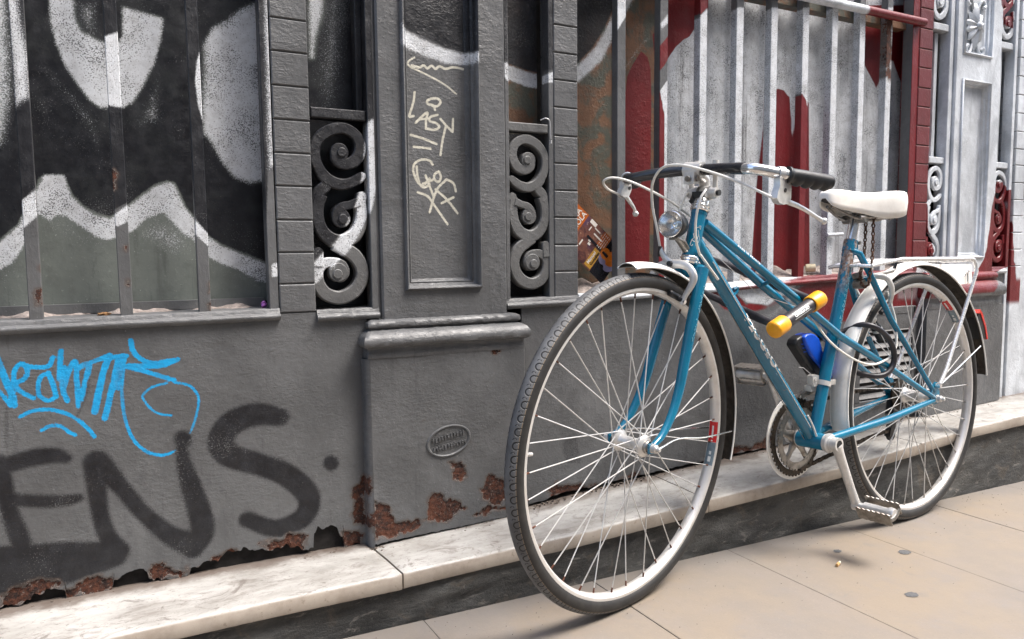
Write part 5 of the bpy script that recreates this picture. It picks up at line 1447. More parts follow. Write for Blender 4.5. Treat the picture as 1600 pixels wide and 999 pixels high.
# tyre: sipes cut round the tread as omega shaped grooves
t = NT('tyre_tread')
uv = t.n.new('ShaderNodeAttribute'); uv.attribute_name = 'tread'
sp = t.n.new('ShaderNodeSeparateXYZ'); t.link(uv.outputs['Vector'], sp.inputs[0])
a_, x_ = sp.outputs[0], sp.outputs[1]           # cell along the tread, signed position across (metres)
fx = t.math('FRACT', a_)
ax_ = t.math('ABSOLUTE', x_)
P_ = .0239
du = t.math('MULTIPLY', t.math('SUBTRACT', fx, .45), P_)
dv = t.math('SUBTRACT', ax_, .0130)
dist = t.math('SQRT', t.math('ADD', t.math('MULTIPLY', du, du), t.math('MULTIPLY', dv, dv)))
g1 = t.ramp(t.math('ABSOLUTE', t.math('SUBTRACT', dist, .0062)), .0017, .0009)
g1 = t.math('MULTIPLY', g1, t.ramp(ax_, .0155, .0150))
wav = t.math('MULTIPLY_ADD', t.math('SINE', t.math('MULTIPLY', ax_, 520.)), .0022, t.math('MULTIPLY', t.math('SUBTRACT', fx, .92), P_))
g2 = t.math('MULTIPLY', t.ramp(t.math('ABSOLUTE', wav), .0015, .0008), t.math('MULTIPLY', t.ramp(ax_, .0125, .0120), t.ramp(ax_, .0045, .0050)))
g3 = t.math('MULTIPLY', t.ramp(t.math('ABSOLUTE', t.math('SUBTRACT', t.math('MULTIPLY', t.math('FRACT', t.math('MULTIPLY', a_, 2.)), P_ / 2), .006)), .0013, .0007), t.math('MULTIPLY', t.ramp(ax_, .0185, .0180), t.ramp(ax_, .0146, .0150)))
edge = t.ramp(t.math('ABSOLUTE', t.math('SUBTRACT', ax_, .0172)), .0009, .0004)
g = t.math('MAXIMUM', t.math('MAXIMUM', g1, g2), g3)
tread = t.ramp(ax_, .0180, .0172)
c = t.mix(t.ramp(t.noise(40, 5, .7), .35, .7), (.011, .0105, .010), (.024, .022, .020))
grey_t = t.mix(t.ramp(t.noise(25, 5, .6), .35, .7), (.115, .117, .120), (.065, .065, .065))
c = t.mix(tread, c, grey_t)
c = t.mix(edge, c, (.16, .12, .08))
c = t.mix(g, c, (.008, .008, .008))
nb = t.bump(t.math('SUBTRACT', 1., g), .8, .0015)
M['tyre'] = t.out(c, t.ramp(tread, 0, 1, .6, .55), 0., nb)

bike = thing('bicycle', 'old teal ladies bicycle with white mudguards and white saddle, locked to the window bars', 'bicycle', (1.45, -.3, 0.0))

def tube_obj(name, pts, r, mat, parent, seg=12, smooth=0, **k):
    mb = MB()
    mb.tube(pts, r, seg, smooth=smooth, **k)
    return mb.build(name, mat, parent)

# ---- frame
mb = MB()
HT0, HT1 = (.8785, .394, 0), (.8473, .490, 0)
mb.tube(Bs([HT0, HT1]), .0165, 20)
for f in (0.02, .93):
    p = [tuple(np.array(HT0) + (np.array(HT1) - np.array(HT0)) * (f + d)) for d in (0, .06)]
    mb.tube(Bs(p), .0175, 20)
BBc = (.461, -.0565)
mb.tube(Bs([(.8615, .428, 0), (.641, .1617, 0), (.463, -.050, 0)]), .0148, 18)
mb.tube(Bs([(*BBc, -.036), (*BBc, .036)]), .0205, 24)
for sgn in (1, -1):
    lat = [(.843, .4655, .010), (.674, .3655, .018), (.389, .197, .0255), (.19, .098, .043), (.012, .004, .060)] if sgn > 0 else [(.838, .458, -.010), (.6259, .331, -.019), (.3552, .180, -.0255), (.17, .085, -.044), (.012, .004, -.060)]
    mb.tube(Bs(lat), [.0098, .0098, .0098, .0085, .0075], 14)
    st = [(.302, .4035, .010 * sgn), (.290, .3965, .020 * sgn), (.262, .348, .029 * sgn), (.187, .226, .042 * sgn), (.010, .020, .060 * sgn)]
    mb.tube(Bs(st), [.008, .0085, .008, .0075, .0065], 12)
    mb.tube(Bs([(.43, -.053, .026 * sgn), (.36, -.046, .034 * sgn), (.21, -.031, .050 * sgn), (.012, -.005, .060 * sgn)]), [.0105, .0105, .010, .0075], 14)
    # dropout plate with eyelet
    o_, ex, ey = B(0, 0, .0595 * sgn), -RE[0], RE[1]
    mb.prism([(-.012, -.012), (.010, -.016), (.026, -.012), (.030, .012), (.020, .034), (.006, .046), (-.004, .044), (-.008, .032), (-.016, .016)], o_, ex, ey, RE[2] * sgn, .004)
# bridges
mb.tube(Bs([(.252, .330, -.030), (.252, .330, .030)]), .006, 10)
mb.tube(Bs([(.345, -.045, -.03), (.345, -.045, .03)]), .006, 10)
mb.tube(Bs([(.628, .325, -.018), (.632, .340, .018)]), .005, 10)
# lamp-cable hook under the down tube
mb.tube(Bs(BD['hook']), .0035, 8, smooth=4)
frame = mb.build('frame', M['teal'], bike, sharp=40)

mb = MB()
ST = lambda f: (.461 - .1600 * f, -.0565 + .4655 * f, 0)
mb.tube(Bs([ST(f) for f in np.linspace(0, 1.0, 40)]), .0146, 20)
mb.tube(Bs([ST(.985), ST(1.045)]), .0168, 20)
mb.obox(B(*ST(1.01)) - RE[0] * -.018, RE[0], RE[2], RE[1], .010, .006, .009)
seat_tube = mb.build('seat_tube', M['teal_worn'], bike, sharp=40)
at = seat_tube.data.color_attributes.new('wear', 'FLOAT_COLOR', 'POINT')
for i, v in enumerate(seat_tube.data.vertices):
    w_ = min(1., max(0., (v.co.z - .62) / .06))
    at.data[i].color = (w_, w_, w_, 1)
mb = MB(); mb.tube([B(*ST(1.03)) + RE[0] * .018 - RE[2] * .012, B(*ST(1.03)) + RE[0] * .018 + RE[2] * .016], .0045, 10)
mb.build('clamp_bolt', M['steel'], seat_tube)

# lettering wrapped round tubes
def wrap_text(body, size, p0, p1, r, along0, mat, name='lettering', parent=None, phase=0., bold=.0, space=1., centre=.5, ex=.0004, ysc=1.):
    v, f = text_mesh(body, size, 0., bold, space)
    p0, p1 = np.array(p0), np.array(p1)
    T = p1 - p0; L = np.linalg.norm(T); T = T / L
    nrm = RE[2] - T * (RE[2] @ T); nrm /= np.linalg.norm(nrm)
    up = np.cross(nrm, T)
    out = []
    for x, y, z in v:
        th = (y * ysc / r) + phase
        out.append(p0 + T * (centre * L + x) + (nrm * math.cos(th) + up * math.sin(th)) * (r + ex))
    mb = MB(); mb.add(out, f)
    return mb.build(name, mat, parent)
wrap_text('PEUGEOT', .0400, B(.8615, .428), B(.463, -.050), .0148, 0, M['decal'], parent=frame, bold=.0012, space=1.10, centre=.500, phase=.16, ysc=.68)
wrap_text('MADE IN FRANCE', .0072, B(.843, .4655, .010), B(.674, .3655, .018), .0098, 0, M['decal'], parent=frame, bold=.0003, space=1.5, centre=.72, phase=.35)
# thin silver line and shift cable along the down tube
dn = np.array(B(.8615, .428)); dT = np.array(B(.463, -.050)) - dn
mb = MB(); mb.tube([dn + dT * .09 + RE[2] * .0152 - RE[1] * .002, dn + dT * .93 + RE[2] * .0152 - RE[1] * .002], .0009, 6)
mb.build('gear_cable', M['spoke'], frame)
mb = MB(); mb.tube([dn + dT * .28 - RE[1] * .021 - RE[2] * .004 + RE[0] * -.004, dn + dT * .96 - RE[1] * .024 - RE[2] * .010], .0009, 6)
mb.build('gear_cable', M['steel'], frame)
mb = MB(); mb.tube(Bs([(.502, .012, .0150), (.489, -.006, .0155), (.478, -.030, .018), (.470, -.060, .0205), (.462, -.083, .012)]), .0022, 8, smooth=4)
mb.build('gear_cable', M['spoke'], frame)
# worn pale decal on seat tube, broken into letters no one can read
p0, p1 = B(*ST(.60)), B(*ST(.90))
T = p1 - p0; L = np.linalg.norm(T); T = T / L
nrm = RE[2] - T * (RE[2] @ T); nrm /= np.linalg.norm(nrm); up_ = np.cross(T, nrm)
mb = MB()
for i in range(120):
    x = L * random.random(); th = random.uniform(-.35, .85)
    w_, h_ = random.choice(((.0045, .12), (.002, .30), (.0012, .45), (.006, .06)))
    q = []
    for a, b in ((-1, -1), (1, -1), (1, 1), (-1, 1)):
        tt = th + b * h_ / 2
        q.append(p0 + T * (x + a * w_ / 2) + (nrm * math.cos(tt) + up_ * math.sin(tt)) * (.0150 + i * 6e-6))
    mb.add(q, [(0, 1, 2, 3)])
mb.build('worn_decal', M['decal_teal'], seat_tube)
# the outlined figure on the head tube
p0, p1 = B(*HT0), B(*HT1)
T = p1 - p0; L = np.linalg.norm(T); T = T / L
fw = -RE[0]
nrm = RE[2] * .75 + fw * .66; nrm -= T * (nrm @ T); nrm /= np.linalg.norm(nrm); up_ = np.cross(T, nrm)
mb = MB()
for line in ([(.62, -.25), (.60, .1), (.52, .0), (.46, .28), (.38, .1), (.33, .34), (.22, .42), (.20, .15), (.24, .1)], [(.62, -.25), (.58, -.5), (.66, -.45), (.64, -.2)], [(.46, -.4), (.40, -.62), (.30, -.55), (.34, -.3)], [(.33, .34), (.30, .0), (.36, -.3), (.46, -.4), (.56, -.2)]):
    mb.tube([p0 + T * a * L + (nrm * math.cos(b) - up_ * math.sin(b)) * .0168 for a, b in line], .0006, 5)
mb.build('head_emblem', M['decal'], frame)

# ---- headset
mb = MB()
hT = (np.array(HT1) - np.array(HT0)); hT /= np.linalg.norm(hT)
Hp = lambda f: B(*(np.array(HT1) + hT * f))
ax_h = Hp(1) - Hp(0)
mb.lathe(Hp(0), ax_h, [(.0001, 0), (.0185, 0), (.0205, .002), (.0205, .0045), (.0185, .006), (.0185, .0075), (.0198, .009), (.0198, .012), (.0165, .015), (.0165, .024), (.0145, .027), (.0001, .027)], 24)
mb.build('headset', M['chrome'], bike, sharp=35)
mb = MB()
Lp = B(*HT0)
mb.lathe(Lp, -ax_h, [(.0001, 0), (.0185, 0), (.0200, .003), (.0200, .006), (.0180, .008), (.0185, .012), (.0160, .015), (.0001, .015)], 24)
mb.build('headset', M['chrome'], bike, sharp=35)

# ---- fork
mb = MB()
CR = (-.178, .340)
mb.tube([B(*HT0) - hT[0] * 0 + (B(*HT0) - B(*HT1)) * .10, Q(-.181, .338, 0)], .0165, 18)
mb.tube(Qs([(-.181, .342, -.036), (-.1805, .346, -.018), (-.1805, .347, 0), (-.1805, .346, .018), (-.181, .342, .036)]), [.0125, .0145, .0155, .0145, .0125], 14, up=FE[1])
for sgn in (1, -1):
    mb.tube(Qs([(-.181, .348, .034 * sgn), (-.150, .262, .036 * sgn), (-.116, .162, .041 * sgn), (-.096, .105, .044 * sgn), (-.068, .055, .047 * sgn), (-.035, .020, .049 * sgn), (-.005, .004, .050 * sgn)]), [.0125, .0122, .0115, .0105, .0092, .0078, .0068], 16, smooth=5)
    mb.prism([(-.010, .010), (.012, .010), (.010, -.010), (-.008, -.012)], Q(0, 0, .0475 * sgn), -FE[0], FE[1], FE[2] * sgn, .005)
fork = mb.build('fork', M['teal'], bike, sharp=45)
p0, p1 = Q(-.172, .318, .0345), Q(-.128, .198, .0395)
T = p1 - p0; L = np.linalg.norm(T); T = T / L
nrm = FE[2] - T * (FE[2] @ T); nrm /= np.linalg.norm(nrm); up_ = np.cross(T, nrm)
mb = MB()
for i in range(46):
    x = L * random.random(); th = random.uniform(-.42, .05); w_, h_ = random.choice(((.0035, .10), (.0015, .25), (.004, .06)))
    mb.add([p0 + T * (x + a * w_ / 2) + (nrm * math.cos(th + b * h_ / 2) - up_ * math.sin(th + b * h_ / 2)) * (.0128 + i * 6e-6) for a, b in ((-1, -1), (1, -1), (1, 1), (-1, 1))], [(0, 1, 2, 3)])
mb.build('worn_decal', M['decal_teal'], fork)

# ---- wheels
R_T, R_S = .3425, .0172
SPOKE = None
def make_wheel(name, C0, E, F, stick_ang, valve_ang, rear):
    e1, e2, n = -E[0], E[1], E[2]
    at_ = lambda r, a, q: C0 + r * (math.cos(a) * e1 + math.sin(a) * e2) + q * n
    # rim
    mb = MB()
    prof = [(.3130, .0085), (.3172, .0098), (.3176, .0118), (.3160, .0126), (.3078, .0124), (.3062, .0112), (.3022, .0060), (.3014, 0)]
    prof = prof + [(r, -q) for r, q in prof[::-1][1:]]
    mb.lathe(C0, n, [(r, q) for r, q in prof], 120, closed=True, ref=e1)
    rim = mb.build(name, M['rimm'], bike, sharp=30)
    # tyre with tread coordinates
    seg, ns_ = 180, 30
    vs, uv, fs = [], [], []
    rc = R_T - R_S
    a0 = rad(148)
    for i in range(seg):
        a = 2 * math.pi * i / seg
        for j in range(ns_ + 1):
            b = -a0 + 2 * a0 * j / ns_
            bulge = 1 + (.03 if abs(b) > 1.15 else 0)
            vs.append(at_(rc + R_S * math.cos(b), a, R_S * math.sin(b) * bulge))
            uv.append((i / 2.0, R_S * b, 0))
    for i in range(seg):
        for j in range(ns_):
            i2 = (i + 1) % seg
            fs.append((i * (ns_ + 1) + j, i2 * (ns_ + 1) + j, i2 * (ns_ + 1) + j + 1, i * (ns_ + 1) + j + 1))
    me = bpy.data.meshes.new('tyre')
    me.from_pydata([tuple(p) for p in vs], [], fs)
    me.update()
    me.polygons.foreach_set('use_smooth', [True] * len(me.polygons))
    ca_ = me.attributes.new('tread', 'FLOAT_VECTOR', 'CORNER')
    li = np.empty(len(me.loops), int); me.loops.foreach_get('vertex_index', li)
    uvn = np.array(uv)[li]
    pi_ = np.repeat(np.arange(len(me.polygons)), 4)
    last = pi_ >= (seg - 1) * ns_
    uvn[last & (uvn[:, 0] < 1), 0] = seg / 2.0
    ca_.data.foreach_set('vector', uvn.ravel())
    bm = bmesh.new(); bm.from_mesh(me); bmesh.ops.recalc_face_normals(bm, faces=bm.faces); bm.to_mesh(me); bm.free()
    link('tyre', me, M['tyre'], rim)
    # hub
    mb = MB()
    oln = .062 if rear else .047
    fl = .024 if rear else .030
    hr = .012 if not rear else .016
    mb.lathe(C0, n, [(.0001, -oln), (.008, -oln), (.008, -fl - .008), (.0205, -fl - .004), (.0225, -fl - .0015), (.0225, -fl + .0015), (.0205, -fl + .003), (hr + .002, -fl + .006), (hr, -fl + .014), (hr, fl - .014), (hr + .002, fl - .006), (.0205, fl - .003), (.0225, fl - .0015), (.0225, fl + .0015), (.0205, fl + .004), (.008, fl + .008), (.008, oln), (.0001, oln)], 28)
    mb.build('hub', M['alloy'], rim, sharp=35)
    mb = MB()
    for sg in (1, -1):
        base = C0 + n * sg * (oln + .003)
        mb.lathe(base, n * sg, [(.0001, 0), (.0105, 0), (.0105, .002), (.0085, .003), (.0085, .011), (.0070, .0125), (.0046, .0125), (.0046, .019), (.0036, .020), (.0001, .020)], 6 if False else 14)
    mb.build('axle_nut', M['alloy'], rim, sharp=35)
    if not rear:
        mb = MB(); mb.lathe(C0 + n * (fl + .006), n, [(.0120, 0), (.0135, .002), (.0135, .006), (.0120, .008)], 20); mb.lathe(C0 - n * (fl + .006), -n, [(.0120, 0), (.0135, .002), (.0135, .006), (.0120, .008)], 20)
        mb.build('dust_cap', M['steel'], rim)
    # spokes, crossed three times
    nip = None
    for k in range(36):
        side = 1 if k % 2 == 0 else -1
        h = k // 2
        lead = 1 if h % 2 == 0 else -1
        hub_a = 2 * math.pi * (h / 18) + (0 if side > 0 else math.pi / 18)
        rim_a = hub_a + lead * rad(58 if lead > 0 else 62) + rad(3)
        rim_a = round((rim_a) / (2 * math.pi / 36)) * (2 * math.pi / 36)
        P0 = at_(.0205, hub_a, side * (fl + (.002 if lead > 0 else -.002)))
        P1 = at_(.3015, rim_a, side * .0022)
        d = Vector(P1 - P0); L_ = d.length
        global SPOKE
        if SPOKE is None:
            m_ = MB(); m_.tube([(0, 0, 0), (0, 0, 1)], .00125, 6)
            o_ = m_.build('spoke', M['spoke'], rim)
            SPOKE = o_.data
        else:
            o_ = bpy.data.objects.new('spoke', SPOKE); COL.objects.link(o_); o_.parent = rim
        o_.location = Vector(P0) - total(rim)
        o_.rotation_mode = 'QUATERNION'
        o_.rotation_quaternion = d.to_track_quat('Z', 'Y')
        o_.scale = (1, 1, L_)
        if nip is None:
            nip = MB()
        dn_ = (P0 - P1) / np.linalg.norm(P0 - P1)
        nip.tube([P1 - dn_ * .002, P1 + dn_ * .010], [.0022, .0016], 6)
    nip.build('nipples', M['rustp'] if not rear else M['steel'], rim)['kind'] = 'stuff'
    mb = MB()
    va = valve_ang
    mb.tube([at_(.303, va, 0), at_(.295, va, 0), at_(.2945, va, 0), at_(.285, va, 0)], [.0028, .0028, .0040, .0036], 10)
    mb.build('valve', M['alloy'], rim)
    # stickers on the near rim wall and inner face
    for (a, b, mat, r0, r1, q, nm) in ((0, .20, 'stick_red', .3045, .3155, .01265, 'rim_sticker'), (.205, .39, 'stick_grey', .3045, .3155, .01265, 'rim_sticker')):
        pass
    mb1, mb2, mb3 = MB(), MB(), MB()
    def patch(mbx, a, b, r_, q0, q1, lift):
        m_ = 10
        k2 = 9
        v_ = []
        for i in range(m_ + 1):
            aa = stick_ang + a + (b - a) * i / m_
            for qq in np.linspace(q0, q1, k2):
                v_.append(at_(np.interp(abs(qq), [0, .0060, .0112, .0124], [.3014, .3022, .3062, .3078]) - lift, aa, qq))
        mbx.add(v_, [(i * k2 + j, (i + 1) * k2 + j, (i + 1) * k2 + j + 1, i * k2 + j + 1) for i in range(m_) for j in range(k2 - 1)])
    patch(mb1, 0, .155, .3, -.0095, .0110, .0005)
    patch(mb2, .158, .330, .3, -.0095, .0110, .0005)
    patch(mb3, .03, .125, .3, .000, .004, .0008)
    patch(mb3, .14, .150, .3, .000, .004, .0008)
    patch(mb3, .225, .25, .3, .000, .005, .0008)
    patch(mb3, .265, .305, .3, -.001, .006, .0008)
    mb1.build('rim_sticker', M['stick_red'], rim); mb2.build('rim_sticker', M['stick_grey'], rim); mb3.build('sticker_print', M['decal'], rim)['kind'] = 'stuff'
    return rim
wf = make_wheel('wheel', FC, FE, None, rad(181), rad(6.4), False)
wrr = make_wheel('wheel', RC, RE, None, rad(122), rad(40), True)
wf['label'] = 'front wheel turned a little out from the wall'
wrr['label'] = 'rear wheel standing close to the ledge'

# ---- mudguards
M['underside'] = plain('grimy_underside', (.055, .045, .034), .8, 0, .5, 60, dirt=(.10, .08, .06), dirtamt=.5)
def mudguard(C0, E, a0, a1, r0, r1, w, lab, parent):
    e1, e2, n = -E[0], E[1], E[2]
    m_, k_ = 70, 12
    vs, fs = [], []
    for lay in (0, 1):
        for i in range(m_ + 1):
            f = i / m_
            a = a0 + (a1 - a0) * f
            r = r0 + (r1 - r0) * f
            for j in range(k_ + 1):
                q = -1 + 2 * j / k_
                dr = -.0105 * abs(q) ** 2.6 - (.0012 if lay else 0)
                ww = w - (.0008 if lay else 0)
                vs.append(C0 + (r + dr) * (math.cos(a) * e1 + math.sin(a) * e2) + q * ww * n)
    off = (m_ + 1) * (k_ + 1)
    for i in range(m_):
        for j in range(k_):
            q = i * (k_ + 1) + j
            fs.append((q, q + 1, q + k_ + 2, q + k_ + 1))
            fs.append((off + q, off + q + k_ + 1, off + q + k_ + 2, off + q + 1))
        for j in (0, k_):
            q = i * (k_ + 1) + j
            fs.append((q, q + k_ + 1, off + q + k_ + 1, off + q))
    for i in (0, m_):
        for j in range(k_):
            q = i * (k_ + 1) + j
            fs.append((q, q + 1, off + q + 1, off + q))
    mb = MB(); mb.add(vs, fs)
    for j in (0, k_):
        mb.tube([vs[i * (k_ + 1) + j] for i in range(m_ + 1)], .0021, 8)
    o = mb.build('mudguard', M['cream'], parent, sharp=60, label=lab)
    o.data.materials.append(M['underside'])
    nf = len(o.data.polygons)
    for p in o.data.polygons:           # grimy inner skin
        c_ = np.array(p.center) - C0
        if all(off <= vi < 2 * off for vi in p.vertices):
            p.material_index = 1
    return o
mf = mudguard(FC, FE, rad(85), rad(196), .3635, .3725, .0225, 'front mudguard', bike)
mr = mudguard(RC, RE, rad(-8), rad(176.5), .3600, .3850, .0235, 'rear mudguard', bike)
for sg in (1, -1):
    tube_obj('mudguard_stay', Qs([(s_, u_, n_ * sg) for s_, u_, n_ in BD['mudstay_front']]), .0020, M['chrome'], mf, 8, 4)
    tube_obj('mudguard_stay', Bs([(s_, u_, n_ * sg) for s_, u_, n_ in BD['mudstay_rear']]), .0020, M['chrome'], mr, 8, 4)

# ---- stem, handlebar, levers, grips
mb = MB()
mb.tube([Hp(.012), Hp(.030), Q(-.2275, .520, 0), Q(-.226, .534, 0)], .0112, 16)
mb.tube(Qs([(-.2265, .524, 0), (-.2215, .538, 0), (-.190, .5470, 0)]), [.0118, .0125, .0115], 14, smooth=4)
mb.tube(Qs([(-.186, .5535, -.020), (-.186, .5525, .020)]), .0168, 20)
mb.obox(Q(-.176, .5355, 0), FE[0], FE[1], FE[2], .010, .012, .0125)
stem = mb.build('stem', M['alloy'], bike, sharp=40)
mb = MB(); mb.tube(Qs([(-.1765, .5345, .012), (-.1765, .5345, .0165)]), .0062, 14); mb.tube(Qs([(-.163, .534, 0), (-.160, .5335, 0)]), .0062, 12)
mb.build('stem_bolt', M['steel'], stem)
bar_pts = [(-.290, .5470, -.232), (-.235, .5450, -.200), (-.186, .5420, -.174), (-.156, .5400, -.150), (-.150, .5405, -.128), (-.162, .5480, -.080), (-.186, .5540, -.022), (-.186, .5530, .022), (-.158, .5490, .090), (-.141, .5455, .148), (-.148, .5420, .172), (-.182, .5345, .201), (-.235, .5285, .2265), (-.264, .5255, .240)]
mb = MB(); mb.tube(Qs(bar_pts), .0109, 16, smooth=6)
hb = mb.build('handlebar', M['chrome'], bike)
bp_ = catmull(np.array(bar_pts), 6)
mb = MB(); mb.tube(Qs(bp_[13:38]), .0119, 16); mb.tube(Qs(bp_[41:54]), .0119, 16)
mb.build('bar_wrap', M['tape'], hb)
def grip(a, b, down):
    a, b = np.array(a), np.array(b)
    mb = MB()
    n_, k_ = 48, 18
    T = b - a; L = np.linalg.norm(T); T /= L
    vs, fs = [], []
    dn_ = down - T * (down @ T); dn_ /= np.linalg.norm(dn_)
    sd = np.cross(T, dn_)
    for i in range(n_ + 1):
        f = i / n_
        r = .0138 + .0014 * math.sin(f * math.pi)
        if f < .05: r = .0165
        if f > .93: r *= math.sqrt(max(.02, 1 - ((f - .93) / .07) ** 2))
        for j in range(k_):
            th = 2 * math.pi * j / k_
            rr = r
            dd = math.cos(th)
            if dd > 0 and .12 < f < .92:
                rr += .0058 * dd ** 2 * (abs(math.sin((f - .12) / .80 * math.pi * 4)) ** .8) - .001
            vs.append(a + T * L * f + rr * (math.cos(th) * dn_ + math.sin(th) * sd))
    for i in range(n_):
        for j in range(k_):
            j2 = (j + 1) % k_
            fs.append((i * k_ + j, i * k_ + j2, (i + 1) * k_ + j2, (i + 1) * k_ + j))
    fs += [tuple(range(k_)), tuple(n_ * k_ + j for j in range(k_))]
    mb.add(vs, fs)
    return mb.build('grip', M['grip'], hb, sharp=60)
grip(Q(-.188, .5336, .2040), Q(-.285, .5220, .2505), -FE[1])
grip(Q(-.192, .5425, -.177), Q(-.300, .5470, -.238), -FE[1])
def lever(pts, br, clampc, nn, plate):
    mb = MB()
    mb.prism([(a, b) for a, b in plate], Q(0, 0, br[1][2] - .0065), -FE[0], FE[1], FE[2], .013)
    mb.tube(Qs(br), [.007, .0085, .0085, .0065][:len(br)], 12, flat=.75, smooth=4)
    mb.lathe(Q(*clampc) - FE[0] * .0, Q(clampc[0] - .01, clampc[1] - .0005, clampc[2] + nn * .006) - Q(*clampc), [(.0118, -.007), (.0140, -.006), (.0140, .006), (.0118, .007)], 18)
    o = mb.build('brake_lever', M['alloy'], hb, sharp=45)
    mb = MB()
    P, r_ = Qs(pts), [.0058, .0058, .0052, .0046, .0044, .0046][:len(pts)]
    mb.tube(P, r_, 12, flat=.7, smooth=6)
    mb.lathe(P[-1] - (P[-1] - P[-2]) / np.linalg.norm(P[-1] - P[-2]) * .006, P[-1] - P[-2], [(.0001, -.001), (.0055, .001), (.0075, .006), (.0055, .011), (.0001, .0125)], 12)
    mb.build('lever_blade', M['alloy'], o)
    mb = MB()
    c_ = Q(br[1][0] - .006, br[1][1] - .004, br[1][2] + .0062)
    mb.tube([c_, c_ + FE[2] * .0018], .0042, 12)
    mb.build('pivot_screw', M['black'], o)
lever([(-.168, .494, .202), (-.198, .484, .203), (-.232, .4775, .206), (-.262, .4695, .210), (-.300, .4575, .214), (-.327, .4490, .218)], [(-.178, .524, .198), (-.174, .508, .200), (-.170, .496, .200), (-.158, .490, .199)], (-.176, .5352, .1965), 1, [(-.158, .527), (-.198, .527), (-.205, .515), (-.206, .490), (-.200, .480), (-.178, .477), (-.160, .480), (-.150, .488), (-.153, .500), (-.160, .512)])
lever([(-.178, .510, -.178), (-.194, .499, -.180), (-.208, .4885, -.181), (-.2195, .4800, -.182), (-.2275, .4710, -.183), (-.2300, .4660, -.184)], [(-.182, .538, -.172), (-.180, .526, -.176), (-.176, .512, -.178), (-.168, .506, -.179)], (-.176, .5425, -.168), -1, [(-.166, .536), (-.192, .536), (-.194, .518), (-.186, .504), (-.172, .500), (-.158, .504), (-.158, .514), (-.166, .524)])
# shifters on the stem
mb = MB()
mb.tube([Hp(.030), Hp(.040)], .0145, 16)
for sg in (1, -1):
    mb.tube(Qs([(-.2225, .507, .008 * sg), (-.2225, .507, .020 * sg)]), .0155, 18)
    mb.tube(Qs([(-.2225, .507, .020 * sg), (-.2225, .507, .034 * sg)]), [.0130, .0115], 18)
sh = mb.build('shifter', M['alloy'], stem, sharp=40)
for sg, tip in ((1, (-.2165, .574, .031)), (-1, (-.238, .578, -.031))):
    mb = MB(); mb.tube(Qs([(-.2225, .510, .028 * sg), (-.2215, .535, .029 * sg), (tip[0], tip[1] - .02, tip[2]), tip]), [.0060, .0055, .0066, .0068], 12, smooth=4)
    mb.build('shift_lever', M['alloy_pale'], sh)
mb = MB(); mb.tube(Qs([(-.2225, .507, .034), (-.2225, .507, .040)]), .0065, 12); mb.tube(Qs([(-.199, .500, -.004), (-.205, .488, -.014)]), .008, 10); mb.obox(Q(-.205, .497, .004), FE[0], FE[1], FE[2], .011, .012, .013)
mb.build('shifter_clamp', M['black'], sh)

# ---- cables
for nm, fr in (('cable_front_brake', Qs), ('cable_rear_brake', Qs), ('cable_gear_near', Qs), ('cable_gear_far', Qs)):
    tube_obj('cable', fr(BD[nm]), .0027, M['cable'], bike, 8, 6)
tube_obj('cable', Bs(BD['cable_gear_near_b']), .0027, M['cable'], bike, 8, 6)
tube_obj('cable', Bs(BD['cable_rear_loop']), .0027, M['cable'], bike, 8, 6)
mb = MB(); mb.tube(Bs([(.846, .418, .014), (.66, .308, .0), (.48, .263, 0)]), .0008, 6)
mb.build('brake_wire', M['spoke'], frame)

# ---- front brake
mb = MB()
sC = -.118
mb.tube(Qs([(sC, .3570, 0), (sC, .3680, -.016), (sC, .3800, -.026), (sC - .002, .3905, -.0315)]), [.0085, .0075, .006, .0045], 12, flat=.6, smooth=4)
mb.tube(Qs([(sC, .358, .002), (sC, .3575, .024), (sC + .001, .350, .043), (sC + .002, .3330, .0545), (sC + .004, .3150, .050), (sC + .007, .296, .040), (sC + .012, .277, .034)]), [.0095, .0085, .0085, .0085, .0075, .006, .006], 14, flat=.7, smooth=5)
mb.tube(Qs([(sC - .004, .357, 0), (sC - .004, .3560, -.024), (sC - .003, .346, -.042), (sC - .002, .330, -.050), (sC, .312, -.046), (sC + .008, .285, -.034)]), [.009, .0085, .008, .0075, .0065, .006], 12, flat=.7, smooth=5)
mb.tube(Qs([(sC + .002, .3585, 0), (-.172, .3540, 0)]), .004, 10)
br = mb.build('brake_caliper', M['alloy_pale'], bike, sharp=50, label='front brake caliper')
for sg in (1, -1):
    mb = MB()
    a = Q(-.082, .3010, .0205 * sg); b = Q(-.128, .2850, .0205 * sg)
    mb.tube([a, a + (b - a) * .05, b], [.0045, .0068, .0068], 12)
    mb.tube([Q(-.108, .2900, .022 * sg), Q(-.108, .2845, .036 * sg)], .0055, 10)
    mb.build('brake_pad', M['black'], br)
mb = MB()
mb.tube(Qs([(sC + .004, .358, 0), (sC + .0125, .3585, 0)]), [.0062, .0055], 12)
mb.tube(Qs([(sC, .393, -.031), (sC - .002, .378, -.034), (sC - .002, .372, -.0345)]), [.004, .0045, .0035], 10)
mb.build('pivot_cap', M['black'], br)['kind'] = 'stuff'
mb = MB(); mb.tube(Qs([(-.108, .2830, .036), (-.108, .2820, .042)]), .0045, 8); mb.build('pad_bolt', M['chrome'], br)

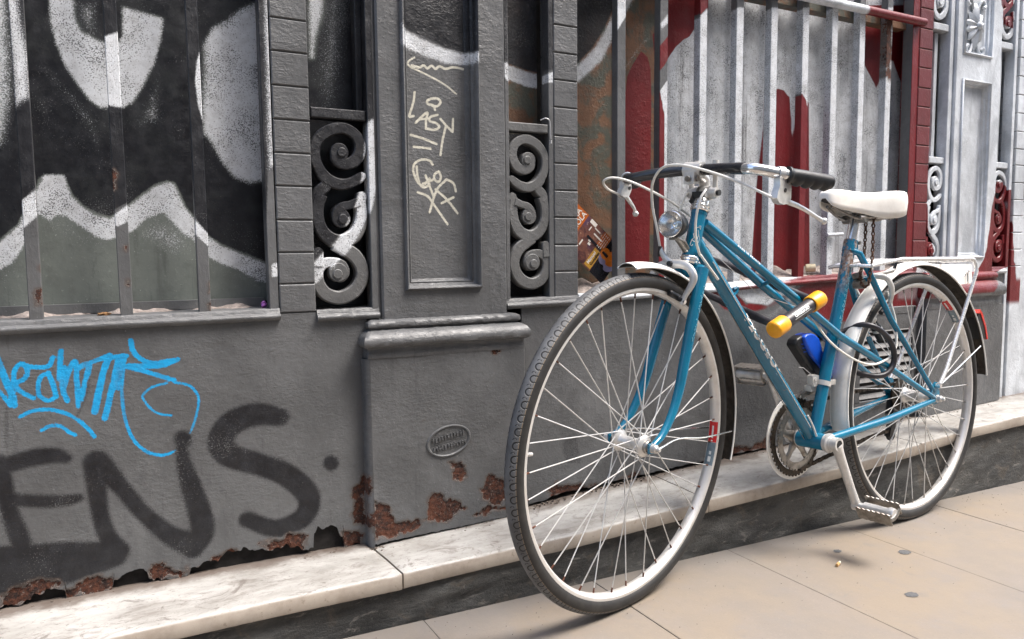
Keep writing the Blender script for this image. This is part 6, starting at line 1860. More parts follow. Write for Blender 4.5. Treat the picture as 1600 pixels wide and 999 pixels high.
# ---- rear brake
mb = MB()
mb.tube(Bs([(.232, .332, .0), (.222, .338, .020), (.205, .332, .040), (.192, .310, .047), (.185, .288, .044), (.175, .268, .034)]), [.008, .008, .0078, .0072, .0062, .0058], 12, flat=.7, smooth=4)
mb.tube(Bs([(.236, .332, .0), (.228, .336, -.020), (.214, .330, -.040), (.200, .305, -.046), (.190, .275, -.034)]), [.008, .008, .0075, .007, .006], 12, flat=.7, smooth=4)
mb.tube(Bs([(.214, .338, .012), (.192, .346, .034), (.176, .350, .044)]), [.0065, .005, .0045], 10, smooth=3)
mb.tube(Bs([(.252, .330, 0), (.222, .335, 0)]), .0045, 10)
br2 = mb.build('brake_caliper', M['alloy_pale'], bike, sharp=50, label='rear brake caliper')
for sg in (1, -1):
    mb = MB()
    a = B(.158, .2620, .0205 * sg); b = B(.196, .2420, .0205 * sg)
    mb.tube([a, a + (b - a) * .05, b], [.0045, .0062, .0062], 10)
    mb.build('brake_pad', M['black'], br2)
mb = MB()
mb.tube(Bs([(.252, .330, .004), (.262, .3285, .004)]), .008, 12)
mb.tube(Bs([(.172, .356, .044), (.166, .372, .046)]), .004, 8)
mb.build('pivot_cap', M['black'], br2)['kind'] = 'stuff'
mb = MB(); mb.tube(Bs([(.258, .318, -.012), (.258, .318, .016)]), .0115, 14); mb.tube(Bs([(.264, .338, -.012), (.262, .344, .010)]), .008, 12)
mb.build('brake_bridge_nut', M['steel'], br2)

# ---- headlight
lc = np.array(Q(-.1085, .4390, 0))
la = -FE[0] * 1 + FE[2] * .12 + FE[1] * .06
la /= np.linalg.norm(la)
mb = MB()
mb.lathe(lc, -la, [(.0275, -.003), (.0285, -.001), (.0285, .010), (.0265, .022), (.0205, .038), (.012, .046), (.0001, .048)], 32)
hl = mb.build('headlight', M['black'], bike, sharp=45)
mb = MB()
mb.lathe(lc, la, [(.0262, -.001), (.0275, .0042), (.0262, .0052), (.0252, .0035)], 40)
mb.lathe(lc, la, [(.0250, .0030), (.021, -.006), (.013, -.016), (.0055, -.020), (.0045, -.012), (.0001, -.010)], 36)
mb.build('reflector', M['chrome'], hl)
t = NT('lamp_glass')
c_n = t.ramp(t.noise(140, 2, .5, stretch=(1, 1, .2)), .4, .6)
M['glass'] = t.out((.95, .96, .97), .02, 0., t.bump(c_n, .15, .001), Transmission_Weight=1.0, IOR=1.06)
mb = MB(); mb.lathe(lc, la, [(.0250, .0040), (.019, .0062), (.010, .0078), (.0001, .0082)], 36)
mb.build('lens', M['glass'], hl, sharp=180)
mb = MB()
mb.tube(Qs([(-.128, .414, 0), (-.150, .392, .004), (-.172, .372, .004), (-.198, .362, 0)]), .005, 10, flat=1.7, smooth=4)
mb.tube(Qs([(-.120, .412, .006), (-.145, .404, .010), (-.180, .366, .012)]), .003, 8)
mb.obox(Q(-.124, .4125, 0), FE[0], FE[1], FE[2], .010, .006, .007)
mb.build('lamp_bracket', M['steel'], hl)

# ---- seat post and saddle
mb = MB(); mb.tube(Bs([ST(1.03), ST(1.17)]), .0126, 18); mb.tube(Bs([ST(1.16), ST(1.185)]), .0145, 18)
mb.build('seat_post', M['chrome'], bike, sharp=40)
sec = [(.4090, .006, .540, .532), (.4060, .0135, .547, .522), (.3950, .020, .5525, .512), (.372, .0245, .5550, .505), (.34, .0275, .5540, .501), (.30, .033, .5515, .496), (.26, .043, .5500, .488), (.22, .0565, .5515, .482), (.188, .067, .5545, .483), (.164, .0705, .5560, .488), (.147, .067, .5545, .495), (.1385, .056, .550, .505), (.1360, .040, .545, .514)]
k_ = 22
S_ = np.array(sec)
SS, EE = catmull(S_[:, :3], 4, S_[:, 3])
vs, fs = [], []
for (s_, w_, ut), ub in zip(SS, EE):
    for j in range(k_ + 1):
        q = -1 + 2 * j / k_
        th = q * math.pi / 2
        # flat-topped dome with skirts that hang down and tuck in a little
        a = abs(q)
        n_ = w_ * math.copysign(min(1, math.sin(min(1, a * 1.25) * math.pi / 2)) if a < .8 else 1 - .06 * (a - .8) / .2, q) if a > 0 else 0
        if a < .62:
            u_ = ut - .0055 * (a / .62) ** 2.5 - (.0025 if abs(q) < .12 and .18 < s_ < .3 else 0)
        else:
            f = (a - .62) / .38
            u_ = ut - .0055 - (ut - .0055 - ub) * f ** 1.15
        vs.append(B(s_, u_, n_))
m_ = len(SS)
for i in range(m_ - 1):
    for j in range(k_):
        fs.append((i * (k_ + 1) + j, i * (k_ + 1) + j + 1, (i + 1) * (k_ + 1) + j + 1, (i + 1) * (k_ + 1) + j))
fs.append(tuple(range(k_ + 1))); fs.append(tuple((m_ - 1) * (k_ + 1) + j for j in range(k_ + 1)))
mb = MB(); mb.add(vs, fs)
sad = mb.build('saddle', M['white'], bike, sharp=70)
md = sad.modifiers.new('thickness', 'SOLIDIFY'); md.thickness = .003; md.offset = -1
vs, fs = [], []
for (s_, w_, ut), ub in list(zip(SS, EE))[3:-3]:
    for q in (-.93, -.5, 0, .5, .93):
        vs.append(B(s_, ub + (ut - ub) * (.35 + .3 * (1 - abs(q))), q * w_))
m_ = len(vs) // 5
for i in range(m_ - 1):
    for j in range(4):
        fs.append((i * 5 + j, i * 5 + j + 1, i * 5 + j + 6, i * 5 + j + 5))
mb = MB(); mb.add(vs, fs)
mb.build('saddle_base', M['black'], sad)
mb = MB()
for sg in (1, -1):
    mb.tube(Bs([(.385, .513, .006 * sg), (.33, .492, .016 * sg), (.27, .482, .020 * sg), (.20, .482, .022 * sg), (.155, .505, .03 * sg)]), .0035, 8, smooth=5)
mb.tube(Bs([(.276, .484, -.03), (.276, .484, .032)]), .011, 14)
mb.tube(Bs([(.19, .487, -.045), (.19, .487, .05)]), .0055, 10)
mb.tube(Bs([(.30, .486, -.026), (.215, .487, -.026)]), .005, 8); mb.tube(Bs([(.30, .486, .028), (.195, .488, .030)]), .005, 8)
mb.tube(Bs([(.20, .482, .046), (.185, .49, .05), (.172, .50, .052)]), .004, 8)
mb.build('saddle_rail', M['steel'], sad)

# ---- cranks, chainrings, pedals
mb = MB()
mb.lathe(B(*BBc, .036), RE[2], [(.0001, 0), (.0215, 0), (.0215, .005), (.0235, .006), (.0235, .011), (.018, .013), (.018, .017), (.0125, .018), (.0125, .024), (.0001, .024)], 24)
mb.build('bottom_bracket_cup', M['alloy'], bike, sharp=35)
mb = MB()
mb.lathe(B(*BBc, -.036), -RE[2], [(.0001, 0), (.0215, 0), (.0215, .005), (.0001, .006)], 24)
mb.build('bottom_bracket_cup', M['alloy'], bike, sharp=35)
def crank(sgn, tip, root_n, tip_n, lab):
    mb = MB()
    r0, r1 = B(*BBc, root_n * sgn), B(*tip, tip_n * sgn)
    d = (r1 - r0)
    dU = d / np.linalg.norm(d)
    sdv = np.cross(dU, RE[2]); sdv /= np.linalg.norm(sdv)
    nn = RE[2] * sgn
    mb.tube([r0 - nn * .009, r0 + nn * .009], .0165, 22)
    mb.tube([r1 - nn * .0065, r1 + nn * .0065], .0125, 18)
    P = [r0 + d * f for f in (.02, .15, .4, .75, .97)]
    mb.tube(P, [.0140, .0118, .0108, .0100, .0110], 12, flat=1.0, up=sdv)
    o = mb.build('crank_arm', M['alloy'] if sgn < 0 else M['alloy_pale'], bike, sharp=45, label=lab)
    mb = MB(); mb.tube([r0 + nn * .0085, r0 + nn * .0098], .0105, 18)
    mb.build('crank_bolt_recess', M['void'], o)
crank(1, (.3955, -.2135), .062, .072, 'near crank arm hanging down')
crank(-1, (.5265, .1005), .060, .072, 'far crank arm pointing up')
def pedal(tip, sgn, lab):
    o0 = B(*tip, .072 * sgn + .008 * sgn)
    nn = RE[2] * sgn
    T = np.array(RE[0]) * -1
    cs, sn = math.cos(rad(-28 if sgn > 0 else 78)), math.sin(rad(-28 if sgn > 0 else 78))
    ex = T * cs + RE[1] * sn
    ey = -T * sn + RE[1] * cs
    mb = MB()
    mb.tube([o0, o0 + nn * .012, o0 + nn * .014, o0 + nn * .070, o0 + nn * .078, o0 + nn * .088], [.0085, .0085, .0125, .0115, .0150, .0130], 16)
    root = mb.build('pedal', M['alloy'], bike, sharp=40, label=lab)
    # toothed cage: two long plates and end plates
    for s_ in (1, -1):
        mb = MB()
        out = []
        n_t = 14
        for i in range(n_t + 1):
            x = .006 + .084 * i / n_t
            out.append((x, (.0150 if i % 2 == 0 else .0178)))
        for i in range(n_t, -1, -1):
            x = .006 + .084 * i / n_t
            out.append((x, -(.0150 if i % 2 == 0 else .0178)))
        mb.prism(out, o0 + ex * .021 * s_, nn, ey, ex * s_, .0018)
        mb.build('pedal_cage', M['steel'], root, sharp=30)
    mb = MB()
    for f in (.010, .088):
        mb.tube([o0 + nn * f - ex * .021, o0 + nn * f - ex * .008 - ey * .006, o0 + nn * f + ex * .008 - ey * .006, o0 + nn * f + ex * .021], .0028, 8, flat=2.0, up=nn)
    mb.build('cage_end', M['steel'], root, sharp=40)
pedal((.3955, -.2135), 1, 'near pedal beside the rear tyre')
pedal((.5265, .1005), -1, 'far pedal seen past the down tube')
# rings
def ring(r0, r1, q, th, teeth, mat, nm, parent):
    mb = MB()
    N = teeth * 4 if teeth else 96
    vs, fs = [], []
    for i in range(N):
        a = 2 * math.pi * i / N
        ro = r1
        if teeth:
            ro = r1 - (.0, .0, .0045, .0045)[i % 4]
        d = math.cos(a) * -RE[0] + math.sin(a) * RE[1]
        for r, qq in ((r0, q), (ro, q), (ro, q - th), (r0, q - th)):
            vs.append(B(*BBc) + d * r + RE[2] * qq)
    for i in range(N):
        j = (i + 1) % N
        for k in range(4):
            fs.append((i * 4 + k, j * 4 + k, j * 4 + (k + 1) % 4, i * 4 + (k + 1) % 4))
    mb.add(vs, fs)
    return mb.build(nm, mat, parent, sharp=30)
mb = MB()
for k in range(5):
    a = rad(72 * k + 20)
    d = math.cos(a) * -RE[0] + math.sin(a) * RE[1]
    c_ = B(*BBc, -.046)
    mb.tube([c_ + d * .010, c_ + d * .04, c_ + d * .076], [.016, .0095, .0085], 12, flat=.35, up=np.cross(d, RE[2]))
    mb.tube([c_ + d * .070 - RE[2] * .004, c_ + d * .070 + RE[2] * .007], .0055, 12)
mb.tube(Bs([(*BBc, -.052), (*BBc, -.038)]), .022, 20)
chs = mb.build('chainset_spider', M['steel'], bike, sharp=45)
ring(.062, .0825, -.040, .003, 38, M['steel'], 'chainring', chs)
ring(.082, .0985, -.0465, .003, 48, M['chainm'], 'chainring', chs)
ring(.0945, .1060, -.0525, .0025, 0, M['cream'], 'chain_guard', chs)
# chain
def chain_run(path, mbx, w=.0028, pitch=.0127, alt=True):
    P = catmull(np.array(path), 40)
    seg_ = np.r_[0, np.cumsum(np.linalg.norm(np.diff(P, axis=0), axis=1))]
    n_ = int(seg_[-1] / pitch)
    pts = np.array([[np.interp(i * pitch, seg_, P[:, k]) for k in range(3)] for i in range(n_ + 1)])
    for i in range(n_):
        a, b = pts[i], pts[i + 1]
        d = (b - a) / np.linalg.norm(b - a)
        for sg in (1, -1):
            off = RE[2] * sg * (w if i % 2 else w * 1.5)
            up = np.cross(d, RE[2])
            mbx.obox((a + b) / 2 + off, d, RE[2], up, pitch * .56, .0006, .0036)
        mbx.tube([a - RE[2] * w * 1.8, a + RE[2] * w * 1.8], .0030, 6)
mb = MB()
cr = .0815
arc = [(BBc[0] + cr * math.cos(a), BBc[1] + cr * math.sin(a), -.0415) for a in np.linspace(rad(100), rad(262), 12)]
chain_run(Bs([(.02, .032, -.041), (.24, .030, -.041)] + arc + [(.30, -.118, -.041), (.12, -.100, -.041), (.045, -.098, -.042)]), mb)
mb.build('drive_chain', M['chainm'], bike, sharp=30)['kind'] = 'stuff'
# sprockets and rear derailleur
mb = MB()
for k in range(5):
    r = .046 - .0055 * k
    mb.lathe(B(0, 0, -.033 - .0042 * k), -RE[2], [(.014, 0), (r, 0), (r, .0018), (.014, .0018)], 30)
mb.build('sprocket', M['chainm'], wrr, sharp=30)
mb = MB()
mb.tube(Bs([(0, -.012, -.062), (.012, -.042, -.060), (.022, -.060, -.056)]), [.012, .011, .012], 10)
for c_ in ((.022, -.062), (.040, -.108)):
    mb.lathe(B(*c_, -.046), RE[2], [(.004, 0), (.0185, 0), (.0185, .007), (.004, .007)], 16)
mb.prism([(.012, -.050), (.034, -.052), (.056, -.112), (.036, -.122)], B(0, 0, -.052), -RE[0], RE[1], RE[2], .002)
mb.prism([(.012, -.050), (.034, -.052), (.056, -.112), (.036, -.122)], B(0, 0, -.038), -RE[0], RE[1], RE[2], .002)
mb.build('rear_derailleur', M['black'], bike, sharp=40)
# front derailleur on its band
mb = MB()
stc = np.array(B(*ST(.29)))
stT = np.array(B(*ST(.30))) - stc; stT /= np.linalg.norm(stT)
mb.lathe(stc, stT, [(.0150, -.006), (.0170, -.006), (.0170, .006), (.0150, .006)], 22)
mb.obox(stc + RE[0] * .026 + RE[2] * .004, RE[0], RE[2], RE[1], .014, .0035, .006)
fd = mb.build('front_derailleur', M['alloy_pale'], bike, sharp=35)
mb = MB()
mb.prism([(-.012, -.012), (.008, -.014), (.014, -.004), (.013, .012), (.004, .016), (-.012, .012)], B(.436, .0865, -.022), -RE[0], RE[1], RE[2], .016)
mb.prism([(-.010, -.010), (.008, -.010), (.010, .004), (-.008, .006)], B(.440, .0700, -.030), -RE[0], RE[1], RE[2], .018)
mb.tube(Bs([(.440, .090, -.006), (.440, .090, -.003)]), .005, 12)
mb.build('derailleur_body', M['alloy_pale'], fd, sharp=35)
mb = MB()
mb.tube(Bs([(.455, .062, -.030), (.470, .048, -.036), (.478, .040, -.042)]), .004, 8, smooth=3)
mb.tube(Bs([(.430, .058, -.030), (.415, .050, -.044)]), .008, 10)
mb.prism([(.37, .052), (.41, .062), (.455, .052), (.455, .042), (.41, .047), (.37, .040)], B(0, 0, -.0345), -RE[0], RE[1], RE[2], .0015)
mb.build('derailleur_cage', M['steel'], fd, sharp=40)
mb = MB(); mb.tube(Bs([(.440, .098, -.012), (.48, .122, -.01), (.502, .126, -.008)]), .0010, 6)
mb.build('wire_end', M['spoke'], fd)

# ---- rack
mb = MB()
rn = BD['rack_near']
P = Bs(rn[:4] + [(-.212, .3735, .060), (-.224, .360, .060), (-.2255, .340, .0618)] + rn[6:])
mb.tube(P, .0052, 12)
far = [(.30, .3636, -.055), (.2746, .3679, -.058), (.1627, .3792, -.060), (-.1961, .3766, -.060), (-.212, .3735, -.060), (-.224, .360, -.060), (-.2255, .340, -.0618), (-.0439, .078, -.068), (-.0057, .0399, -.070)]
mb.tube(Bs(far), .0052, 12)
mb.tube(Bs([(-.212, .3735, .060), (-.222, .372, .045), (-.2225, .372, -.045), (-.212, .3735, -.060)]), .0052, 12)
for s_, u_ in ((.275, .368), (.10, .3775), (-.06, .3765)):
    mb.tube(Bs([(s_, u_ - .002, .059), (s_, u_ - .002, -.058)]), .0035, 8)
mb.tube(Bs([(.3056, .3636, .060), (.318, .366, .03), (.318, .366, -.03), (.30, .3636, -.055)]), .0045, 10)
for n_ in (.022, -.022):
    mb.tube(Bs([(.30, .365, n_), (.10, .378, n_), (-.06, .378, n_)]), .0030, 8)
rack = mb.build('rack', M['rack'], bike, sharp=45)
mb = MB()
mb.tube(Bs([(.006, .036, .066), (.006, .036, .078)]), .0065, 8)
mb.build('rack_bolt', M['chrome'], rack)
pq = [B(s_, u_, n_) for s_, u_, n_ in BD['panel']]
mb = MB()
c0_ = sum(pq) / 4
mb.prism([(-.1055, -.030), (.1055, -.0335), (.1055, .030), (.1, .0335), (-.10, .0290), (-.1055, .025)], B(-.302, .3305, -.040), -RE[0], RE[1], RE[2], .006)
pn = mb.build('rack_panel', M['cream'], rack, sharp=30, label='cream panel hanging beneath the rack')
mb = MB()
mb.tube(Bs([(-.386, .338, -.031), (-.373, .341, -.030), (-.372, .330, -.030), (-.372, .305, -.030), (-.378, .300, -.031)]), .0022, 8, smooth=4)
mb.tube(Bs([(-.372, .338, -.030), (-.345, .330, -.028), (-.325, .312, -.028), (-.300, .300, -.029)]), .0012, 6, smooth=4)
mb.build('panel_hook', M['chrome'], pn)
mb = MB()
mb.tube(Bs([(-.222, .345, -.031), (-.232, .338, -.030), (-.245, .335, -.030)]), .002, 6, smooth=4)
mb.build('panel_hook', M['chrome'], pn)
# tail light on the mudguard
mb = MB()
e_r = lambda a, r, n_=0: B(r * math.cos(rad(a)), r * math.sin(rad(a)), n_)
pv = []
for n_ in (-.021, .021):
    pv += [e_r(148.5, .378, n_), e_r(147.0, .400, n_), e_r(155.0, .4035, n_), e_r(160.5, .4000, n_), e_r(159.5, .3800, n_)]
mb.add(pv, [(0, 1, 2, 3, 4), (5, 9, 8, 7, 6)] + [(i, 5 + i, 5 + (i + 1) % 5, (i + 1) % 5) for i in range(5)])
tl = mb.build('tail_light', M['black'], bike, sharp=30)
pv = []
for n_ in (-.023, .023):
    pv += [e_r(146.6, .388, n_), e_r(146.2, .4035, n_), e_r(148.5, .4085, n_), e_r(155.0, .4105, n_), e_r(161.0, .4060, n_), e_r(160.8, .3995, n_), e_r(155.0, .4030, n_), e_r(148.0, .3995, n_)]
mb = MB(); mb.add(pv, [tuple(range(8)), tuple(range(15, 7, -1))] + [(i, 8 + i, 8 + (i + 1) % 8, (i + 1) % 8) for i in range(8)])
mb.build('red_lens', M['redlens'], tl, sharp=40)
# dynamo bottle on the far stay
d0, d1 = [np.array(B(*p)) for p in ((.1515, .231, -.036), (.094, .166, -.036))]
mb = MB(); mb.lathe(d1, d0 - d1, [(.0001, 0), (.013, .001), (.0135, .010), (.0135, .045), (.010, .055), (.010, .060), (.0001, .060)], 18)
dy = mb.build('dynamo', M['black'], bike, sharp=40)
Ld = np.linalg.norm(d0 - d1)
mb = MB(); mb.lathe(d1 + (d0 - d1) / Ld * .066, d0 - d1, [(.0001, 0), (.0115, .001), (.0125, .005), (.0125, .014), (.0100, .019), (.0001, .0195)], 18); mb.lathe(d1 + (d0 - d1) / Ld * .030, d0 - d1, [(.0138, 0), (.0145, .002), (.0145, .007), (.0138, .009)], 18)
mb.build('dynamo_roller', M['alloy'], dy)

# ------------------------------------------------------------------ locks and chain
c0, c1 = [np.array(B(*p)) for p in ((.6940, .2290, .064), (.5195, .2945, .064))]
T = (c1 - c0) / np.linalg.norm(c1 - c0); Lk = np.linalg.norm(c1 - c0)
ul = thing('u_lock', 'black U lock with yellow ends hooked through the frame onto a window bar', 'bike lock', tuple((c0 + c1) / 2), 'bike locks')
mb = MB(); mb.tube([c0 + T * .035, c0 + T * (Lk - .035)], .0158, 24)
lb = mb.build('lock_body', M['lockblack'], ul)
for a, s_ in ((c0, 1), (c1, -1)):
    mb = MB()
    mb.lathe(a, T * s_, [(.0001, -.001), (.0155, 0), (.0190, .003), (.0198, .007), (.0198, .040), (.0188, .0425), (.0160, .043)], 28)
    mb.build('end_cap', M['yellow'], ul, sharp=50)
# printed label
nrm = RE[2] - T * (RE[2] @ T); nrm /= np.linalg.norm(nrm); up_ = np.cross(nrm, T)
mb = MB()
def lab_pt(x, th, r=.01595):
    return c0 + T * (Lk / 2 + x) + (nrm * math.cos(th) + up_ * math.sin(th)) * r
for (a, b, t0, t1) in ((-.030, .030, -.05, .02), (-.030, .030, .80, .87), (-.0305, -.029, -.05, .87), (.029, .0305, -.05, .87)):
    n_ = 6
    mb.add([lab_pt(a + (b - a) * i / n_, t0) for i in range(n_ + 1)] + [lab_pt(a + (b - a) * i / n_, t1) for i in range(n_ + 1)], [(i, i + 1, n_ + 2 + i, n_ + 1 + i) for i in range(n_)])
v, f = text_mesh('ONGUARD', .0105, 0, .0006, 1.02)
mb.add([lab_pt(x, .41 + y / .0158, .0161) for x, y, z in v], f)
mb.build('printed_label', M['decal'], lb)
mb = MB(); mb.tube([lab_pt(.012, -.75, .0150), lab_pt(.012, -.75, .0164)], .004, 12); mb.build('key_hole', M['void'], lb)
f0, f1 = np.array((1.3665, .034, .648)), np.array((1.4165, .034, .728))
g0, g1 = c0 + T * .022, c1 - T * .022
mb = MB()
path_ = [g0, g0 + (f0 - g0) * .5, g0 + (f0 - g0) * .84]
mid_ = (f0 + f1) / 2
for k in range(1, 8):
    th = math.pi * k / 8
    ctr = g0 + (f0 - g0) * .84 * .5 + (g1 + (f1 - g1) * .84) * .5 - g0 * .5
    A_ = g0 + (f0 - g0) * .84; Z_ = g1 + (f1 - g1) * .84
    m2 = (A_ + Z_) / 2; hv = (A_ - Z_) / 2
    fwd = (f0 - g0) / np.linalg.norm(f0 - g0) * .058
    path_.append(m2 + hv * math.cos(th) + fwd * math.sin(th))
path_ += [g1 + (f1 - g1) * .84, g1 + (f1 - g1) * .5, g1]
mb.tube(path_, .0086, 14, smooth=3)
for g_, f_ in ((g0, f0), (g1, f1)):
    d = (f_ - g_) / np.linalg.norm(f_ - g_)
    mb.tube([g_ + d * .02, g_ + d * .055, g_ + d * .057, g_ + d * .22], [.0092, .0092, .0102, .0102], 14)
mb.build('shackle', M['lockblack'], ul, sharp=45)

bl = thing('u_lock', 'blue and black U lock hanging at the seat tube and looped through the rear wheel', 'bike lock', tuple(B(.41, .15, -.03)), 'bike locks')
mb = MB()
hx = [(.4911, .1769), (.4833, .1919), (.466, .199), (.440, .199), (.410, .155), (.352, .090), (.3485, .0679), (.372, .066), (.3996, .0829), (.452, .136)]
mb.prism([(s_, u_) for s_, u_ in hx], B(0, 0, -.054), -RE[0], RE[1], RE[2], .030)
o = mb.build('lock_body', M['black'], bl, sharp=60)
bv = o.modifiers.new('rounding', 'BEVEL'); bv.width = .006; bv.segments = 3
mb = MB()
hb_ = [(.4664, .1942), (.455, .2015), (.436, .203), (.4225, .1995), (.405, .189), (.3966, .172), (.392, .160), (.386, .150), (.383, .140), (.374, .132), (.370, .118), (.361, .110), (.356, .098), (.349, .088), (.352, .080), (.3869, .106), (.4200, .132), (.4400, .150), (.458, .175)]
mb.prism(hb_, B(0, 0, -.051), -RE[0], RE[1], RE[2], .0345)
o = mb.build('lock_grip', M['blue'], bl, sharp=60)
bv = o.modifiers.new('rounding', 'BEVEL'); bv.width = .005; bv.segments = 3
mb = MB()
for k in range(3):
    mb.obox(B(.462 - .004 * k, .178 - .010 * k, -.0235), -RE[0], RE[1], RE[2], .006, .0012, .0004)
mb.build('printed_marks', M['blue'], bl)
mb = MB(); mb.tube(Bs(BD['lock2'][:2] + [(.300, .201, -.012)] + BD['lock2'][3:]), .0072, 14, smooth=5)
mb.build('shackle', M['lockblack'], bl)

ch = thing('chain', 'rusty chain hanging from the white saddle round the seat stay', 'chain', tuple(B(.24, .42, .02)))
LINK = None
cp = BD['chain']
loop = Bs([(.229, .492, .0), cp[0], cp[1], (.272, .345, .012), (.285, .322, .022), (.292, .312, .034), (.291, .318, .046), cp[5], cp[4], cp[3], (.236, .492, .03)])
P = catmull(np.array(loop), 30)
sg_ = np.r_[0, np.cumsum(np.linalg.norm(np.diff(P, axis=0), axis=1))]
pitch = .0104
for i in range(int(sg_[-1] / pitch)):
    a = np.array([np.interp(i * pitch, sg_, P[:, k]) for k in range(3)])
    b = np.array([np.interp((i + 1) * pitch, sg_, P[:, k]) for k in range(3)])
    if LINK is None:
        m_ = MB()
        m_.tube([(.0032 * math.cos(x), 0, .0048 + .0060 * math.sin(x)) for x in np.linspace(0, 2 * math.pi, 13)], .0019, 6, caps=False)
        o = m_.build('link', M['rustchain'], ch)
        LINK = o.data
    else:
        o = bpy.data.objects.new('link', LINK); COL.objects.link(o); o.parent = ch
    d = Vector(b - a)
    o.location = Vector(a) - total(ch)
    o.rotation_mode = 'QUATERNION'
    from mathutils import Quaternion
    o.rotation_quaternion = d.to_track_quat('Z', 'Y') @ Quaternion((0, 0, 1), (math.pi / 2) * (i % 2) + .4)

# ------------------------------------------------------------------ small loose things
# leaflet leaning in the corner of the right window
M['p_black'] = plain('poster_black', (.010, .009, .012), .25, 0, .2, 60)
M['p_orange'] = plain('poster_orange', (.42, .10, .012), .3, 0, .15, 60)
M['p_gold'] = plain('poster_gold', (.50, .27, .035), .3, 0, .15, 60)
M['p_white'] = plain('poster_white', (.72, .68, .62), .3, 0, .1, 60)
M['p_guitar'] = plain('poster_guitar', (.55, .15, .015), .3, 0, .3, 60)
M['p_lilac'] = plain('poster_lilac', (.22, .20, .32), .3, 0, .3, 60)
t = NT('poster_photo')
n1 = t.noise(38, 5, .7, dist=1.2)
n2 = t.noise(75, 3, .6)
c = t.mix(t.ramp(n1, .32, .62), (.055, .018, .022), (.20, .085, .055))
c = t.mix(t.ramp(n2, .60, .72), c, (.52, .34, .24))
c = t.mix(t.ramp(t.noise(22, 2), .55, .7, 0, .8), c, (.05, .03, .09))
M['p_photo'] = t.out(c, .3)
pc = np.array((1.0243, .036, .8542))
ptx, pty = np.array((.652, 0, .758)), np.array((.758, 0, -.652))
po = thing('leaflet', 'glossy brown leaflet with a guitar, tilted behind the first bars of the right window', 'leaflet', (1.07, .036, .74))
fr_ = np.array((0, -1., 0))
def sheet(name, mat, pts, lift, parent, thick=.0003):
    mb = MB()
    n_ = len(pts)
    A0 = [pc + ptx * a + pty * b + fr_ * (lift + .004 * math.sin((b + .03) * 15)) for a, b in pts]
    A1 = [p - fr_ * thick for p in A0]
    mb.add(A0 + A1, [tuple(range(n_)), tuple(range(2 * n_ - 1, n_ - 1, -1))] + [(i, (i + 1) % n_, n_ + (i + 1) % n_, n_ + i) for i in range(n_)])
    return mb.build(name, mat, parent, sharp=30)
def rows(name, mat, a0, a1, b0, b1, lift, parent, thick=.0003):
    mb = MB()
    n_ = max(1, int((b1 - b0) / .006))
    vs, fs = [], []
    for i in range(n_ + 1):
        b = b0 + (b1 - b0) * i / n_
        for a in (a0, a1):
            vs.append(pc + ptx * a + pty * b + fr_ * (lift + .004 * math.sin((b + .03) * 15)))
    for i in range(n_):
        fs.append((2 * i, 2 * i + 1, 2 * i + 3, 2 * i + 2))
    mb.add(vs, fs)
    return mb.build(name, mat, parent)
base_ = rows('sheet', M['p_black'], -.105, 0, -.03, .18, 0, po)
rows('title_band', M['p_orange'], -.105, -.0008, -.0295, .038, .0005, base_)
rows('photo', M['p_photo'], -.105, -.0008, .0382, .1285, .0006, base_)
rows('info_band', M['p_orange'], -.046, -.001, .100, .1275, .0009, base_)
rows('name_band', M['p_gold'], -.101, -.050, .1035, .127, .0009, base_)
def flat_text(body, size, a, b, mat, parent, lift=.0013):
    v, f = text_mesh(body, size, 0, .0003)
    mb = MB()
    mb.add([pc + ptx * (a + x) + pty * (b - y) + fr_ * (lift + .004 * math.sin((b - y + .03) * 15)) for x, y, z in v], f)
    mb.build('lettering', mat, parent)
flat_text('KA', .021, -.020, .010, M['p_white'], base_)
flat_text('\u00d1OLA', .019, -.030, .026, M['p_white'], base_)
flat_text('Manuel', .0125, -.076, .1105, M['p_white'], base_)
flat_text('Gonz\u00e1lez', .0105, -.072, .1205, M['p_black'], base_)
mb = MB()
for i in range(4):
    for j in range(5):
        w_ = random.uniform(.005, .009)
        a, b = -.044 + .0085 * j, .104 + .006 * i
        mb.add([pc + ptx * (a + dx * w_) + pty * (b + dy * .0016) + fr_ * (.0013 + .004 * math.sin((b + .03) * 15)) for dx, dy in ((0, 0), (.85, 0), (.85, 1), (0, 1))], [(0, 1, 2, 3)])
for a, b, w_, h_ in ((-.012, .050, .010, .022), (-.030, .060, .012, .003), (-.05, .075, .006, .008), (-.058, .079, .006, .008), (-.028, .078, .004, .030), (-.015, .072, .003, .020), (-.075, .060, .016, .004), (-.085, .052, .006, .010)):
    mb.add([pc + ptx * (a + dx * w_) + pty * (b + dy * h_) + fr_ * (.0012 + .004 * math.sin((b + .03) * 15)) for dx, dy in ((0, 0), (1, 0), (1, 1), (0, 1))], [(0, 1, 2, 3)])
mb.build('small_print', M['p_white'], base_)
gb = []
for i in range(40):
    th = 2 * math.pi * i / 40
    l_ = math.cos(th); w_ = .019 * math.sqrt(max(0, 1 - l_ * l_)) * (1 - .28 * math.exp(-((l_ + .12) / .22) ** 2)) * (1.12 if l_ > 0 else .9)
    gb.append((-.045 + w_ * math.copysign(1, math.sin(th)), .150 + .029 * l_))
sheet('guitar_body', M['p_lilac'], [(a - .010, b + .004) for a, b in gb], .0011, base_)
sheet('guitar_body', M['p_guitar'], [(a + .004, b) for a, b in gb], .0015, base_)
sheet('guitar_neck', M['p_black'], [(-.046, .066), (-.040, .066), (-.0395, .148), (-.047, .148)], .0019, base_)

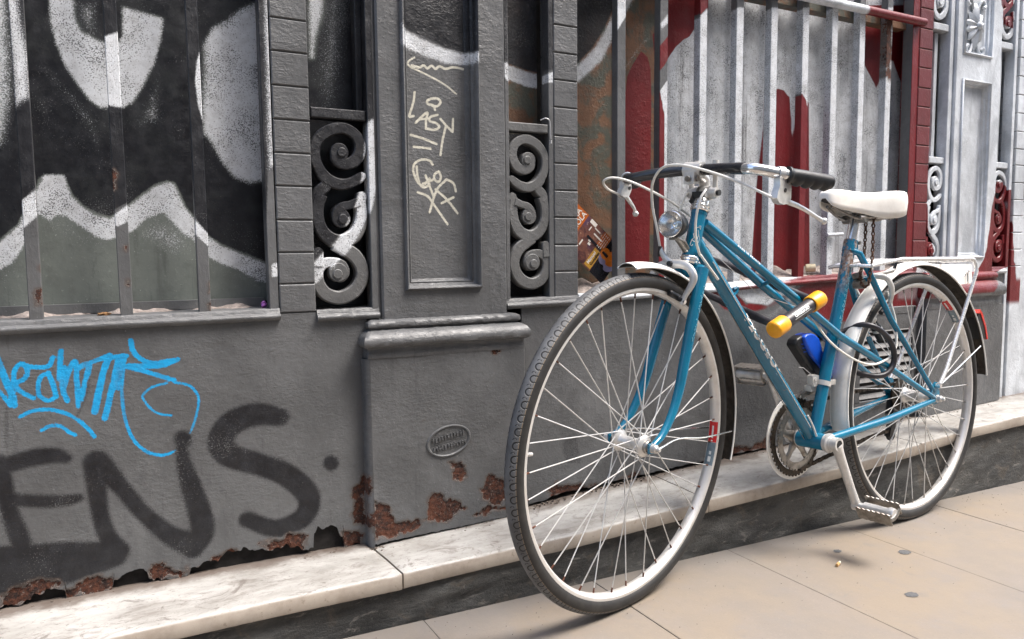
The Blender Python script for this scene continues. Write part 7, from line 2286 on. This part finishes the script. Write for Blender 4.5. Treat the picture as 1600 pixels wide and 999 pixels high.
# gum trodden flat on the slabs
M['gum'] = plain('trodden_gum', (.105, .105, .105), .8, 0, .35, 200)
for x, y, r, lab in ((1.688, -.402, .017, 'large grey gum spot on the pavement at the right edge of the view'), (1.478, -.560, .016, 'dark gum spot at the bottom edge of the pavement'), (1.545, -.322, .012, 'small faint gum spot on the pavement between the rear wheel and the cigarette end')):
    mb = MB()
    vs = [(x, y, gz(x) + .0022)]
    for k in range(18):
        a = 2 * math.pi * k / 18
        q = r * random.uniform(.82, 1.1)
        vs.append((x + q * math.cos(a), y + .72 * q * math.sin(a), gz(x) + .0012))
    mb.add(vs, [(0, 1 + k, 1 + (k + 1) % 18) for k in range(18)])
    tag(mb.build('gum_spot', M['gum'], None, sharp=180), lab, 'gum spot', 'gum spots on the pavement')
# loose grit
M['pebble_grit'] = plain('pale_grit', (.20, .17, .14), .95, 0, .6, 400)
mb = MB()
for i in range(260):
    x, y = random.uniform(.3, 2.6), -.19 - abs(random.gauss(0, .16))
    r = random.uniform(.0004, .0012)
    z = gz(x) + .0010
    q = [np.array((x, y, z)) + r * np.array((math.cos(a), math.sin(a), b)) * random.uniform(.6, 1.3) for b in (0, .9) for a in (0, 1.57, 3.14, 4.71)]
    mb.add(q, [(4, 5, 6, 7), (0, 1, 5, 4), (1, 2, 6, 5), (2, 3, 7, 6), (3, 0, 4, 7)])
o = mb.build('grit', M['pebble_grit'], None, sharp=20)
tag(o, 'loose grit scattered on the pavement along the foot of the ledge', 'grit', kind='stuff')

# cigarette end on the pavement
cg = (1.472, -.382)
zg = gz(cg[0]) + .0042
t = thing('cigarette_end', 'pale flattened cigarette end on the open pavement', 'cigarette end', (*cg, zg))
M['paper'] = plain('paper', (.78, .70, .58), .8, 0, .15, 200)
M['filter'] = plain('filter_cork', (.62, .36, .15), .8, 0, .3, 300)
d_ = np.array((.93, .36, 0.))
p_ = np.array((*cg, zg))
mb = MB(); mb.tube([p_ - d_ * .011, p_ + d_ * .004], .0042, 10, flat=.8); mb.build('filter_tip', M['filter'], t)
mb = MB(); mb.tube([p_ + d_ * .0041, p_ + d_ * .011], [.0042, .0038], 10, flat=.7); mb.build('paper_tube', M['paper'], t)

def scrap(name, label, cat, x, y, z, r, mat, seed, squash=.55, n=9):
    rs = random.Random(seed)
    mb = MB()
    vs, fs = [], []
    k = 10
    for i in range(n + 1):
        ph = math.pi * i / n
        for j in range(k):
            th = 2 * math.pi * j / k
            q = r * (1 + rs.uniform(-.28, .28))
            vs.append((x + q * math.sin(ph) * math.cos(th), y + q * math.sin(ph) * math.sin(th), z + squash * q * math.cos(ph)))
    for i in range(n):
        for j in range(k):
            fs.append((i * k + j, i * k + (j + 1) % k, (i + 1) * k + (j + 1) % k, (i + 1) * k + j))
    mb.add(vs, fs)
    o = mb.build(name, mat, None, sharp=25)
    tag(o, label, cat)
    return o
M['purple'] = plain('purple_foil', (.36, .12, .42), .3, .3, .3, 80)
M['leafm'] = plain('dead_leaf', (.32, .17, .07), .8, 0, .5, 120)
M['pebble'] = plain('pale_pebble', (.50, .42, .36), .8, 0, .4, 90)
M['paperc'] = plain('cream_paper', (.74, .66, .46), .7, 0, .2, 90)
scrap('wrapper', 'scrap of purple foil in the right corner of the left window sill', 'litter', .268, .020, .640, .0055, M['purple'], 3, 1.3)
scrap('dead_leaf', 'curled brown leaf in the dust of the left window sill', 'leaf', -.012, .022, .6335, .011, M['leafm'], 5, .35)
scrap('pebble', 'pale pebble on the pavement seen through the front wheel', 'pebble', .816, -.255, gz(.816) + .005, .008, M['pebble'], 8, .6)
# short white tube on the right sill
p_ = np.array((1.835, .040, .684))
mb = MB()
mb.lathe(p_, (.75, -.66, .05), [(.0100, 0), (.0118, .000), (.0118, .026), (.0100, .026)], 18, closed=True)
tag(mb.build('paper_roll', M['paperc'], None, sharp=40), 'short cream cardboard roll lying on the right window sill', 'cardboard roll')
# wire tie on the plain grey scroll panel
mb = MB()
mb.tube([(.896, -.001, 1.042), (.906, -.008, 1.046), (.915, -.010, 1.040), (.918, -.008, 1.020), (.920, -.006, 1.000)], .0016, 8, smooth=5)
mb.tube([(.920, -.006, .998), (.9205, -.005, .990)], .0032, 8)
M['tie'] = plain('wire_tie', (.45, .45, .45), .4, .3, .2, 60)
tag(mb.build('wire_tie', M['tie'], None), 'thin pale wire tie hooked over the rail of the plain grey scroll panel', 'wire tie')
